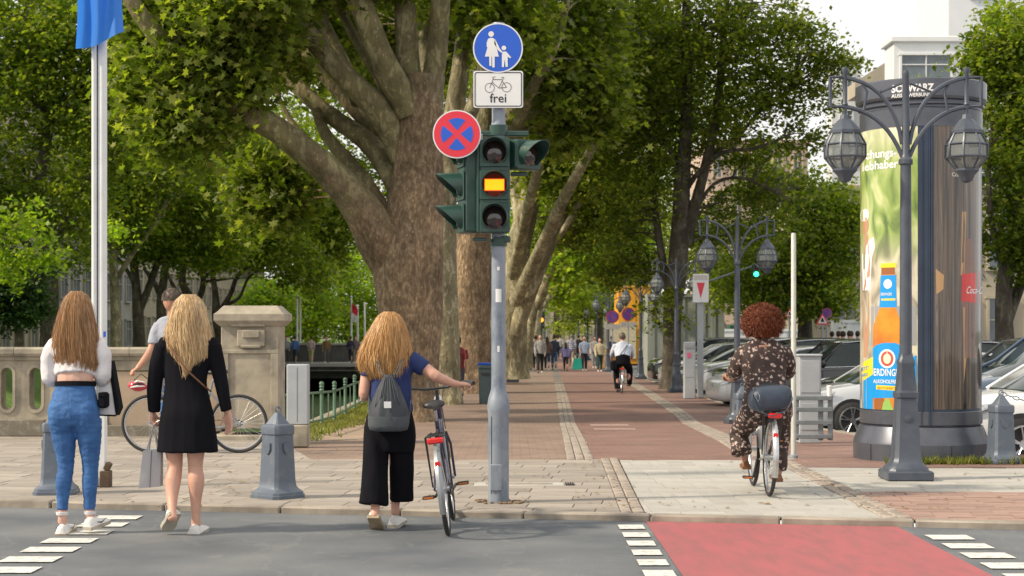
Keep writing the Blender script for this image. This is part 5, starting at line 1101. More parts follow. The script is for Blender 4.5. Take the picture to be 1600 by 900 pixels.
# ================================================================ CARS AND BACKDROP BUILDINGS
def paint(name, c, rough=.28, metal=.3): return pm(name, c, rough, metal, tuple(x*.96 for x in c), 3, coat=1.0)
PAINT = {'silver': paint('silver_car_paint', (.52, .54, .56), .3, .4), 'white': paint('white_car_paint', (.72, .73, .74), .3, 0), 'black': paint('black_car_paint', (.015, .017, .02), .2), 'blue': paint('blue_grey_car_paint', (.055, .09, .15), .25), 'grey': paint('dark_grey_car_paint', (.06, .065, .07), .25)}
LG = pm('headlight_glass', (.55, .58, .6), .08, .3, (.3, .32, .34), 30, coat=1); plate_w = pm('licence_plate', (.7, .7, .68), .4)
def make_car(H=1.48, L=4.3, suv=0):
    rt = thing('parked_car', '', 'car', (0, 0, 0), group='cars parked beside the path')
    k = L/4.3; up_ = suv*.12
    body = MB()
    st = [(0, .50, .30, .50), (.03, .66, .24, .62), (.12, .78, .2, .72), (.35, .86, .18, .80), (.7, .89, .18, .87), (1.1, .9, .18, .93), (1.45, .9, .2, .97), (2.1, .905, .2, .99), (2.9, .905, .2, 1.01), (3.5, .9, .2, 1.03), (3.95, .87, .22, 1.03), (4.18, .80, .26, .98), (4.28, .70, .32, .88), (4.30, .55, .36, .74)]
    rg = []
    for x, w_, z0, zs in st:
        zs += up_; m_ = (z0+zs)/2
        pts = [(-w_*.75, z0), (-w_*.97, z0+.07), (-w_, m_-.05), (-w_*.995, m_+.10), (-w_*.965, zs-.10), (-w_*.90, zs-.02), (-w_*.72, zs+.012), (-w_*.30, zs+.03)]
        pts = pts+[(-y, z) for y, z in reversed(pts)]; rg.append([(x*k, y, z) for y, z in pts])
    body.rings(rg); body_o = body.build('body', PAINT['silver'], rt, smooth=45)
    gh = MB(); rg = []
    for x, hb, zt, ht in [(1.02, .70, .96, .62), (1.5, .80, 1.22, .62), (1.92, .84, H-.05, .60), (2.3, .85, H-.01, .61), (2.9, .85, H, .61), (3.45, .84, H-.04, .58), (3.85, .80, 1.28+up_, .56), (4.14, .72, 1.02, .55)]:
        zb_ = .90+up_; zt = max(zt, zb_+.04)
        rg.append([(x*k, y, z) for y, z in ((-hb, zb_), (-hb*.985, zb_+.08*(zt-zb_)), (-(ht+.3*(hb-ht)), zt-.05), (-ht*.9, zt), (ht*.9, zt), (ht+.3*(hb-ht), zt-.05), (hb*.985, zb_+.08*(zt-zb_)), (hb, zb_))])
    gh.rings(rg); gh.build('windows', M['glass'], rt, smooth=40)
    rf = MB(); rg = []
    for x, hb, zt in [(1.86, .60, H-.055), (1.95, .64, H-.03), (2.3, .665, H+.012), (2.9, .665, H+.018), (3.4, .65, H-.01), (3.6, .60, H-.06)]:
        rg.append([(x*k, y, z) for y, z in ((-hb, zt-.05), (-hb*.95, zt-.005), (-hb*.5, zt+.012), (hb*.5, zt+.012), (hb*.95, zt-.005), (hb, zt-.05))])
    rf.rings(rg); rf.build('roof', PAINT['silver'], rt, smooth=45)
    for s in (-1, 1):
        MB().tube([(1.05*k, s*.76, .93+up_), (1.5*k, s*.735, 1.20+up_*.5), (1.93*k, s*.665, H-.055)], .028, 6).build('pillar', PAINT['silver'], rt)
        MB().tube([(2.62*k, s*.87, .98+up_), (2.60*k, s*.70, H-.05)], .032, 6, flat=.4).build('pillar', PAINT['silver'], rt)
        MB().tube([(3.95*k, s*.80, 1.02+up_), (3.75*k, s*.76, 1.24+up_*.5), (3.45*k, s*.675, H-.06)], .07, 6, flat=.35).build('pillar', PAINT['silver'], rt)
    ch = MB()
    for s in (-1, 1): ch.tube([(1.2*k, s*.872, .955+up_), (2.0*k, s*.895, .975+up_), (3.2*k, s*.895, .99+up_), (3.9*k, s*.845, 1.02+up_)], .009, 5)
    for s in (-1, 1): ch.tube([(1.9*k, s*.675, H-.06), (2.4*k, s*.695, H-.02), (3.1*k, s*.69, H-.025), (3.5*k, s*.67, H-.07)], .010, 5)
    ch.build('trim', M['chrome'], rt)
    for s in (-1, 1):
        mb = MB().sphere((1.42*k, s*1.0, 1.03+up_), (.075, .12, .075), 10, 7); mb.tube([(1.42*k, s*.87, .98+up_), (1.42*k, s*.95, 1.0+up_)], .025, 6); mb.build('wing_mirror', M['black'], rt)
        hl = MB().rings([[(x, s*y, z+up_) for x, y, z in q] for q in ([(.045, .60, .66), (.06, .45, .60), (.02, .45, .55), (.03, .62, .58)], [(.30, .83, .79), (.22, .70, .76), (.12, .78, .64), (.24, .865, .68)], [(.58, .885, .83), (.56, .875, .80), (.50, .895, .76), (.56, .897, .80)])])
        hl.build('headlight', LG, rt)
        fg = MB().sphere((.14, s*.70, .36), (.05, .08, .045), 10, 6); fg.build('fog_lamp', LG, rt)
        MB().rings([[(x, s*y, z+up_) for x, y, z in q] for q in ([(4.17, .80, .78), (4.20, .80, .92), (4.10, .86, .92), (4.08, .865, .80)], [(4.305, .50, .80), (4.28, .5, .90), (4.2, .5, .90), (4.2, .5, .8)])]).build('tail_light', M['red'], rt)
        dr = MB()
        for x in (1.45, 2.62, 3.55): dr.box((x*k, s*.906, .60+up_/2), (.008, .004, .70))
        dr.box((2.5*k, s*.909, .30), (2.1, .006, .06)); dr.build('door_seam', M['black'], rt)
        MB().box((2.42*k, s*.918, .86+up_), (.17, .02, .03), bev=.008).build('door_handle', PAINT['silver'], rt); MB().box((3.35*k, s*.915, .88+up_), (.17, .02, .03), bev=.008).build('door_handle', PAINT['silver'], rt)
    g = MB().box((.045, 0, .50+up_), (.06, .95, .10), bev=.02); g.box((.07, 0, .33), (.08, 1.2, .12), bev=.02); g.build('grille', M['black'], rt)
    MB().box((.008, 0, .43), (.012, .52, .11)).build('licence_plate', plate_w, rt); MB().lathe([(.045, 0), (.03, .01)], 12).v
    bd = MB().lathe([(.05, 0), (.045, .012), (.01, .015)], 14); bd.v = [(.005-z, x, .58+up_+y) for x, y, z in bd.v]; bd.build('badge', M['chrome'], rt)
    for x in (.85, 3.45):
        for s in (-1, 1):
            ar = MB().lathe([(.375, 0), (.375, .2)], 28); ar.v = [(x*k+a, s*(.908-c), .325+b_) for a, b_, c in ar.v]; ar.build('wheel_arch', M['black'], rt)
            ty = MB().lathe([(.20, -.01), (.235, .0), (.31, .0), (.328, .02), (.33, .1), (.325, .19), (.2, .2)], 32); ty.v = [(x*k+a, s*(.915-c), .325+b_) for a, b_, c in ty.v]; tyo = ty.build('wheel', M['rubber'], rt, smooth=50)
            ri = MB()
            for kk in range(5):
                a = kk*2*math.pi/5+.3
                for da in (-.16, .16):
                    ri.tube([(.05*math.cos(a), .05*math.sin(a), .0), (.215*math.cos(a+da), .215*math.sin(a+da), -.012)], [.028, .022], 5, flat=.6)
            ri.lathe([(.06, -.02), (.055, .02)], 12); n0 = len(ri.v); rr_ = [(.222*math.cos(q*math.pi/12), .222*math.sin(q*math.pi/12), -.01) for q in range(24)]; ri.tube(rr_, .016, 5, closed=True)
            ri.v = [(x*k+a, s*(.925-c), .325+b_) for a, b_, c in ri.v]; ri.build('rim', M['chrome'], tyo)
    return rt
def recolour(o, mat):
    for c in o.children:
        if c.type == 'MESH' and c.name.split('.')[0] in ('body', 'roof', 'pillar', 'door_handle'):
            c.data = c.data.copy(); c.data.materials[0] = mat
hatch = make_car(); suv = make_car(1.66, 4.4, 1)
cars = [(hatch, 5.12, 21.3, 'white', .10, 'silver white car at the right edge behind the chain'), (suv, 5.60, 24.4, 'blue', .08, 'dark blue car with light windows behind the silver white car'),
        (suv, 6.1, 27.2, 'grey', .10, 'dark car just behind the grey cabinet with dark windscreen'), (hatch, 4.80, 30.0, 'silver', .12, 'silver car with five spoke wheel left of the advertising column'),
        (suv, 5.9, 33.2, 'black', .10, 'black tall car behind the silver car'), (suv, 5.0, 37.3, 'black', .12, 'black car with number plate beside the rider in floral clothes'), (hatch, 4.78, 41.2, 'white', .18, 'white car pointing at the grey ticket machine'),
        (suv, 5.3, 45.0, 'black', .10, 'dark tall car behind the white car at the ticket machine'), (suv, 5.2, 48.6, 'silver', .1, 'pale tall car behind the ticket machine'), (hatch, 5.0, 52.6, 'grey', .1, 'dark hatchback right of the forked tree trunk'),
        (hatch, 4.95, 57.5, 'silver', .12, 'silver car left of the forked tree trunk'), (suv, 4.9, 61.5, 'black', .1, 'black car farthest down the row near the kiosk'), (hatch, 10.6, 37, 'white', .05, 'white roofed car in the second row behind the red haired rider'), (suv, 11.6, 44, 'silver', .05, 'pale tall car in the second row left of the advertising column'),
        (hatch, 12.6, 31, 'grey', 0, 'grey car roof behind the blue car at the right edge')]
used = set()
for src, x, y, colr, rz, lab in cars:
    if id(src) not in used: used.add(id(src)); o = src
    else: o = copy_tree(src)
    o.location = (x, y, zpk(y)-.002); o['label'] = lab; o['_c'] = colr; o.rotation_euler.z = rz
for o in [c for c in col.objects if c.get('_c')]:
    recolour(o, PAINT[o['_c']]); del o['_c']

# ---- buildings ---------------------------------------------------------------
facade = pm('pale_stone_facade', (.42, .37, .29), .8, 0, (.34, .30, .235), .8, bump=.004); facade2 = pm('grey_stone_facade', (.33, .32, .30), .8, 0, (.27, .26, .25), .8); wglass = pm('window_glass', (.06, .08, .10), .12, 0, (.14, .17, .20), .5, spec=.8)
whitep = pm('white_wall_panel', (.68, .70, .71), .6, 0, (.62, .64, .66), .5); pinkp = pm('pink_beige_facade', (.55, .42, .34), .8, 0, (.48, .37, .30), .6)
def building(lab, x0, x1, y0, y1, z0, z1, mat, bays, floors, face='S', ww=.55, wh=.6, roof=None, name='building', cat='building'):
    """block with window openings recessed in the face seen from the path: S looks to the camera, E and W along the canal"""
    rt = thing(name, lab, cat, ((x0+x1)/2, (y0+y1)/2, z0))
    wl = MB().box(((x0+x1)/2, (y0+y1)/2, (z0+z1)/2), (x1-x0, y1-y0, z1-z0)); w_o = wl.build('wall', mat, rt, smooth=0)
    MB().box(((x0+x1)/2, (y0+y1)/2, z1+.2), (x1-x0+.5, y1-y0+.5, .4), bev=.05).build('cornice', roof or mat, rt)
    Ln = (x1-x0) if face == 'S' else (y1-y0); bw, fh = Ln/bays, (z1-z0)/floors
    fm_ = MB().box((0, 0, 0), (bw*ww, .10, fh*wh)).mesh('window', wglass, smooth=0)
    f2 = MB()
    for sx in (-1, 1): f2.box((sx*bw*ww/2, -.05, 0), (.14, .22, fh*wh+.14))
    for sz in (-1, 1): f2.box((0, -.06, sz*fh*wh/2), (bw*ww+.3, .26, .14))
    f2.box((0, -.05, 0), (.07, .14, fh*wh)); f2.box((0, -.05, fh*wh*.15), (bw*ww, .12, .07)); fr_ = f2.mesh('window_frame', mat, smooth=0)
    for i in range(bays):
        for j in range(floors):
            c = (i+.5)*bw; zc_ = (j+.5)*fh
            o = link('window', fm_, rt); p = link('frame', fr_, o)
            if face == 'S': o.location = (x0+c-(x0+x1)/2, y0-.02-(y0+y1)/2, zc_)
            elif face == 'E': o.location = (x1+.02-(x0+x1)/2, y0+c-(y0+y1)/2, zc_); o.rotation_euler.z = R(90)
            else: o.location = (x0-.02-(x0+x1)/2, y0+c-(y0+y1)/2, zc_); o.rotation_euler.z = R(-90)
    return rt
for k, (ya, yb_, h_, mt, lab) in enumerate([(70, 96, 17, facade2, 'grey stone building behind the left edge trees'), (97, 124, 19, facade, 'pale stone building behind the flagpole on the far bank'), (125, 150, 18, facade2, 'grey stone building behind the leaning bank trees'), (151, 182, 20, facade, 'beige stone building seen just left of the stone pier'), (183, 230, 18, facade, 'farthest beige building behind the bright round tree')]):
    building(lab, -48, -33, ya, yb_, -.9, h_, mt, int((yb_-ya)/3.2), 5, 'E')
wb = building('white panelled building rising above the advertising column', P(1397, 0, 120).x, P(1397, 0, 120).x+22, 120, 123, -1.2, P(0, 66, 120).z, whitep, 5, 6, 'S', .8, .55)
tw = building('white tower block behind the panelled building at the top right', P(1482, 0, 141).x, P(1482, 0, 141).x+16, 141, 152, -1.2, P(0, -60, 141).z, whitep, 3, 7, 'S', .3, .3)
building('low white building left of the advertising column top', P(1300, 0, 135).x, P(1346, 0, 135).x, 135, 137, -1.2, P(0, 96, 135).z, whitep, 1, 8, 'S', .4, .4)
b_ = building('pink beige old building glimpsed through the lime tree twigs', P(1105, 0, 160).x, P(1262, 0, 160).x, 160, 175, -1.2, P(0, 225, 160).z, pinkp, 5, 5, 'S', .45, .6)
bs = thing('gable_roof', 'sloping beige gable beside the white panelled building', 'roof', (P(1370, 0, 130).x, 130, 15)); q = [P(1336, 128, 130), P(1398, 88, 130), P(1398, 150, 130), P(1336, 150, 130)]
MB().prism([(p.x, p.z) for p in q], 130, 133, 'y').build('slope', facade, bs, smooth=0)
building('beige shop front behind the tree at the right edge', P(1290, 0, 96).x, P(1290, 0, 96).x+30, 96, 112, -1.2, 9, facade, 14, 2, 'S', .6, .7)
building('long beige building closing the view at the end of the path', P(700, 0, 290).x, P(1020, 0, 290).x, 290, 305, -1.4, 14, facade, 14, 4, 'S', .45, .6)
# site hoarding, container, kiosk
corr = pm('grey_green_container', (.33, .36, .33), .6, .1, (.28, .31, .285), 1.2, bump=.003); orange = pm('orange_yellow_cladding', (.78, .40, .03), .6, 0, (.66, .30, .02), 1.5)
def ribbed(name, lab, cat, x0, x1, y0, y1, z0, z1, mat, rib=.25):
    rt = thing(name, lab, cat, ((x0+x1)/2, (y0+y1)/2, z0)); MB().box(((x0+x1)/2, (y0+y1)/2, (z0+z1)/2), (x1-x0, y1-y0, z1-z0)).build('wall', mat, rt, smooth=0)
    mb = MB()
    for i in range(int((x1-x0)/rib)): mb.box((x0+(i+.5)*rib, y0-.015, (z0+z1)/2), (rib*.4, .03, z1-z0-.2))
    mb.box(((x0+x1)/2, y0-.03, z1-.06), (x1-x0+.04, .08, .12)); mb.box(((x0+x1)/2, y0-.03, z0+.1), (x1-x0+.04, .08, .12)); o = mb.build('ribs', mat, rt, smooth=0); o['kind'] = 'stuff'; return rt
ribbed('site_container', 'grey green site container behind the forked dark tree', 'container', P(1012, 0, 68).x, P(1132, 0, 68).x, 68, 71, zg(68)-.1, P(0, 459, 68).z, corr, .4)
kk = ribbed('kiosk', 'orange yellow clad kiosk behind the purple round signs', 'kiosk', P(966, 0, 104).x, P(1016, 0, 104).x, 104, 108, zg(104), P(0, 446, 104).z, orange, .6)
xk = P(960, 0, 104).x
MB().box((P(974, 0, 104).x, 103.9, P(0, 520, 104).z-.6), (1.5, .1, 1.9)).build('doorway', pm('pale_curtain', (.6, .55, .4), .8), kk)
ribbed('site_hoarding', 'long white site hoarding behind the row of parked cars', 'hoarding', P(1098, 0, 84).x, P(1262, 0, 84).x, 84, 84.2, -1.0, P(0, 514, 84).z, whitep, 2.4)
ribbed('white_container', 'white container between the tree and the advertising column', 'container', P(1318, 0, 75).x, P(1350, 0, 75).x, 75, 78, -.9, P(0, 500, 75).z, whitep, .5)
for i, x in enumerate((1150, 1165, 1185, 1218)):
    lab = ('green roof hatch car beyond the white hoarding', 'red van roof beyond the white hoarding', 'teal site box beyond the white hoarding', 'pale board beyond the white hoarding')[i]; cc = ((.03, .12, .08), (.6, .05, .04), (.05, .35, .28), (.5, .45, .3))[i]
    ribbed('site_box', lab, 'box', P(x-9, 0, 88).x, P(x+7, 0, 88).x, 88, 90, -1, P(0, 507, 88).z, pm('site_box_paint', cc, .5), .3)
for i in range(3):
    x = P(948+i*11, 0, 86).x
    br = thing('barrier', ('orange crowd barrier left end by the path', 'orange crowd barrier in the middle by the path', 'orange crowd barrier right end by the path')[i], 'barrier', (x, 86-i*.3, zg(86)), group='orange barriers')
    mb = MB(); 
    for q in range(6): mb.box((x-.26+q*.105, 86-i*.3, zg(86)+.55), (.05, .03, .8), bev=.005)
    mb.build('bars', orange, br)['kind'] = 'stuff'; MB().box((x, 86-i*.3, zg(86)+.97), (.66, .04, .1), bev=.01).build('rail', orange, br); MB().box((x, 86-i*.3, zg(86)+.14), (.66, .3, .1), bev=.01).build('foot', orange, br)
# footbridge over the canal
deck = P(0, 567, 112).z; fb = thing('footbridge', 'dark footbridge over the canal carrying several walkers', 'bridge', (-11.5, 112, deck))
gb = pm('dark_bridge_stone', (.10, .10, .095), .9, 0, (.06, .06, .055), 2, bump=.01)
MB().box((-11.5, 113.5, deck-.12), (16, 5, .24), bev=.02).build('deck', facade2, fb)
ar = MB(); outer = [(-19.5, deck-.24), (-3.6, deck-.24), (-3.6, -3.0)]+[(-11.5+7.2*math.cos(R(180*j/16)), -3.0+1.15*math.sin(R(180*j/16))) for j in range(17)]+[(-19.5, -3.0)]
vs = []; n = 16
top = [(-19.5+15.9*j/n, deck-.24) for j in range(n+1)]; bot = [(-11.5-7.95*math.cos(R(180*j/n)), -3.0+1.2*math.sin(R(180*j/n))) for j in range(n+1)]
V = [(p[0], 111.3, p[1]) for p in top+bot]+[(p[0], 115.8, p[1]) for p in top+bot]; F = []
for j in range(n): F += [(j+1, j, n+1+j, n+2+j), (2*n+2+j, 2*n+3+j, 3*n+4+j, 3*n+3+j), (n+1+j, 3*n+3+j, 3*n+4+j, n+2+j)]
ar.add(V, F); ar.build('arch', gb, fb, smooth=0)
MB().box((-11.5, 115.9, deck+.55), (16, .25, 1.1), bev=.02).build('parapet', gb, fb); MB().box((-11.5, 115.85, deck+1.18), (16.2, .4, .14), bev=.02).build('coping', facade2, fb)
rail = MB()
for j in range(54): rail.tube([(-19.3+j*.3, 111.25, deck), (-19.3+j*.3, 111.25, deck+.95)], .012, 4)
rail.build('balusters', M['iron'], fb)['kind'] = 'stuff'; MB().tube([(-19.4, 111.25, deck+.97), (-3.7, 111.25, deck+.97)], .02, 5).build('handrail', M['iron'], fb)
# pale poles and the red and white flag beyond the bridge
for i, (px, pt, pbm, D_, lab) in enumerate([(464, 462, 545, 120, 'pale pole beyond the bridge just right of the stone pier'), (469, 466, 545, 122, 'second thinner pale pole beyond the bridge right of the stone pier'), (549, 464, 530, 124, 'pale flagpole carrying the red and white flag'), (559, 478, 530, 126, 'pale pole just right of the red and white flag'), (570, 474, 530, 126, 'pale pole nearest the big trunk beyond the bridge')]):
    t_ = thing('pole', lab, 'pole', (P(px, 0, D_).x, D_, -1.2), group='pale poles beyond the bridge'); a, c = P(px, pt, D_), P(px, pbm+40, D_)
    MB().tube([c, a], [.085, .06], 8).build('shaft', M['white'], t_); MB().sphere(a, .09, 8, 6).build('finial', M['white'], t_)
D_ = 123.8; V = []; F = []
for j in range(9):
    for i in range(5): V.append(P(550+i*2.4-j*.35*(i/4), 473+j*3.7+i*(2.6 if j < 5 else 1.0)*(1-j/12), D_+.1*math.sin(i*1.5+j)))
mb = MB(); F = [(j*5+i, j*5+i+1, j*5+i+6, j*5+i+5) for j in range(8) for i in range(4)]; mb.add(V, F)
mb.m = [0 if k//4 < 4 else 1 for k in range(32)]; o = mb.build('flag', [SR, SW], smooth=80); tag(o, 'small red and white flag flying beyond the bridge', 'flag')
# bins, ticket machine, cabinets, signs
binm = pm('dark_teal_bin', (.045, .075, .085), .55, 0, (.035, .055, .065), 5)
def bin_(px0, px1, pt, D_, lab, mat):
    x0, x1 = P(px0, 0, D_).x, P(px1, 0, D_).x; z0, z1 = zg(D_), P(0, pt, D_).z; cx_ = (x0+x1)/2; w_ = x1-x0
    rt = thing('litter_bin', lab, 'litter bin', (cx_, D_, z0)); MB().rings([[(cx_+sx*w_/2*f, D_+sy*w_/2*f, z) for sx, sy in ((-1, -1), (1, -1), (1, 1), (-1, 1))] for z, f in ((z0, .86), (z0+.05, .9), (z1-.08, 1.0))]).build('tub', mat, rt, smooth=20)
    MB().box((cx_, D_, z1-.04), (w_*1.08, w_*1.08, .09), bev=.02).build('lid', mat, rt); MB().box((cx_, D_-w_/2, z1-.2), (w_*.6, .02, .06), bev=.005).build('slot', M['black'], rt)
bin_(748, 768, 571, 42, 'dark teal litter bin beside the signal post', binm); bin_(790, 812, 556, 62, 'black litter bin on the footpath farther down', M['iron'])
t_ = [o for o in col.objects if o.name == 'litter_bin'][0]; MB().box((P(757, 0, 42).x, 42.05, P(0, 569, 42).z), (.36, .34, .07), bev=.03).build('liner', solid('blue_liner', (.01, .06, .4)), t_)
D_ = 45.5; zt_ = lambda py: P(0, py, D_).z; x0, x1 = P(1068, 0, D_).x, P(1086, 0, D_).x
tm_ = thing('ticket_machine', 'slim light grey parking ticket machine with small pink sign', 'ticket machine', ((x0+x1)/2, D_, zg(D_)))
MB().box(((x0+x1)/2, D_, (zg(D_)+zt_(534))/2), (x1-x0, .28, zt_(534)-zg(D_)), bev=.02).build('housing', gp, tm_); MB().box(((x0+x1)/2, D_-.145, zt_(541)), (x1-x0-.03, .02, .1), bev=.004).build('display', SBK, tm_)
MB().box(((x0+x1)/2-.02, D_-.145, zt_(555)), (.09, .01, .14)).build('pink_sign', solid('print_pink', (.75, .12, .22)), tm_); MB().box(((x0+x1)/2, D_-.143, zt_(580)), (x1-x0-.06, .008, .3)).build('door', gp, tm_)
xs = P(1094, 0, D_+.5).x; sp_ = thing('sign_mast', 'grey mast with a white plate bearing a red triangle above the ticket machine', 'sign', (xs, D_+.5, zg(D_)))
MB().box((xs, D_+.5, (zg(D_)+zt_(470))/2), (.16, .12, zt_(470)-zg(D_)), bev=.015).build('mast', gp, sp_); MB().box((xs-.0, D_+.38, zt_(450)), (.42, .05, .76), bev=.01).build('plate', SW, sp_)
MB().add(*flatpoly([(xs-.11, zt_(441)), (xs, zt_(466)), (xs+.11, zt_(441))], D_+.352)).build('red_triangle', SR, sp_); MB().box((xs, D_+.352, zt_(433)), (.36, .004, .13)).build('caption_strip', pm('faded_caption', (.45, .38, .36), .6, 0, (.7, .7, .7), 60), sp_)
x0, x1 = P(1246, 0, 22.8).x, P(1280, 0, 22.8).x; D_ = 22.8; z_ = lambda py: P(0, py, D_).z
cb = thing('utility_cabinet', 'light grey utility cabinet right of the red haired rider', 'cabinet', ((x0+x1)/2, D_, zg(D_)))
MB().box(((x0+x1)/2, D_, (zg(D_)+z_(556))/2), (x1-x0, .3, z_(556)-zg(D_)), bev=.01).build('housing', gp, cb); MB().box(((x0+x1)/2, D_, z_(555)), (x1-x0+.03, .34, .03), bev=.008).build('lid', gp, cb)
MB().box(((x0+x1)/2, D_-.153, z_(588)), (x1-x0-.04, .01, .42), bev=.003).build('door', gp, cb); MB().box(((x0+x1)/2, D_-.153, z_(650)), (x1-x0-.04, .01, .35), bev=.003).build('door', gp, cb)
rkm = pm('dull_galvanised', (.24, .27, .29), .55, .3, (.17, .20, .22), 8)
fr = thing('steel_rack', 'galvanised low steel rack standing around the foot of the utility cabinet', 'rack', (P(1270, 0, 22).x, 22, 0)); X_ = lambda px: P(px, 0, 22).x; Z_ = lambda py: P(0, py, 22).z
for py in (622, 640, 660, 682): MB().box((X_(1271), 22, Z_(py)), (X_(1300)-X_(1243), .05, .055), bev=.006).build('crossbar', rkm, fr)
for px in (1245, 1283, 1298): MB().box((X_(px), 22.03, (Z_(618)+Z_(688))/2), (.06, .05, Z_(618)-Z_(688)), bev=.006).build('upright', rkm, fr)
t_ = thing('paper_cup', 'white paper cup standing on the steel rack', 'cup', (X_(1296), 22, Z_(618))); MB().lathe([(.028, -.01), (.036, .11)], 12, (X_(1296), 22, Z_(618))).build('cup', SW, t_); MB().lathe([(.038, .108), (.038, .12), (.03, .128)], 12, (X_(1296), 22, Z_(618))).build('lid', SW, t_)
D_ = 19.25; t_ = thing('slim_post', 'slim pale metal post right of the rider in the floral suit', 'post', (P(1240, 0, D_).x, D_, 0)); MB().lathe([(.030, -.01), (.028, P(0, 366, D_).z), (.02, P(0, 364, D_).z)], 14, (P(1240, 0, D_).x, D_, 0)).build('shaft', pm('pale_post', (.55, .56, .52), .5, .1, (.45, .46, .43), 6), t_); MB().lathe([(.05, 0), (.048, .03), (.03, .04)], 14, (P(1240, 0, D_).x, D_, 0)).build('foot', M['steel'], t_)
def post_sign(px, py, pbase, D_, rpx, kind, lab, mats, txt=None):
    c = P(px, py, D_); g_ = zg(D_) if c.x < 5 else zpk(D_); rt = thing('traffic_sign', lab, 'sign', (c.x, D_, g_)); r = rpx*D_/FPX
    MB().tube([(c.x, D_+.04, g_), (c.x, D_+.04, c.z+r*.8)], .03, 8).build('post', M['steel'], rt)
    if kind == 'round':
        mb = MB().lathe([(r, 0), (r, .02)], 28); mb.v = [(c.x+a, D_-.01+q, c.z+b_) for a, b_, q in mb.v]; mb.build('plate', mats[0], rt); MB().add(*disc((c.x, c.z), r*.78, D_-.014)).build('field', mats[1], rt); MB().add(*bar2((c.x-r*.6, c.z+r*.6), (c.x+r*.6, c.z-r*.6), r*.2, D_-.018)).build('stripe', mats[0], rt)
        if txt: MB().box((c.x, D_-.0, c.z-r*1.55), (r*2.4, .02, r*.8), bev=.004).build('caption_plate', pm('small_grey_plate', (.45, .45, .45), .6, 0, (.2, .2, .2), 40, fac=(.5, .6)), rt)
    elif kind == 'tri':
        for rr2, mt, dy in ((r, mats[0], 0), (r*.68, mats[1], -.012)):
            MB().prism([(c.x+rr2*math.cos(R(a)), c.z-r*.1+rr2*math.sin(R(a))) for a in (90, 210, 330)], D_-.01+dy, D_+.008+dy, 'y').build('plate' if dy == 0 else 'field', mt, rt, smooth=0)
        MB().prism([(c.x-.25*r, c.z-.25*r), (c.x+.25*r, c.z-.25*r), (c.x+.05*r, c.z+.3*r), (c.x-.1*r, c.z+.3*r)], D_-.03, D_-.024, 'y').build('pictogram', SK, rt, smooth=0)
    elif kind == 'rect':
        MB().box((c.x, D_, c.z), (2*r, .02, 2*r), bev=.004).build('plate', mats[0], rt); 
        for q in (-.4, .1, .5): MB().box((c.x, D_-.014, c.z+q*r), (1.3*r, .004, .2*r)).build('line', mats[1], rt)
    return rt
P_pu = solid('sign_purple_red', (.32, .03, .12)); P_pb = solid('sign_dusky_blue', (.10, .05, .30)); sgn_g = solid('sign_green', (.0, .25, .12))
post_sign(957, 495, 580, 78, 10, 'round', 'left purple red round no parking sign before the kiosk', (P_pu, P_pb), 1); post_sign(982, 491, 580, 76, 10.5, 'round', 'right purple red round no parking sign before the kiosk', (P_pu, P_pb), 1)
post_sign(1285, 500, 560, 58, 12, 'tri', 'red triangular warning sign right of the red haired rider', (SR, SW)); post_sign(1234, 490, 560, 62, 9, 'tri', 'small red triangular warning sign behind the slim post', (SR, SW)); post_sign(1241, 472, 560, 64, 9.5, 'rect', 'green rectangular road sign behind the slim post', (sgn_g, SW)); post_sign(1292, 489, 560, 60, 8, 'round', 'dark round sign peeking out behind the warning triangle', (P_pu, P_pb))
post_sign(1112, 508, 540, 82, 5, 'round', 'small dark red round sign left above the white hoarding', (P_pu, P_pb)); post_sign(1130, 508, 540, 82, 5, 'round', 'small dark red round sign right above the white hoarding', (P_pu, P_pb)); post_sign(846, 474, 560, 96, 8, 'round', 'dark blue round sign above the walkers at the end of the path', (SB, SB))
def small_signal(px, py, D_, s_, on, lab, gz=None, arm=False, w3=3):
    c = P(px, py, D_); rt = thing('traffic_light', lab, 'traffic light', (c.x, D_, zg(D_))); mb = MB().box((c.x, D_, c.z), (s_, .2, s_*w3*.9), bev=.02); mb.build('signal_head', sg, rt)
    cc = {'r': (1, .03, .01), 'o': (1, .30, .02), 'g': (.05, 1, .45)}[on]; zz_ = {'r': s_*.9, 'o': 0, 'g': -s_*.9 if w3 == 3 else -s_*.5}[on]
    for k in range(w3):
        zl_ = (k-(w3-1)/2)*s_*.9; lt = abs(zl_-zz_) < s_*.3
        d = MB().lathe([(s_*.34, 0), (s_*.2, .03), (.002, .04)], 14); d.v = [(c.x+a, D_-.101-q, c.z+zl_+b_) for a, b_, q in d.v]; d.build('lens', pm('distant_lit_lens', cc, .4, emit=2.5) if lt else lensd, rt)
    if arm: MB().tube([(c.x, D_+.1, c.z+.2), P(1100, 442, D_+.5), P(1050, 455, D_+.5)], .03, 6).build('arm', M['steel'], rt)
    else: MB().tube([(c.x+.0, D_+.15, zg(D_)), (c.x, D_+.15, c.z+s_*2)], .06, 8).build('post', sg, rt)
    return rt
small_signal(829, 463, 88, .40, 'g', 'dark signal on a pole beside the leaning plane trunk'); small_signal(846, 500, 94, .34, 'o', 'small signal glowing orange at the end of the path'); small_signal(1181, 423, 60, .27, 'g', 'small signal glowing green hanging on an arm by the lamp', arm=True, w3=2); small_signal(68, 506, 88, .36, 'o', 'small signal glowing orange on the far bank at the left', w3=3)
for c in [o for o in col.objects if o.get('label', '').startswith('small signal glowing orange on the far')]:
    pass
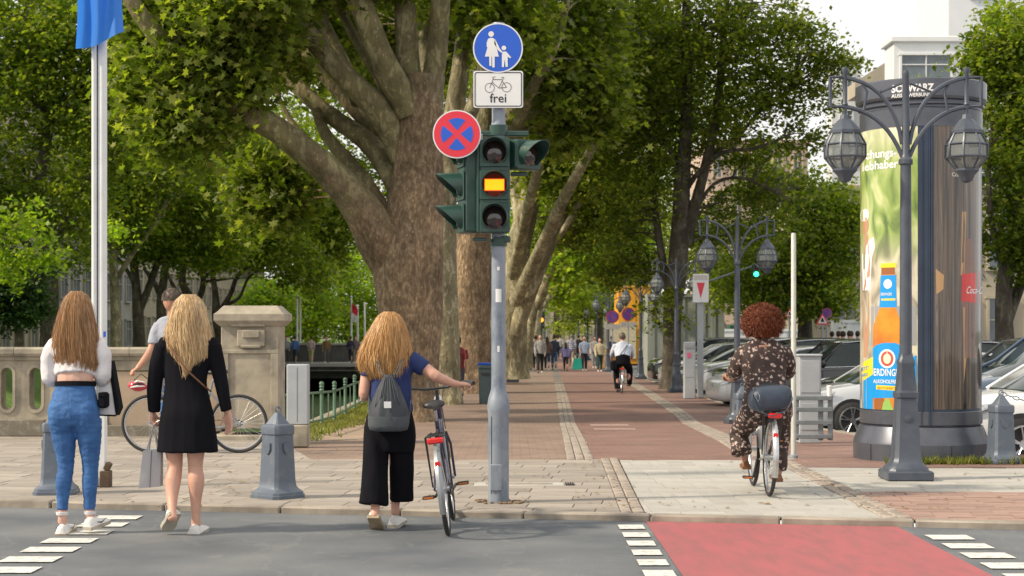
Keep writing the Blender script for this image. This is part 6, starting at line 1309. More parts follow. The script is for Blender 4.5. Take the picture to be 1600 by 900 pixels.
# ================================================================ PEOPLE AND BICYCLES
from mathutils import noise as MN
def remesh(mb, voxel, name, mat, parent, smooth=2, disp=0, dscale=6, dstretch=(1, 1, 1), factor=.5):
    """fuse closed shapes into one continuous surface"""
    me = mb.mesh('tmp', mat, smooth=0); o = bpy.data.objects.new('tmp', me); col.objects.link(o)
    md = o.modifiers.new('r', 'REMESH'); md.mode = 'VOXEL'; md.voxel_size = voxel; md.use_smooth_shade = True
    if smooth: ms = o.modifiers.new('s', 'SMOOTH'); ms.factor = factor; ms.iterations = smooth
    dg = bpy.context.evaluated_depsgraph_get(); nm = bpy.data.meshes.new_from_object(o.evaluated_get(dg))
    bpy.data.objects.remove(o); bpy.data.meshes.remove(me); n = len(nm.vertices); co = np.empty(n*3, np.float32); nm.vertices.foreach_get('co', co); co = co.reshape(-1, 3)
    if disp:
        no = np.empty(n*3, np.float32); nm.vertices.foreach_get('normal', no); no = no.reshape(-1, 3); sx, sy, sz = dstretch
        d = np.array([MN.noise(Vector((c[0]*sx, c[1]*sy, c[2]*sz))*dscale)+.5*MN.noise(Vector((c[0]*sx, c[1]*sy, c[2]*sz))*dscale*2.3) for c in co]); co = co+no*(d*disp)[:, None]
    if parent: co = co-np.array(wloc(parent), dtype=np.float32)
    nm.vertices.foreach_set('co', co.astype(np.float32).ravel()); nm.name = name; nm.materials.clear(); nm.materials.append(mat); nm.update(); nm.shade_smooth()
    return link(name, nm, parent)
class Fig:
    def __init__(s, D): s.D = D; s.k = D/FPX
    def p(s, px, py, dy=0): q = P(px, py, s.D); q.y += dy; return q
    def chain(s, mb, pts, ratio=.8, n=16, round_=True):
        """pts: (px, py, dy, r_px[, ratio]) -> closed tapered shape"""
        P3 = [(s.p(a[0], a[1], a[2]), a[3]*s.k, a[4] if len(a) > 4 else ratio) for a in pts]; Q = []
        for i in range(len(P3)-1):
            (a, ra, fa), (b_, rb, fb_) = P3[i], P3[i+1]; p0 = P3[i-1][0] if i else a; p3 = P3[i+2][0] if i+2 < len(P3) else b_; r0 = P3[i-1][1] if i else ra; r3 = P3[i+2][1] if i+2 < len(P3) else rb
            for j in range(4):
                u = j/4; cr = lambda w0, w1, w2, w3: .5*((2*w1)+(w2-w0)*u+(2*w0-5*w1+4*w2-w3)*u*u+(3*w1-w0-3*w2+w3)*u**3)
                Q.append((Vector([cr(p0[q], a[q], b_[q], p3[q]) for q in range(3)]), max(.002, cr(r0, ra, rb, r3)), fa+(fb_-fa)*u))
        Q.append(P3[-1])
        if round_:
            (a, ra, fa), (b_, rb, fb_) = Q[0], Q[1]; t = (a-b_).normalized(); Q = [(a+t*ra*.55*fa, ra*.45, fa), (a+t*ra*.3*fa, ra*.82, fa)]+Q
            (a, ra, fa), (b_, rb, fb_) = Q[-1], Q[-2]; t = (a-b_).normalized(); Q = Q+[(a+t*ra*.3*fa, ra*.82, fa), (a+t*ra*.55*fa, ra*.45, fa)]
        up = None; mb.tube([q[0] for q in Q], [q[1] for q in Q], n, flat=[q[2] for q in Q], up=(0, 1, 0)); return mb
def hand(mb, wrist, d, nrm, L=.175, curl=.35, spread=.06, side=1, grip=False):
    """palm with four fingers and a thumb; d to the fingertips, nrm out of the palm"""
    d = Vector(d).normalized(); nrm = Vector(nrm); nrm = (nrm-d*nrm.dot(d)).normalized(); s = d.cross(nrm)*side; w = Vector(wrist)
    for k in range(4):      # palm bones side by side
        o = s*(-.027+.018*k); mb.tube([w+o*.6, w+o*.9+d*L*.25, w+o+d*L*.5], [.014, .0155, .0125], 8, up=tuple(nrm))
    for k, ln in enumerate((.40, .46, .43, .33)):
        b_ = w+s*(-.028+.0187*k)+d*L*.48; ang = 0; p = b_; pts = [p]; c = curl*(1+.12*k)
        for j, f in enumerate((.45, .32, .25)):
            ang += c*(1.0 if j else .6)*(2.2 if grip else 1); dd = d*math.cos(ang)+nrm*math.sin(ang)+s*(spread*(k-1.5)*.5); p = p+dd.normalized()*L*ln*f*1.15; pts.append(p)
        mb.tube(pts, [.0095, .0088, .008, .0065], 7)
    b_ = w+s*-.020+d*L*.12; q = b_-s*.022+d*L*.16+nrm*.012; q2 = q-s*.008+d*L*.15+nrm*(.012 if not grip else .03); q3 = q2+d*L*.12+nrm*.008
    mb.tube([b_, q, q2, q3], [.013, .0115, .0095, .007], 7)
def hairmat(name, a, b_, c, rough=.42):
    m, t, bs = newmat(name); L = t.links.new; gi = N(t, 'NewGeometry'); cr = t.nodes.new('ShaderNodeValToRGB'); L(gi.outputs['Random Per Island'], cr.inputs[0]); e = cr.color_ramp.elements
    e[0].color = c4(a); e[1].color = c4(c); x = e.new(.5); x.color = c4(b_)
    tcn = N(t, 'TexCoord'); mp = N(t, 'Mapping'); mp.inputs['Scale'].default_value = (30, 30, 2.5); L(tcn.outputs['Object'], mp.inputs[0]); no = N(t, 'TexNoise', Scale=2.2, Detail=4); L(mp.outputs[0], no.inputs['Vector'])
    mr = N(t, 'MapRange'); mr.inputs[1].default_value = .3; mr.inputs[2].default_value = .7; mr.inputs[3].default_value = .65; mr.inputs[4].default_value = 1.3; L(no.outputs['Fac'], mr.inputs[0])
    mu = N(t, 'VectorMath', operation='SCALE'); L(cr.outputs[0], mu.inputs[0]); L(mr.outputs[0], mu.inputs['Scale']); L(mu.outputs[0], bs.inputs['Base Color']); bs.inputs['Roughness'].default_value = rough; bs.inputs['Specular IOR Level'].default_value = .45
    return m
def hair_long(f, rows, dyc, depth, mat, parent, n=420, seed=1, wave=1.0, ragged=14, r=.0028):
    """rows: (py, left px, right px). strands run from the crown down the back over that outline"""
    rn = random.Random(seed); py0, py1 = rows[0][0], rows[-1][0]
    def at(py):
        for (a, l, r_), (b_, l2, r2) in zip(rows, rows[1:]):
            if py <= b_: u = (py-a)/(b_-a); return l+(l2-l)*u, r_+(r2-r_)*u
        return rows[-1][1:]
    mb = MB(); top = rows[0]
    # inner mass
    rg = []
    for i in range(15):
        py = py0+(py1-8-py0)*i/14; l, r_ = at(py); cx_, hw = (l+r_)/2, (r_-l)/2*.90; dd = depth*(.35+.65*math.sin(min(1, (py-py0)/38)*math.pi/2)) if i else depth*.2
        dd *= 1-.45*max(0, (py-(py0+60))/(py1-py0)); hw = max(2, hw)
        rg.append([f.p(cx_+hw*math.cos(a), py, dyc-dd*.9*math.sin(a)*(1 if math.sin(a) > 0 else .5)) for a in [2*math.pi*j/20 for j in range(20)]][::-1])
    mb.rings(rg)
    for s_ in range(n):
        phi = rn.uniform(-1.45, 1.45); end = py1-rn.random()**2*ragged*1.6+rn.uniform(-4, 5); st = py0+rn.random()**1.5*22; fly = rn.random() < .09; lay = rn.uniform(1.03, 1.13) if fly else rn.uniform(.90, 1.04); w1, w2 = rn.uniform(0, 6.28), rn.uniform(.8, 2.0); pts = []; m_ = 11; dphi = rn.gauss(0, .10)
        for i in range(m_+1):
            u = i/m_; py = st+(end-st)*u; l, r_ = at(min(py, py1)); cx_, hw = (l+r_)/2, (r_-l)/2; dd = depth*(.35+.65*math.sin(min(1, (py-py0+2)/38)*math.pi/2)); dd *= 1-.45*max(0, (py-(py0+60))/(py1-py0)); ph = phi+dphi*u
            x = cx_+hw*math.sin(ph)*lay+wave*1.6*math.sin(w1+u*6.0*w2)*u; y = dyc-dd*math.cos(ph)*lay-.004*wave*math.cos(w1+u*7*w2)
            pts.append(f.p(x, py, y))
        rr_ = r*(rn.uniform(.25, .45) if fly else rn.uniform(.7, 1.4)); mb.tube(pts, [rr_*.7]+[rr_]*(m_-3)+[rr_*.8, rr_*.55, rr_*.2], 4, cap=False)
    o = mb.build('hair', mat, parent, smooth=70); return o
denim = pm('blue_denim', (.045, .145, .37), .8, 0, (.026, .09, .26), 9, 12, fac=(.36, .64), bump=.005, bscale=30)
denim_seam = pm('denim_seam', (.07, .16, .33), .8)
whitecloth = pm('white_cotton', (.74, .72, .74), .8, 0, (.66, .64, .67), 5, bump=.008, bscale=14)
blackcloth = pm('black_fabric', (.0065, .0065, .009), .95, 0, (.009, .009, .013), 5, bump=.01, bscale=12, spec=.12)
navy = pm('navy_cotton', (.018, .035, .14), .85, 0, (.014, .028, .11), 5, bump=.008, bscale=16)
shoe_w = pm('white_shoe_leather', (.74, .73, .72), .55, 0, (.68, .66, .64), 8); sole_t = pm('tan_rubber_sole', (.42, .33, .23), .8, 0, (.32, .25, .17), 12); sole_g = pm('grey_rubber_sole', (.48, .45, .38), .8, 0, (.38, .35, .29), 12)
brown_l = pm('brown_leather', (.20, .085, .035), .5, 0, (.15, .06, .025), 8)
h_dark = hairmat('brown_blonde_hair', (.20, .10, .045), (.34, .185, .085), (.50, .31, .16)); h_blond = hairmat('pale_blonde_hair', (.40, .26, .13), (.56, .39, .21), (.68, .52, .32)); h_gold = hairmat('golden_blonde_hair', (.33, .17, .06), (.50, .28, .11), (.62, .40, .19)); h_red = hairmat('copper_curly_hair', (.07, .014, .005), (.15, .034, .010), (.28, .075, .024), .6); h_grey = hairmat('short_grey_brown_hair', (.07, .05, .035), (.11, .08, .06), (.17, .14, .11))
def head_at(f, mb, px, py, r, dy=0, turn=0):
    """skull, jaw, nose, ears; the face looks away from the camera (+Y) turned by turn"""
    c = f.p(px, py, dy); R_ = r*f.k; ct, st_ = math.cos(turn), math.sin(turn); W = lambda x, y, z: (c.x+x*ct+y*st_, c.y-x*st_+y*ct, c.z+z)
    mb.sphere(tuple(c), (R_*.80, R_*.98, R_*1.0), 16, 12); mb.sphere(W(0, R_*.28, -R_*.42), (R_*.60, R_*.62, R_*.72), 14, 10)
    mb.tube([W(0, R_*.93, R_*.05), W(0, R_*1.12, -R_*.25), W(0, R_*.95, -R_*.38)], [.008, .015, .012], 6)
    mb.tube([W(-.02, R_*.86, -R_*.62), W(0, R_*.90, -R_*.62), W(.02, R_*.86, -R_*.62)], [.006, .010, .006], 6)
    for s in (-1, 1): mb.sphere(W(s*R_*.82, R_*.02, -R_*.12), (.010, .020, .030), 8, 6); mb.sphere(W(s*.032, R_*.84, R_*.02), (.014, .012, .012), 8, 6)
def shoe(name, mats, parent, pts_top, heel, toe, w_, sole_th=.022, lift=0):
    """sneaker from heel to toe (world points) with its own sole"""
    h, t_ = Vector(heel), Vector(toe); d = (t_-h); L_ = d.length; d.normalize(); s = d.cross(Vector((0, 0, 1))); s.normalize(); u = s.cross(d).normalized()
    if u.z < 0: u = -u
    st = [(0, .032, .060), (.06, .040, .085), (.25, .041, .092), (.42, .040, .078), (.6, .046, .058), (.8, .046, .045), (.94, .034, .034), (1.0, .015, .022)]
    mb = MB(); rg = []
    for x, hw, hh in st:
        hw *= w_/.09; c = h+d*(x*L_); rg.append([c+s*(hw*math.cos(a))*(1 if math.sin(a) < .2 else .86)+u*(sole_th+(hh-sole_th)*max(0, math.sin(a))+(.004*math.sin(a) if math.sin(a) < 0 else 0)) for a in [2*math.pi*j/14 for j in range(14)]][::-1])
    mb.rings(rg); o = mb.build(name, mats[0], parent, smooth=60)
    sb = MB(); rg = []
    for x, hw, hh in st:
        hw = hw*w_/.09+.004; c = h+d*(x*L_*1.02-.004); rg.append([c+s*hw+u*sole_th*1.15, c-s*hw+u*sole_th*1.15, c-s*hw*.96, c+s*hw*.96])
    sb.rings(rg); sb.build('sole', mats[1], o, smooth=30)
    if len(mats) > 2:
        cc = h+d*(.42*L_); mb = MB(); mb.tube([cc-s*(.047*w_/.09)-d*.04+u*.052, cc-s*(.050*w_/.09)+u*.040, cc-s*(.047*w_/.09)+d*.06+u*.058], [.003, .006, .002], 5, flat=.5); mb.tube([cc+s*(.047*w_/.09)-d*.04+u*.052, cc+s*(.050*w_/.09)+u*.040, cc+s*(.047*w_/.09)+d*.06+u*.058], [.003, .006, .002], 5, flat=.5); mb.build('side_mark', mats[2], o)
    return o
SKIN = M['skin']; skin_pale = pm('pale_skin', (.66, .42, .33), .5, 0, (.60, .35, .27), 14, bump=.002, bscale=90)

# ---- woman in blue jeans ------------------------------------------------------
f = Fig(12.55); rt = thing('person', 'woman with very long light brown hair, white cropped blouse and blue jeans', 'person', (P(118, 0, 12.55).x, 12.55, -.05)); b = MB()
head_at(f, b, 120, 488, 24, .0)
f.chain(b, [(119, 500, .0, 11), (118, 522, .0, 11), (118, 534, .0, 20)], .9); f.chain(b, [(118, 528, 0, 26, .45), (118, 545, 0, 37, .50), (118, 570, 0, 29, .62), (118, 592, 0, 28.5, .66), (117, 612, 0, 29, .62), (116, 640, 0, 30, .58)])
for sx, pts in ((-1, [(86, 537, .02, 11), (76, 565, .03, 10), (73, 592, .03, 9), (80, 594, .14, 8.5), (92, 590, .24, 7)]), (1, [(150, 537, .02, 11), (159, 565, .03, 10), (161, 592, .03, 9), (155, 595, .14, 8.5), (146, 592, .24, 7)])): f.chain(b, pts, 1)
f.chain(b, [(99, 640, 0, 15), (102, 690, 0, 12), (103, 728, 0, 10), (100, 745, .0, 9.5), (98, 775, .0, 7.2), (98, 806, -.01, 6.8), (98, 815, .0, 8)], 1); f.chain(b, [(134, 640, 0, 15), (139, 690, 0, 12), (140, 728, .02, 10), (139, 750, .02, 9.5), (139, 780, .02, 7.2), (139, 802, .02, 6.8), (141, 812, .05, 8)], 1)
hand(b, f.p(92, 590, .24), (.7, .7, .1), (0, 0, -1), curl=.3); hand(b, f.p(146, 592, .24), (-.6, .7, -.2), (0, 0, -1), curl=.4, side=-1)
remesh(b, .0075, 'body', skin_pale, rt, 2)
b = MB()
f.chain(b, [(118, 597, 0, 30.5, .66), (117, 612, 0, 33, .66), (116.5, 632, -.012, 39, .64), (116.5, 648, -.018, 41, .66), (117, 662, -.01, 36, .62)], round_=False)
f.chain(b, [(98, 636, -.035, 20, 1.0), (97.5, 652, -.04, 20.5, 1.0), (99, 668, -.01, 21, .95)]); f.chain(b, [(136, 636, -.035, 20, 1.0), (136, 652, -.04, 20.5, 1.0), (137, 668, -.01, 21, .95)])
f.chain(b, [(98, 655, 0, 22, .95), (100.5, 690, -.0, 18.2), (102.5, 715, .0, 14.2), (102.5, 735, .0, 12.2), (99.5, 755, .0, 12.4), (98, 780, .0, 9.6), (98, 797, -.01, 8.6)], .98, round_=False); f.chain(b, [(137.5, 655, 0, 22, .95), (140, 690, 0, 18.2), (140.5, 715, .01, 14.4), (140, 735, .02, 12.4), (139.5, 755, .02, 12.4), (139, 780, .02, 9.8), (138.5, 797, .02, 8.8)], .98, round_=False)
o = remesh(b, .008, 'jeans', denim, rt, 3, .004, 16, (1, 1, 2.6))
b = MB(); b.tube([f.p(114.5, 604, -.155), f.p(115, 620, -.17), f.p(116, 636, -.165), f.p(117, 654, -.15)], .0028, 5); b.build('centre_seam', denim_seam, rt)
b = MB()
for pts in ([(92, 622), (99, 627), (111, 622)], [(122, 622), (135, 627), (146, 621)]):
    b.tube([f.p(px, py, -.198+.0016*abs(px-117)) for px, py in pts], .002, 4)
b.tube([f.p(101, 628, -.155), f.p(92, 650, -.155)], .0018, 4); b.build('pocket_stitching', denim_seam, rt)
b = MB(); rg = []
for py, hw in ((596, 31.4), (603.5, 32.4)): rg.append([f.p(118+hw*math.cos(a), py+1.5*math.sin(a), hw*.67*f.k*math.sin(a)) for a in [2*math.pi*j/28 for j in range(28)]])
b.rings(rg, cap=False); b.build('belt', blackcloth, rt)
b = MB()
f.chain(b, [(119, 524, 0, 15, .8), (118, 533, 0, 34, .42), (118, 548, 0, 40, .50), (118, 566, 0, 33, .64), (117.5, 580, -.0, 32, .70), (117.5, 587, -.01, 31, .72)], round_=False)
f.chain(b, [(86, 537, .02, 13.5), (79, 552, .025, 14.5), (75.5, 570, .03, 13.5), (75, 588, .03, 12.5), (80, 595, .09, 11.5), (86, 593, .17, 9)], 1); f.chain(b, [(150, 537, .02, 13.5), (157, 552, .025, 14.5), (159.5, 570, .03, 13.5), (159.5, 588, .03, 12.5), (155, 595, .09, 11.5), (150, 593, .17, 9)], 1)
remesh(b, .009, 'blouse', whitecloth, rt, 2, .009, 13, (1, 1, .7))
hair_long(f, [(455, 112, 128), (461, 104, 137), (475, 98, 143), (492, 93, 147), (512, 88, 151), (535, 84, 154), (555, 84, 156), (568, 87, 156), (578, 94, 152)], .005, .125, h_dark, rt, 1150, 5, .8)
shoe('shoe', (shoe_w, sole_t, M['black']), rt, None, f.p(98.5, 838, -.06), f.p(101, 830, .20), .105); shoe('shoe', (shoe_w, sole_g, M['black']), rt, None, f.p(138, 828, -.03), f.p(160, 818, .17)-Vector((0, 0, .01)), .105)
b = MB()
for px in (98, 139): b.lathe([(.042, 0), (.046, .022), (.043, .024)], 14, tuple(f.p(px, 804, .0+(.03 if px > 100 else -.015))), cap=False)
b.build('sock', whitecloth, rt)
# her white framed carrier bag and small black pouch
bg_ = thing('carrier_bag', 'large white carrier bag with black edge at the side of the woman in jeans', 'bag', tuple(f.p(166, 650, .1)))
MB().rings([[f.p(152, 570, .16), f.p(166, 566, .16), f.p(178, 648, .16), f.p(150, 648, .16)], [f.p(152, 570, .05), f.p(166, 566, .05), f.p(178, 648, .05), f.p(150, 648, .05)]]).build('bag', whitecloth, bg_, smooth=0)
MB().rings([[f.p(166.5, 566, .17), f.p(171, 564, .17), f.p(184.5, 638, .17), f.p(179, 650, .17)], [f.p(166.5, 566, .04), f.p(171, 564, .04), f.p(184.5, 638, .04), f.p(179, 650, .04)]]).build('gusset', blackcloth, bg_, smooth=0)
MB().tube([f.p(150, 649, .045), f.p(179, 650, .045)], .006, 4).build('edge', blackcloth, bg_); MB().tube([f.p(166, 566, .1), f.p(163, 585, .13), f.p(150, 595, .22)], .008, 5).build('strap', blackcloth, bg_)
bg_ = thing('black_pouch', 'small black pouch hanging at the right hip of the woman in jeans', 'pouch', tuple(f.p(162, 625, 0))); MB().box(tuple(f.p(162, 625, .0)), (.062, .12, .115), bev=.015).build('pouch', blackcloth, bg_); MB().box(tuple(f.p(162, 616, -.063)), (.05, .008, .03), bev=.003).build('flap', blackcloth, bg_)

# ---- woman in the black dress -------------------------------------------------
f = Fig(12.6); rt = thing('person', 'woman with wavy pale blonde hair in a short black long sleeved dress', 'person', (P(294, 0, 12.6).x, 12.6, -.05)); b = MB()
head_at(f, b, 294, 489, 24, 0, -.1); f.chain(b, [(294, 500, 0, 11), (294, 522, 0, 11), (294, 534, 0, 20)], .9)
f.chain(b, [(294, 530, 0, 28, .45), (293, 548, 0, 38, .5), (291, 580, 0, 30, .6), (291, 605, 0, 28, .62), (293, 645, 0, 37, .62), (293, 665, 0, 37, .6)])
la = [(257, 540, .0, 11), (246, 575, .01, 10), (240, 608, .02, 9), (237, 640, .04, 6.5)]; ra = [(331, 540, 0, 11), (341, 575, .0, 10), (348, 608, .0, 9), (354, 642, .02, 6.5)]
f.chain(b, la, 1); f.chain(b, ra, 1)
f.chain(b, [(274, 660, 0, 19), (272, 700, 0, 15), (273, 728, .02, 11.5), (271, 750, -.02, 13), (272, 775, -.07, 9), (275, 795, -.14, 7), (277, 806, -.17, 8)], 1)
f.chain(b, [(308, 660, 0, 19), (306, 700, 0, 15), (305, 730, .01, 11.5), (307, 752, -.01, 13), (306, 780, .0, 9), (306, 808, .0, 7), (306, 820, .01, 8)], 1)
hand(b, f.p(237, 642, .04), (.03, .0, -1), (1, -.2, 0), curl=.5, grip=True); hand(b, f.p(355, 644, .02), (.12, .0, -1), (-.6, -.9, 0), curl=.22, side=-1)
remesh(b, .0075, 'body', SKIN, rt, 2)
b = MB()
f.chain(b, [(256, 540, 0, 13), (275, 534, 0, 13), (294, 531, 0, 13), (313, 534, 0, 13), (332, 540, 0, 13)], 1); f.chain(b, [(294, 522, 0, 16, .8), (294, 531, 0, 36, .42), (293, 548, 0, 42, .5), (291, 575, 0, 36, .58), (291, 600, 0, 33, .62), (292, 625, 0, 37, .64), (293, 650, -.01, 42, .64), (293, 680, -.01, 46, .62), (293, 706, -.01, 48.5, .60)], round_=False)
f.chain(b, [(257, 540, 0, 14.5), (246, 575, .01, 12.5), (240, 610, .02, 11.5), (238.5, 644, .04, 9.5)], 1, round_=False); f.chain(b, [(331, 540, 0, 14.5), (341, 575, 0, 12.5), (347, 608, 0, 11.5), (353, 642, .02, 9.5)], 1, round_=False)
o = remesh(b, .009, 'dress', blackcloth, rt, 2, .010, 7, (1, 1, .35))
hair_long(f, [(460, 285, 305), (467, 277, 314), (480, 271, 320), (500, 266, 324), (520, 261, 329), (540, 261, 331), (558, 267, 328), (574, 279, 314), (588, 287, 302)], .005, .125, h_blond, rt, 1150, 9, 2.2, 24)
shoe('shoe', (shoe_w, sole_g), rt, None, f.p(281, 800, -.175), f.p(263, 829, -.055)+Vector((0, 0, .0)), .105)
shoe('shoe', (shoe_w, sole_g), rt, None, f.p(304, 838, -.06), f.p(312, 832, .2), .105)
b = MB(); b.tube([f.p(262, 527, -.05), f.p(275, 548, -.125), f.p(300, 580, -.135), f.p(322, 602, -.09), f.p(330, 612, 0)], .007, 5, flat=.5); b.build('crossbody_strap', brown_l, rt)
sh_ = thing('shopping_bag', 'grey paper shopping bag hanging from the hand of the woman in the black dress', 'bag', tuple(f.p(234, 762, .04)))
greyp = pm('grey_paper', (.42, .41, .42), .7, 0, (.36, .35, .37), 3, bump=.004)
MB().rings([[f.p(219, 762, -.06), f.p(251, 760, -.02), f.p(251, 760, .09), f.p(219, 762, .06)], [f.p(225, 704, -.035), f.p(252, 701, -.01), f.p(252, 701, .07), f.p(225, 704, .05)]]).build('bag', greyp, sh_, smooth=0)
MB().add([f.p(236, 761, -.052), f.p(238, 703, -.035), f.p(239, 703, -.034), f.p(237, 761, -.051)], [(0, 1, 2, 3)]).build('fold', M['iron'], sh_)
for dy in (-.03, .06): MB().tube([f.p(230, 704, dy), f.p(235, 680, .03), f.p(239, 664, .04), f.p(242, 680, .03), f.p(246, 702, dy)], .0055, 5).build('handle', greyp, sh_)

# ---- bicycles -------------------------------------------------------------------
tyre = M['rubber']; rimm = M['chrome']; frm_p = pm('purple_blue_frame', (.035, .035, .09), .3, .2, (.025, .025, .06), 6, coat=.6); frm_g = pm('grey_frame', (.28, .30, .32), .35, .4, (.22, .24, .26), 6, coat=.5); frm_w = pm('white_frame', (.6, .6, .58), .35, .1, coat=.5)
def bicycle(lab, loc, frame_mat, rz=0, lean=0, steer=0, rack=True, fender_mat=None, drop=False, spokes=28, pedal_a=0, guard=True, cat='bicycle'):
    """local +X is forward, wheels on z=0 with the rear wheel's contact at the origin; parts share one turned and leaned place"""
    rt = thing('bicycle', lab, cat, loc); Mx = Matrix.Rotation(rz, 4, 'Z') @ Matrix.Rotation(lean, 4, 'X'); R0, WB = .34, 1.02
    def fin(mb, name, mat, parent=rt, sm=40): mb.v = [tuple(Mx @ Vector(v)) for v in mb.v]; me = mb.mesh(name, mat, smooth=sm); o = link(name, me, parent); return o
    for wx, st in ((0, 0), (WB, steer)):
        cs, sn = math.cos(st), math.sin(st); C = lambda a, r, y=0: (wx+r*math.cos(a)*cs-y*sn, r*math.cos(a)*sn+y*cs, R0+r*math.sin(a))
        t_ = fin(MB().tube([C(k*math.pi/20, R0-.018) for k in range(40)], .018, 8, closed=True), 'wheel', tyre); r_ = MB().tube([C(k*math.pi/20, R0-.042) for k in range(40)], .010, 6, closed=True); fin(r_, 'rim', rimm, t_)
        sp_ = MB()
        for k in range(spokes): a = k*2*math.pi/spokes; y = .03*(1 if k % 2 else -1); sp_.tube([C(a+.5*(1 if k % 4 < 2 else -1), .022, y), C(a, R0-.045)], .0016, 3, cap=False)
        fin(sp_, 'spokes', rimm, t_)['kind'] = 'stuff'; fin(MB().tube([C(0, 0, -.05), C(0, 0, .05)], .02, 10), 'hub', rimm, t_)
        if guard:
            g = MB(); rgs = []
            a0, a1 = (R(-5), R(165)) if wx == 0 else (R(20), R(175))
            if wx == 0: a0, a1 = R(60), R(205)
            for k in range(15):
                a = a0+(a1-a0)*k/14; rgs.append([C(a, R0+.015, -.024), C(a, R0+.026, 0), C(a, R0+.015, .024), C(a, R0+.021, 0)])
            g.rings(rgs); fin(g, 'mudguard', fender_mat or M['chrome'])
    sx, sz = .36, .80; bb = (.43, 0, .29); hd = (.86, 0, .92); hdb = (.90, 0, .70)
    fr = MB(); fr.tube([bb, (.33, 0, .72), (.30, 0, .84)], .016, 8); fr.tube([bb, hdb], .019, 8); fr.tube([hdb, hd], .020, 8)
    if drop: fr.tube([(.32, 0, .76), (.865, 0, .86)], .016, 8)
    else: fr.tube([(.36, 0, .55), (.875, 0, .80)], .016, 8)
    for s in (-1, 1): fr.tube([(0, s*.06, R0), (.2, s*.045, .30), (.40, s*.03, .29)], .010, 6); fr.tube([(0, s*.06, R0), (.33, s*.02, .70)], .009, 6)
    fin(fr, 'frame', frame_mat); fk = MB()
    for s in (-1, 1):
        cs, sn = math.cos(steer), math.sin(steer); fk.tube([(.905, s*.03, .70), (.93, s*.055, .60), (WB-.0-s*.055*sn, s*.055*cs, R0)], .011, 6)
    fin(fk, 'fork', frame_mat)
    sd = MB(); sd.tube([(.30, 0, .82), (.275, 0, .90)], .012, 8); fin(sd, 'seat_post', M['chrome'])
    sd = MB(); rg = []
    for x, hw, z, th in ((.13, .055, .935, .02), (.16, .085, .945, .035), (.23, .08, .94, .035), (.30, .045, .93, .03), (.38, .026, .932, .024), (.42, .015, .925, .014)): rg.append([(x, hw*math.cos(a), z+th*math.sin(a)*(1 if math.sin(a) > 0 else .9)) for a in [2*math.pi*j/12 for j in range(12)]])
    sd.rings(rg); fin(sd, 'saddle', M['black'], sm=60)
    hb = MB(); cs, sn = math.cos(steer), math.sin(steer)
    T = lambda x, y, z: (.84+x*cs-y*sn, x*sn+y*cs, z)
    hb.tube([(.86, 0, .90), T(0, 0, 1.03)], .014, 8)
    if drop: hb.tube([T(.0, -.20, 1.03), T(.04, -.06, 1.03), T(.04, .06, 1.03), T(.0, .20, 1.03)], .013, 8); hb.tube([T(0, -.2, 1.03), T(.1, -.21, 1.03), T(.12, -.21, .95), T(.03, -.21, .90)], .013, 8); hb.tube([T(0, .2, 1.03), T(.1, .21, 1.03), T(.12, .21, .95), T(.03, .21, .90)], .013, 8)
    else: hb.tube([T(-.16, -.29, 1.05), T(-.06, -.24, 1.07), T(.04, -.08, 1.04), T(.04, .08, 1.04), T(-.06, .24, 1.07), T(-.16, .29, 1.05)], .011, 8)
    fin(hb, 'handlebar', M['black'])
    if not drop:
        for s in (-1, 1): fin(MB().tube([T(-.17, s*.295, 1.05), T(-.09, s*.26, 1.065)], .017, 8), 'grip', M['black']); fin(MB().tube([T(-.05, s*.22, 1.06), T(-.08, s*.28, 1.03)], .006, 5), 'brake_lever', M['black'])
        cb_ = MB().tube([T(.03, .05, 1.04), T(.14, .06, 1.10), T(.12, .02, .95), (.92, .03, .75)], .004, 4); cb_.tube([T(.03, -.05, 1.04), T(.15, -.06, 1.06), T(.12, -.02, .92), (.92, -.03, .72)], .004, 4); fin(cb_, 'cable', M['black']); fin(MB().sphere(T(.09, 0, .95), (.04, .035, .04), 10, 7), 'headlamp', M['chrome'])
    ck = MB().lathe([(.085, -.004), (.09, 0), (.085, .004)], 24, cap=True); ck.v = [(bb[0]+x, -.05+z, bb[2]+y) for x, y, z in ck.v]; fin(ck, 'chainring', M['black'] if not drop else rimm)
    cg = MB(); cg.tube([(0, -.055, R0+.035), (bb[0], -.055, bb[2]+.088)], .004, 4); cg.tube([(0, -.055, R0-.035), (bb[0], -.055, bb[2]-.088)], .004, 4); cg.lathe([(.04, 0), (.04, .01)], 14); cg.v = cg.v[:-28]+[(x, -.06+z, R0+y) for x, y, z in cg.v[-28:]]; fin(cg, 'chain', M['black'])
    for s in (-1, 1):
        a = pedal_a+(math.pi if s > 0 else 0); e = (bb[0]+.17*math.cos(a), s*.075, bb[2]+.17*math.sin(a)); cr_ = fin(MB().tube([(bb[0], s*.05, bb[2]), e], .011, 6), 'crank', M['black']); fin(MB().box((e[0], s*.125, e[2]), (.075, .09, .024), bev=.006), 'pedal', M['black'], cr_); fin(MB().box((e[0]-.039, s*.125, e[2]), (.004, .07, .012)), 'pedal_reflector', solid('amber_reflector', (.6, .15, .01)), cr_)
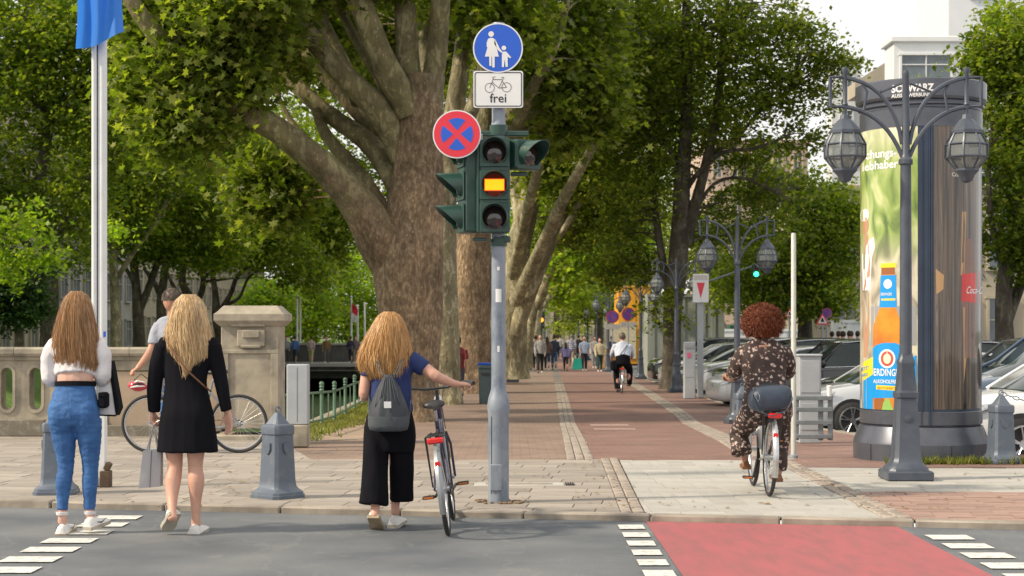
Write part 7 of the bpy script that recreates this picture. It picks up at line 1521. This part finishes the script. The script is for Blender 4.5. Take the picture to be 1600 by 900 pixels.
    if rack:
        rk = MB()
        for s in (-1, 1): rk.tube([(0, s*.07, R0+.02), (-.06, s*.075, .72), (-.20, s*.065, .735)], .006, 5); rk.tube([(.28, s*.05, .735), (-.20, s*.065, .735), (-.24, s*.03, .735)], .006, 5); rk.tube([(0, s*.07, R0+.02), (-.16, s*.075, .73)], .006, 5)
        for x in (-.16, -.02, .14): rk.tube([(x, -.065, .735), (x, .065, .735)], .005, 5)
        rk.tube([(-.02, .0, .74), (.24, 0, .745)], .02, 6, flat=.3); fin(rk, 'rear_rack', M['black'])
        fin(MB().box((-.235, 0, .705), (.025, .12, .045), bev=.012), 'rear_lamp', M['red']); fin(MB().box((-.30, 0, .52), (.015, .042, .085), bev=.008), 'reflector', M['red'])
    return rt
rear = Vector((P(701, 0, 12.46).x, 12.46, -.05))
bicycle('city bicycle with red rear reflectors pushed by the woman with the drawstring bag', rear, frm_p, R(90)-.00, R(-7), .0, pedal_a=R(8), fender_mat=frm_g)
# ---- woman with the drawstring bag --------------------------------------------
f = Fig(12.85); rt = thing('person', 'woman in navy T-shirt and wide black culottes with a grey drawstring bag', 'person', (P(606, 0, 12.85).x, 12.85, -.05)); b = MB()
head_at(f, b, 607, 514, 23, 0, .1); f.chain(b, [(608, 526, 0, 10.5), (608, 545, 0, 10.5), (610, 556, 0, 18)], .9)
f.chain(b, [(611, 553, 0, 27, .42), (611, 572, 0, 34, .5), (611, 600, 0, 29, .6), (611, 630, 0, 29, .62), (611, 655, 0, 35, .62), (610, 675, 0, 35, .6)])
f.chain(b, [(645, 563, .0, 10), (660, 572, -.0, 9.5), (682, 588, -.03, 9), (696, 595, .05, 7.5), (709, 600, .12, 5.6), (715, 601, .15, 5)], 1)
f.chain(b, [(577, 562, 0, 10), (572, 590, 0, 9), (569, 618, 0, 8.5), (573, 616, .12, 7.5), (580, 606, .22, 6)], 1)
f.chain(b, [(594, 668, 0, 19), (591, 710, 0, 15), (590, 745, -.02, 11), (589, 768, -.05, 10), (588, 790, -.10, 7), (588, 803, -.13, 7)], 1); f.chain(b, [(627, 668, 0, 19), (622, 710, .05, 15), (618, 745, .10, 11), (617, 768, .12, 10), (616, 790, .12, 7), (616, 804, .12, 7)], 1)
hand(b, f.p(714, 601, .15), (1, .55, -.02), (-.1, .1, -1), curl=.45, side=-1, grip=True); hand(b, f.p(580, 606, .22), (.5, .6, .3), (0, .4, 1), curl=.4)
remesh(b, .0075, 'body', SKIN, rt, 2)
b = MB()
f.chain(b, [(610, 543, 0, 14, .8), (611, 552, 0, 33, .40), (611, 566, 0, 38, .48), (611, 590, 0, 33, .58), (611, 615, 0, 33, .62), (611, 643, 0, 35, .64)], round_=False)
f.chain(b, [(640, 560, 0, 13.5), (652, 568, -.0, 14), (664, 577, -.01, 13)], 1, round_=False); f.chain(b, [(581, 560, 0, 13), (577, 574, 0, 14), (575, 588, 0, 13)], 1, round_=False)
remesh(b, .009, 't_shirt', navy, rt, 2, .007, 12, (1, 1, .7))
b = MB(); f.chain(b, [(611, 636, 0, 33, .64), (610, 655, 0, 38, .64), (609.5, 680, 0, 41, .60), (608, 705, 0, 40, .5)], round_=False)
f.chain(b, [(591, 668, 0, 22, .9), (587.5, 705, -.02, 20, .95), (585.5, 745, -.05, 20, 1.0), (584, 786, -.08, 22.5, 1.0)], round_=False); f.chain(b, [(629, 668, 0, 21, .9), (628, 705, .03, 19, .95), (627, 745, .09, 17.5, 1.0), (626, 784, .13, 18, 1.0)], round_=False)
remesh(b, .009, 'culottes', blackcloth, rt, 2, .013, 7, (1, 1, .25))
hair_long(f, [(487, 600, 616), (492, 592, 625), (505, 585, 631), (520, 577, 636), (535, 569, 640), (550, 563, 643), (566, 560, 644), (580, 563, 642), (590, 573, 636)], .005, .125, h_gold, rt, 1150, 13, 1.2, 16)
shoe('shoe', (shoe_w, sole_t), rt, None, f.p(586, 806, -.16), f.p(590, 830, .02), .10); shoe('shoe', (shoe_w, sole_g), rt, None, f.p(613, 827, .06), f.p(624, 822, .30), .10)
bgm = pm('grey_nylon', (.035, .042, .055), .6, 0, (.026, .032, .042), 8, bump=.006, bscale=30); bg2 = pm('grey_felt_base', (.075, .088, .10), .8, 0, (.06, .07, .08), 20)
ds = thing('drawstring_bag', 'grey drawstring bag with a small white label on the back of the woman in navy', 'bag', tuple(f.p(610, 665, -.2))); b = MB(); rg = []; 
for py, hw, dd in ((584, 6, .03), (590, 9, .05), (605, 17, .075), (622, 24, .095), (640, 30, .11), (652, 31.5, .115)):
    rg.append([f.p(610+hw*(1+.05*math.sin(9*a))*math.cos(a), py, -.20+dd*(1+.07*math.sin(9*a+1))*math.sin(a)) for a in [2*math.pi*j/36 for j in range(36)]])
b.rings(rg[::-1]); b.build('bag', bgm, ds, smooth=60)
b = MB(); rg = [[f.p(610+hw*math.copysign(abs(math.cos(a))**.7, math.cos(a)), py, -.20+dd*math.sin(a)) for a in [2*math.pi*j/36 for j in range(36)]] for py, hw, dd in ((648, 31.4, .117), (662, 31.5, .118), (669, 29, .105), (671, 22, .07))]; b.rings(rg[::-1]); b.build('base', bg2, ds, smooth=60)
MB().box(tuple(f.p(610.5, 629.5, -.326)), (.052, .006, .046), M=Matrix.Rotation(.12, 3, 'X')).build('label_patch', SW, ds)
b = MB()
for s in (-1, 1):
    for dx in (0, 4): b.tube([f.p(610+s*(8+dx), 586, -.20), f.p(610+s*(16+dx), 566, -.13), f.p(610+s*(22+dx), 549, -.01)], .004, 5); b.tube([f.p(610+s*(30+dx*.3), 660, -.18), f.p(610+s*33, 625, -.06), f.p(610+s*31, 590, .07)], .004, 5)
for k in range(7): x = -20+k*6.6; b.tube([f.p(610+x*.28, 586, -.245), f.p(610+x*.75, 612, -.29), f.p(610+x*1.0, 634, -.312+abs(x)*.0022)], .0028, 4)
b.build('cord', bg2, ds)

# ---- rider with red curly hair --------------------------------------------------
flo, t, bs = newmat('floral_print'); L = t.links.new; tcn = N(t, 'TexCoord'); vo = N(t, 'TexVoronoi', Scale=27); no = N(t, 'TexNoise', Scale=40, Detail=3); L(tcn.outputs['Object'], no.inputs['Vector'])
vm = N(t, 'VectorMath', operation='MULTIPLY_ADD'); L(no.outputs['Color'], vm.inputs[0]); vm.inputs[1].default_value = (.055, .055, .055); L(tcn.outputs['Object'], vm.inputs[2]); L(vm.outputs[0], vo.inputs['Vector'])
cr = t.nodes.new('ShaderNodeValToRGB'); L(vo.outputs['Distance'], cr.inputs[0]); e = cr.color_ramp.elements; e[0].position = .0; e[0].color = (.45, .36, .33, 1); e[1].position = .55; e[1].color = (.035, .02, .018, 1); x = e.new(.26); x.color = (.48, .40, .36, 1); x = e.new(.36); x.color = (.20, .11, .09, 1); x = e.new(.45); x.color = (.035, .02, .018, 1)
v2 = N(t, 'TexVoronoi', Scale=27); L(vm.outputs[0], v2.inputs['Vector']); sh2 = N(t, 'SeparateColor'); L(v2.outputs['Color'], sh2.inputs[0]); gt = N(t, 'Math', operation='GREATER_THAN'); gt.inputs[1].default_value = .25; L(sh2.outputs[0], gt.inputs[0])
mx = N(t, 'Mix', data_type='RGBA'); L(gt.outputs[0], mx.inputs['Factor']); mx.inputs['A'].default_value = (.035, .02, .018, 1); L(cr.outputs[0], mx.inputs['B']); L(mx.outputs['Result'], bs.inputs['Base Color']); bs.inputs['Roughness'].default_value = .75
DR = 14.85; rear = Vector((P(1201.5, 0, DR).x, DR, .0)); bicycle('white bicycle with red rear lamp ridden by the red haired rider', rear, frm_w, math.atan2(1.0, .005)+0, R(1.5), 0, pedal_a=R(100), fender_mat=M['chrome'])
f = Fig(15.15); DRf = f; rt = thing('person', 'rider with big curly copper hair in a dark floral suit on a bicycle', 'person', (P(1196, 0, 15.15).x, 15.15, 0)); b = MB()
head_at(f, b, 1194, 504, 21, .12); f.chain(b, [(1194, 515, .10, 10), (1194, 535, .06, 10), (1194, 543, .05, 18)], .9)
f.chain(b, [(1194, 540, .05, 26, .42), (1194, 560, .04, 33, .5), (1195, 590, .01, 28, .6), (1196, 612, -.03, 30, .64), (1197, 640, -.06, 34, .66)])
f.chain(b, [(1162, 550, .06, 9.5), (1154, 575, .12, 9), (1150, 590, .24, 8), (1147, 590, .40, 5.5), (1147, 589, .47, 5)], 1); f.chain(b, [(1226, 550, .06, 9.5), (1233, 575, .12, 9), (1237, 588, .24, 8), (1240, 587, .40, 5.5), (1241, 586, .47, 5)], 1)
f.chain(b, [(1180, 640, -.02, 17), (1172, 655, .18, 15), (1166, 672, .38, 11), (1168, 695, .36, 9), (1172, 720, .34, 6), (1174, 730, .34, 6)], 1); f.chain(b, [(1212, 640, -.02, 17), (1220, 670, .12, 15), (1224, 700, .18, 10), (1221, 722, .14, 8.5), (1218, 742, .10, 6), (1218, 750, .10, 6)], 1)
hand(b, f.p(1147, 589, .47), (.0, 1, -.05), (0, 0, -1), curl=.5, grip=True, L=.16); hand(b, f.p(1241, 586, .47), (.0, 1, -.05), (0, 0, -1), curl=.5, side=-1, grip=True, L=.16)
remesh(b, .0075, 'body', pm('brown_skin', (.40, .21, .14), .5, 0, (.34, .17, .11), 14), rt, 2)
b = MB(); f.chain(b, [(1194, 530, .06, 14, .8), (1194, 540, .05, 32, .42), (1194, 556, .04, 38, .50), (1195, 585, .01, 34, .58), (1196, 604, -.02, 33, .62), (1197, 625, -.05, 39, .64), (1197, 645, -.05, 40, .62), (1197, 658, -.03, 36, .6)], round_=False)
f.chain(b, [(1164, 549, .06, 13), (1157, 566, .09, 14), (1153, 582, .18, 13), (1151, 588, .30, 10)], 1); f.chain(b, [(1225, 549, .06, 13), (1231, 566, .09, 14), (1235, 582, .18, 12.5), (1238, 586, .30, 10)], 1)
f.chain(b, [(1181, 640, -.02, 21), (1171, 660, .16, 19), (1163, 680, .30, 15), (1163, 698, .26, 16), (1164, 711, .22, 17)], 1, round_=False); f.chain(b, [(1213, 640, -.02, 21), (1222, 668, .10, 17), (1225, 700, .16, 13), (1222, 722, .12, 11.5), (1221, 736, .10, 11)], 1, round_=False)
remesh(b, .009, 'suit', flo, rt, 2, .010, 11, (1, 1, .6))
b = MB(); rn = random.Random(3); c = f.p(1194, 504, .10); b.sphere(tuple(c), (.165, .165, .152), 22, 16)
for k in range(2600):
    v = Vector((rn.gauss(0, 1), rn.gauss(0, 1), rn.gauss(0, 1))).normalized()
    if v.z < -.75: continue
    r0 = .148*rn.uniform(.93, 1.0); p = c+Vector((v.x*1.07, v.y*1.05, v.z*.98-(.12 if v.z < 0 and abs(v.x) > .5 else 0)*0))*r0; u = v.orthogonal().normalized(); w_ = v.cross(u); ph = rn.uniform(0, 6.28); ln = rn.uniform(.022, .056); pts = []
    for j in range(8): a = ph+j*1.15; pts.append(p+v*(ln*j/7)+(u*math.cos(a)+w_*math.sin(a))*.0085+Vector((0, 0, -.006*(j/7)**2)))
    b.tube(pts, [.003, .003, .003, .0028, .0025, .0022, .0018, .001], 3, cap=False)
b.build('hair', h_red, rt, smooth=80)
shoe('shoe', (brown_l, brown_l), rt, None, f.p(1219, 754, .07)-Vector((0, 0, .0)), f.p(1216, 750, .32), .085); shoe('shoe', (brown_l, brown_l), rt, None, f.p(1174, 738, .30), f.p(1176, 736, .54), .085)
hb_ = thing('handbag', 'dark blue leather handbag strapped on the rear rack of the white bicycle', 'bag', tuple(P(1203, 645, 14.7))); g = Fig(14.72); bl = pm('dark_blue_leather', (.045, .065, .10), .42, 0, (.035, .05, .08), 10, bump=.005, bscale=50)
b = MB(); rg = []
for y, s_ in ((-.11, .55), (-.09, .9), (-.03, 1.0), (.05, 1.0), (.11, .9), (.13, .55)): rg.append([g.p(1203+34*s_*math.copysign(abs(math.cos(a))**.6, math.cos(a)), 624-2-20*s_*math.copysign(abs(math.sin(a))**.7, math.sin(a))-(4*math.cos(a)), y) for a in [2*math.pi*j/24 for j in range(24)]])
b.rings(rg); b.build('bag', bl, hb_, smooth=60); b = MB().tube([g.p(1178, 606, -.06), g.p(1172, 625, -.12), g.p(1182, 642, -.13), g.p(1203, 649, -.13), g.p(1226, 640, -.13), g.p(1236, 622, -.10), g.p(1230, 608, -.04)], .005, 5); b.build('strap', bl, hb_)
b = MB().tube([g.p(1176, 618, -.115), g.p(1180, 612, -.12), g.p(1184, 618, -.12), g.p(1182, 626, -.12)], .004, 5, closed=True); b.build('buckle', M['chrome'], hb_)

# ---- man with a bicycle behind the women ----------------------------------------
f = Fig(20.3); rt = thing('person', 'man with short grey hair and light grey T-shirt behind the blonde woman in black', 'person', (P(272, 0, 20.3).x, 20.3, 0)); b = MB()
head_at(f, b, 269, 470, 17.5, 0, .55); f.chain(b, [(270, 480, 0, 7.5), (268, 497, 0, 7.5), (268, 504, 0, 12)], .9); f.chain(b, [(268, 500, 0, 19, .5), (268, 520, 0, 24, .55), (270, 560, 0, 20, .6), (272, 595, 0, 21, .62)])
f.chain(b, [(248, 508, 0, 8), (242, 530, -.02, 7), (237, 548, -.06, 6.5), (228, 565, -.16, 5.5), (222, 574, -.22, 4.5)], 1); f.chain(b, [(289, 508, 0, 8), (296, 535, .02, 7), (298, 562, .0, 6), (300, 585, -.05, 5)], 1)
f.chain(b, [(264, 595, 0, 12), (262, 640, 0, 9), (260, 690, 0, 6), (260, 703, 0, 6)], 1); f.chain(b, [(282, 595, 0, 12), (284, 640, 0, 9), (285, 690, 0, 6), (285, 703, 0, 6)], 1)
hand(b, f.p(222, 574, -.22), (-.6, -.4, -.4), (0, 0, -1), curl=.5, grip=True); hand(b, f.p(300, 585, -.05), (0, 0, -1), (-1, 0, 0), side=-1); remesh(b, .011, 'body', pm('tanned_skin', (.50, .26, .17), .5), rt, 2)
b = MB(); f.chain(b, [(268, 494, 0, 10, .8), (268, 500, 0, 22, .45), (268, 518, 0, 27, .55), (270, 560, 0, 23, .6), (272, 592, 0, 24, .62)], round_=False); f.chain(b, [(250, 507, 0, 9.5), (244, 522, -.01, 10), (241, 538, -.03, 9.5)], 1, round_=False); f.chain(b, [(288, 507, 0, 9.5), (294, 522, 0, 10), (297, 538, 0, 9.5)], 1, round_=False)
remesh(b, .012, 't_shirt', pm('light_grey_cotton', (.36, .38, .44), .85, 0, (.31, .33, .39), 5, bump=.008, bscale=14), rt, 2, .008, 10)
b = MB(); f.chain(b, [(272, 586, 0, 23, .62), (273, 606, 0, 24, .62)], round_=False); f.chain(b, [(263, 600, 0, 14), (261, 645, 0, 11), (260, 698, 0, 8)], 1, round_=False); f.chain(b, [(283, 600, 0, 14), (284, 645, 0, 11), (285, 698, 0, 8)], 1, round_=False); remesh(b, .012, 'trousers', denim, rt, 2)
b = MB(); c = f.p(269, 467, -.0); rn = random.Random(8); b.sphere((c.x, c.y-.012, c.z+.012), (.108, .122, .118), 16, 12)
for k in range(500):
    v = Vector((rn.gauss(0, 1), rn.gauss(-.3, 1), abs(rn.gauss(0, 1))-.25)).normalized(); p = c+Vector((v.x*.108, v.y*.122-.012, v.z*.118+.012)); b.tube([p*1.0, p+v*.010+Vector((0, 0, -.004)), p+v*.012+Vector((0, 0, -.016))], [.003, .0025, .001], 3, cap=False)
b.build('hair', h_grey, rt, smooth=80)
for x in (260, 285): shoe('shoe', (M['black'], sole_g), rt, None, f.p(x, 708, -.08), f.p(x, 708, .18), .10)
DB_ = 20.0; bk = bicycle('grey trekking bicycle seen from the side in front of the stone pier', Vector((P(373, 0, DB_).x, DB_, .0)), frm_g, R(180), R(0), .0, rack=False, drop=False, guard=False, pedal_a=R(200))
hl_ = thing('bicycle_helmet', 'red white and black helmet hanging from the handlebar of the trekking bicycle', 'helmet', tuple(P(216, 602, 19.8))); g = Fig(19.8); b = MB(); rg = []
for i in range(9):
    u = i/8; px = 201+30*u; hh = 9.5*math.sin(math.pi*min(1, .15+u*.8)); rg.append([g.p(px, 602-hh*math.cos(a)*.9+3*u, .09*math.sin(math.pi*min(1, .15+u*.8))*math.sin(a)) for a in [2*math.pi*j/14 for j in range(14)]])
b.rings(rg); b.build('shell', solid('helmet_red', (.45, .02, .04)), hl_, smooth=60)
for k in range(3): MB().tube([g.p(206+3*k, 603-4*k+2, -.075), g.p(217, 600-4*k+3, -.095), g.p(228, 601-3*k+2, -.075)], [.006, .012, .006], 6).build('vent', (SW, M['black'], SW)[k], hl_)
MB().tube([g.p(210, 594, -.03), g.p(222, 584, -.05), g.p(230, 592, .02)], .006, 5).build('strap', M['black'], hl_)

# ---- small walkers ----------------------------------------------------------------
CL = {}
def cloth(c):
    if c not in CL: CL[c] = pm('cloth', c, .85, 0, tuple(x*.8 for x in c), 6, bump=.008, bscale=12)
    return CL[c]
def walker(lab, px, D, h, shirt, pants, hair=(.05, .03, .02), stride=.2, face=1, skirt=False, longhair=False, sleeves=True, skin=None, seed=0, group=None, z=None, gap=0, sit=False):
    """person of height h at distance D; face 1 walks away, -1 comes closer"""
    rn = random.Random(seed+int(px*7)); x0 = P(px, 0, D).x; z0 = zg(D) if z is None else z; rt = thing('person', lab, 'person', (x0, D, z0), group=group); s = h/1.75
    W = lambda x, y, zz: Vector((x0+x*s, D+y*s*face, z0+zz*s)); vx = .020 if D > 60 else .014
    def ch_(mb, pts, ratio=.8): P3 = [W(*p[:3]) for p in pts]; mb.tube(P3, [p[3]*s for p in pts], 12, flat=[p[4] if len(p) > 4 else ratio for p in pts], up=(0, 1, 0)); return mb
    hipz = .90; st = stride; kn = .50; arms = rn.uniform(.5, 1.2); b = MB(); lg = [((-.09), st), (.09, -st)]
    b.sphere(tuple(W(0, .02, 1.64)), (.078*s, .095*s, .112*s), 12, 9); b.sphere(tuple(W(0, .11, 1.62)), (.015*s, .02*s, .02*s), 6, 5); ch_(b, [(0, 0, 1.60, .052), (0, 0, 1.46, .055)], 1)
    ch_(b, [(0, 0, 1.46, .10, .6), (0, 0, 1.38, .17, .5), (0, 0, 1.2, .14, .6), (0, 0, 1.05, .125, .65), (0, 0, .9, .15, .65)])
    A = []
    for sx in (-1, 1):
        sw = -sx*st*arms*.8; A.append([(sx*.19, 0, 1.40, .05, 1), (sx*.23, sw*.3-.02, 1.14, .042, 1), (sx*.22, sw*.7+.10, .93, .034, 1), (sx*.215, sw*.8+.15, .80, .026, 1), (sx*.21, sw*.85+.17, .75, .032, .6)]); ch_(b, A[-1])
    for sx, q in lg: ch_(b, [(sx, 0, .9, .085, 1), (sx*.95, q*.45+(.05 if q > 0 else .02), kn, .058, 1), (sx*.95, q*.9-.02, .28, .052, 1), (sx*.95, q, .08, .036, 1)])
    remesh(b, vx, 'body', skin or SKIN, rt, 1)
    b = MB(); ch_(b, [(0, 0, 1.48, .08, .8), (0, 0, 1.42, .19, .45), (0, 0, 1.30, .20, .52), (0, 0, 1.1, .165, .62), (0, 0, .88 if not skirt else .6, .18 if not skirt else .25, .66)])
    for a in A: ch_(b, [tuple([*a[0][:3], .068, 1]), tuple([*a[1][:3], .06, 1])]+([tuple([*a[2][:3], .052, 1]), tuple([*a[3][:3], .042, 1])] if sleeves else []))
    remesh(b, vx, 'top', cloth(shirt) if isinstance(shirt, tuple) else shirt, rt, 1, .01*s, 9)
    if not skirt:
        b = MB(); ch_(b, [(0, 0, .98, .15, .68), (0, 0, .84, .17, .66)])
        for sx, q in lg: ch_(b, [(sx, 0, .88, .10, 1), (sx*.95, q*.45+(.05 if q > 0 else .02), kn, .075, 1), (sx*.95, q*.95, .12, .058, 1)])
        remesh(b, vx, 'trousers', cloth(pants), rt, 1, .008*s, 9)
    for sx, q in lg:
        b = MB(); c = W(sx*.95, q, .045); b.tube([c+Vector((0, -face*.07*s, 0)), c+Vector((0, face*.05*s, 0)), c+Vector((0, face*.17*s, -.012*s))], [.045*s, .05*s, .03*s], 8, flat=.8); b.build('shoe', shoe_w if rn.random() < .5 else M['black'], rt, smooth=60)
    b = MB(); b.sphere(tuple(W(0, -.005, 1.665)), (.088*s, .098*s, .112*s), 12, 9)
    if longhair: ch_(b, [(0, -.05, 1.66, .085, .7), (0, -.08, 1.5, .10, .5), (0, -.09, 1.36, .085, .4)])
    b.build('hair', cloth(hair), rt, smooth=80)
    return rt
gw = 'people walking on the path'
striped, t, bs = newmat('striped_cloth'); tcn = N(t, 'TexCoord'); wv = N(t, 'TexWave', Scale=3.0); wv.bands_direction = 'Z'; t.links.new(tcn.outputs['Object'], wv.inputs['Vector']); cr = t.nodes.new('ShaderNodeValToRGB'); cr.color_ramp.interpolation = 'CONSTANT'; cr.color_ramp.elements[0].color = (.03, .05, .2, 1); cr.color_ramp.elements[1].position = .5; cr.color_ramp.elements[1].color = (.6, .6, .65, 1); t.links.new(wv.outputs[0], cr.inputs[0]); t.links.new(cr.outputs[0], bs.inputs['Base Color'])
walker('person in brown top walking beside the leaning plane trunk', 811, 82, 1.75, (.13, .07, .03), (.03, .03, .04), group=gw, stride=.15)
walker('person in grey top and dark jeans at the left of the crowd', 837, 86, 1.72, (.18, .19, .20), (.03, .05, .07), group=gw, seed=2); walker('person in pale grey jacket and black trousers striding ahead of the crowd', 844, 79, 1.76, (.32, .31, .31), (.012, .012, .015), group=gw, stride=.28, face=-1, seed=3)
walker('woman with long dark hair between the grey jacket and the navy jacket', 855, 86, 1.66, (.12, .07, .05), (.03, .035, .06), hair=(.06, .03, .015), longhair=True, group=gw, seed=4); walker('man in dark navy jacket and blue jeans beside the divider strip', 866, 87, 1.76, (.03, .04, .07), (.04, .10, .2), group=gw, seed=5, stride=.12)
walker('child with purple backpack and dark trousers', 884, 84, 1.38, (.22, .20, .42), (.03, .02, .04), group=gw, seed=6, longhair=True); walker('person in blue and white striped shirt farther down the cycle path', 893, 98, 1.78, striped, (.25, .22, .18), group=gw, seed=7, hair=(.2, .2, .2))
walker('person in pale blue printed top with black trousers walking toward the camera', 913, 84, 1.70, (.38, .46, .62), (.02, .025, .04), group=gw, seed=8, face=-1, longhair=True, sleeves=False); walker('person in pale top left of the woman in beige', 929, 92, 1.70, (.5, .48, .46), (.2, .2, .2), group=gw, seed=9, face=-1)
walker('woman in beige top with white bag and dark green trousers', 937, 82, 1.60, (.50, .43, .28), (.02, .05, .045), group=gw, seed=10, face=-1, longhair=True); walker('person in dark top behind the orange barrier', 956, 92, 1.70, (.06, .06, .10), (.03, .03, .03), group=gw, seed=11); walker('distant person in white far down the path', 875, 125, 1.72, (.5, .5, .5), (.05, .05, .08), group=gw, seed=12); walker('distant person in black far down the path', 904, 118, 1.72, (.05, .05, .06), (.04, .04, .06), group=gw, seed=13)
walker('person in dark red top leaning at the foot of the third plane trunk', 716, 44, 1.62, (.16, .02, .025), (.05, .05, .07), seed=14, stride=.05, sleeves=False)
tb_ = thing('teal_bag', 'teal green bag carried beside the person in pale blue', 'bag', tuple(G(902, 83))); c = G(902, 83); MB().rings([[(c.x-.24, 82.9, c.z+.1), (c.x+.24, 82.9, c.z+.1), (c.x+.24, 83.1, c.z+.1), (c.x-.24, 83.1, c.z+.1)], [(c.x-.18, 82.92, c.z+.62), (c.x+.18, 82.92, c.z+.62), (c.x+.18, 83.08, c.z+.62), (c.x-.18, 83.08, c.z+.62)]]).build('bag', solid('teal_plastic', (.0, .38, .28)), tb_, smooth=20); MB().tube([(c.x-.1, 83, c.z+.62), (c.x, 83, c.z+.85), (c.x+.1, 83, c.z+.62)], .015, 5).build('handle', solid('teal_handle', (.0, .38, .28)), tb_)
gb_ = 'people on the footbridge'
for px, sh, pn, lab, fc in ((461, (.08, .16, .45), (.03, .04, .06), 'person in bright blue shirt on the footbridge', 1), (447, (.3, .3, .32), (.05, .05, .06), 'person in grey at the left end of the footbridge', -1), (486, (.5, .38, .36), (.45, .42, .2), 'person in pale pink top on the footbridge', 1), (510, (.2, .12, .05), (.12, .12, .10), 'person in brown top on the footbridge', -1), (548, (.04, .03, .06), (.03, .03, .05), 'person in black on the right part of the footbridge', 1), (556, (.15, .12, .12), (.2, .18, .15), 'person in dark brown at the right end of the footbridge', -1)):
    walker(lab, px, 112.2, 1.72, sh, pn, group=gb_, seed=px, face=fc, z=deck)
for px, D_, sh, lab in ((1396, 62, (.08, .1, .35), 'person in blue among the group behind the parked cars'), (1404, 63, (.55, .5, .5), 'person in white among the group behind the parked cars'), (1413, 60, (.03, .03, .04), 'person in black among the group behind the parked cars'), (1426, 61, (.35, .04, .04), 'person in red among the group behind the parked cars'), (1256, 63, (.3, .12, .08), 'person in reddish brown behind the second row of cars'), (1300, 64, (.12, .12, .3), 'person in dusky blue left of the advertising column'), (1316, 63, (.03, .03, .03), 'person in black left of the advertising column'), (1330, 62, (.4, .08, .08), 'person with red collar left of the advertising column')):
    walker(lab, px-(86 if 1390 < px < 1440 else 0), D_+(3 if px < 1300 else 0), 1.74, sh, (.05, .05, .07), group='people behind the parked cars', seed=px, z=zpk(D_)+.15)
# ---- far cyclist in white shirt ------------------------------------------------------
DW = 49.5; rear = Vector((P(971.5, 0, DW).x, DW, zg(DW)-.002)); bicycle('dark bicycle ridden by the man in the white shirt', rear, frm_g, R(90), 0, 0, pedal_a=R(90), spokes=16)
f = Fig(49.8); rt = thing('person', 'man in white shirt and black trousers riding away on a bicycle', 'person', (P(972, 0, 49.8).x, 49.8, zg(49.8))); b = MB()
head_at(f, b, 973, 527, 6.2, .2); f.chain(b, [(973, 530, .18, 3), (973, 538, .1, 3.2)], .9); f.chain(b, [(973, 537, .1, 9, .45), (973, 545, .06, 11, .5), (973, 558, -.05, 9.5, .65), (973, 566, -.08, 10, .7)])
for s in (-1, 1): f.chain(b, [(973+s*11, 540, .1, 3), (973+s*15, 550, .2, 2.7), (973+s*16, 558, .42, 2.2), (973+s*15.5, 560, .55, 2.0)], 1)
f.chain(b, [(968, 568, 0, 5.5), (965, 584, .3, 4), (965, 598, .22, 3.2), (965.5, 611, .18, 2.2)], 1); f.chain(b, [(977, 568, 0, 5.5), (984, 578, .36, 4), (984, 590, .30, 3.2), (984, 602, .28, 2.2)], 1)
for s in (-1, 1): hand(b, f.p(973+s*15.5, 560, .55), (0, 1, -.1), (0, 0, -1), grip=True, side=-s)
remesh(b, .014, 'body', SKIN, rt, 1)
b = MB(); f.chain(b, [(973, 534, .12, 5, .8), (973, 538, .1, 11, .45), (973, 546, .06, 13, .52), (973, 558, -.05, 12, .65)], round_=False)
for s in (-1, 1): f.chain(b, [(973+s*11, 540, .1, 4.2), (973+s*14.5, 549, .18, 4), (973+s*16, 556, .36, 3.4)], 1)
remesh(b, .016, 'shirt', pm('white_shirt_cloth', (.55, .60, .72), .8, 0, (.48, .53, .66), 6, bump=.01, bscale=8), rt, 1, .012, 6)
b = MB(); f.chain(b, [(973, 556, -.05, 11.5, .68), (973, 568, -.06, 12, .7)]); f.chain(b, [(968, 567, 0, 7), (964, 584, .3, 5), (965, 607, .18, 4)], 1); f.chain(b, [(978, 567, 0, 7), (985, 579, .36, 5.5), (984.5, 600, .28, 4)], 1); remesh(b, .016, 'trousers', blackcloth, rt, 1)
b = MB(); c = f.p(973, 526, .19); b.sphere((c.x, c.y-.02, c.z+.01), (.10, .115, .115), 12, 9); b.build('hair', h_grey, rt, smooth=80)
for px, py, dy in ((965.5, 613, .14), (984, 604, .24)): shoe('shoe', (M['black'], M['black']), rt, None, f.p(px, py, dy), f.p(px, py, dy+.26), .10)
bgb = thing('shoulder_bag', 'black bag hanging at the left side of the man in the white shirt', 'bag', tuple(f.p(959, 572, 0))); MB().box(tuple(f.p(960, 571, .05)), (.22, .36, .30), bev=.05).build('bag', blackcloth, bgb); MB().tube([f.p(962, 566, .05), f.p(970, 552, -.2), f.p(980, 540, .0)], .012, 5).build('strap', blackcloth, bgb)
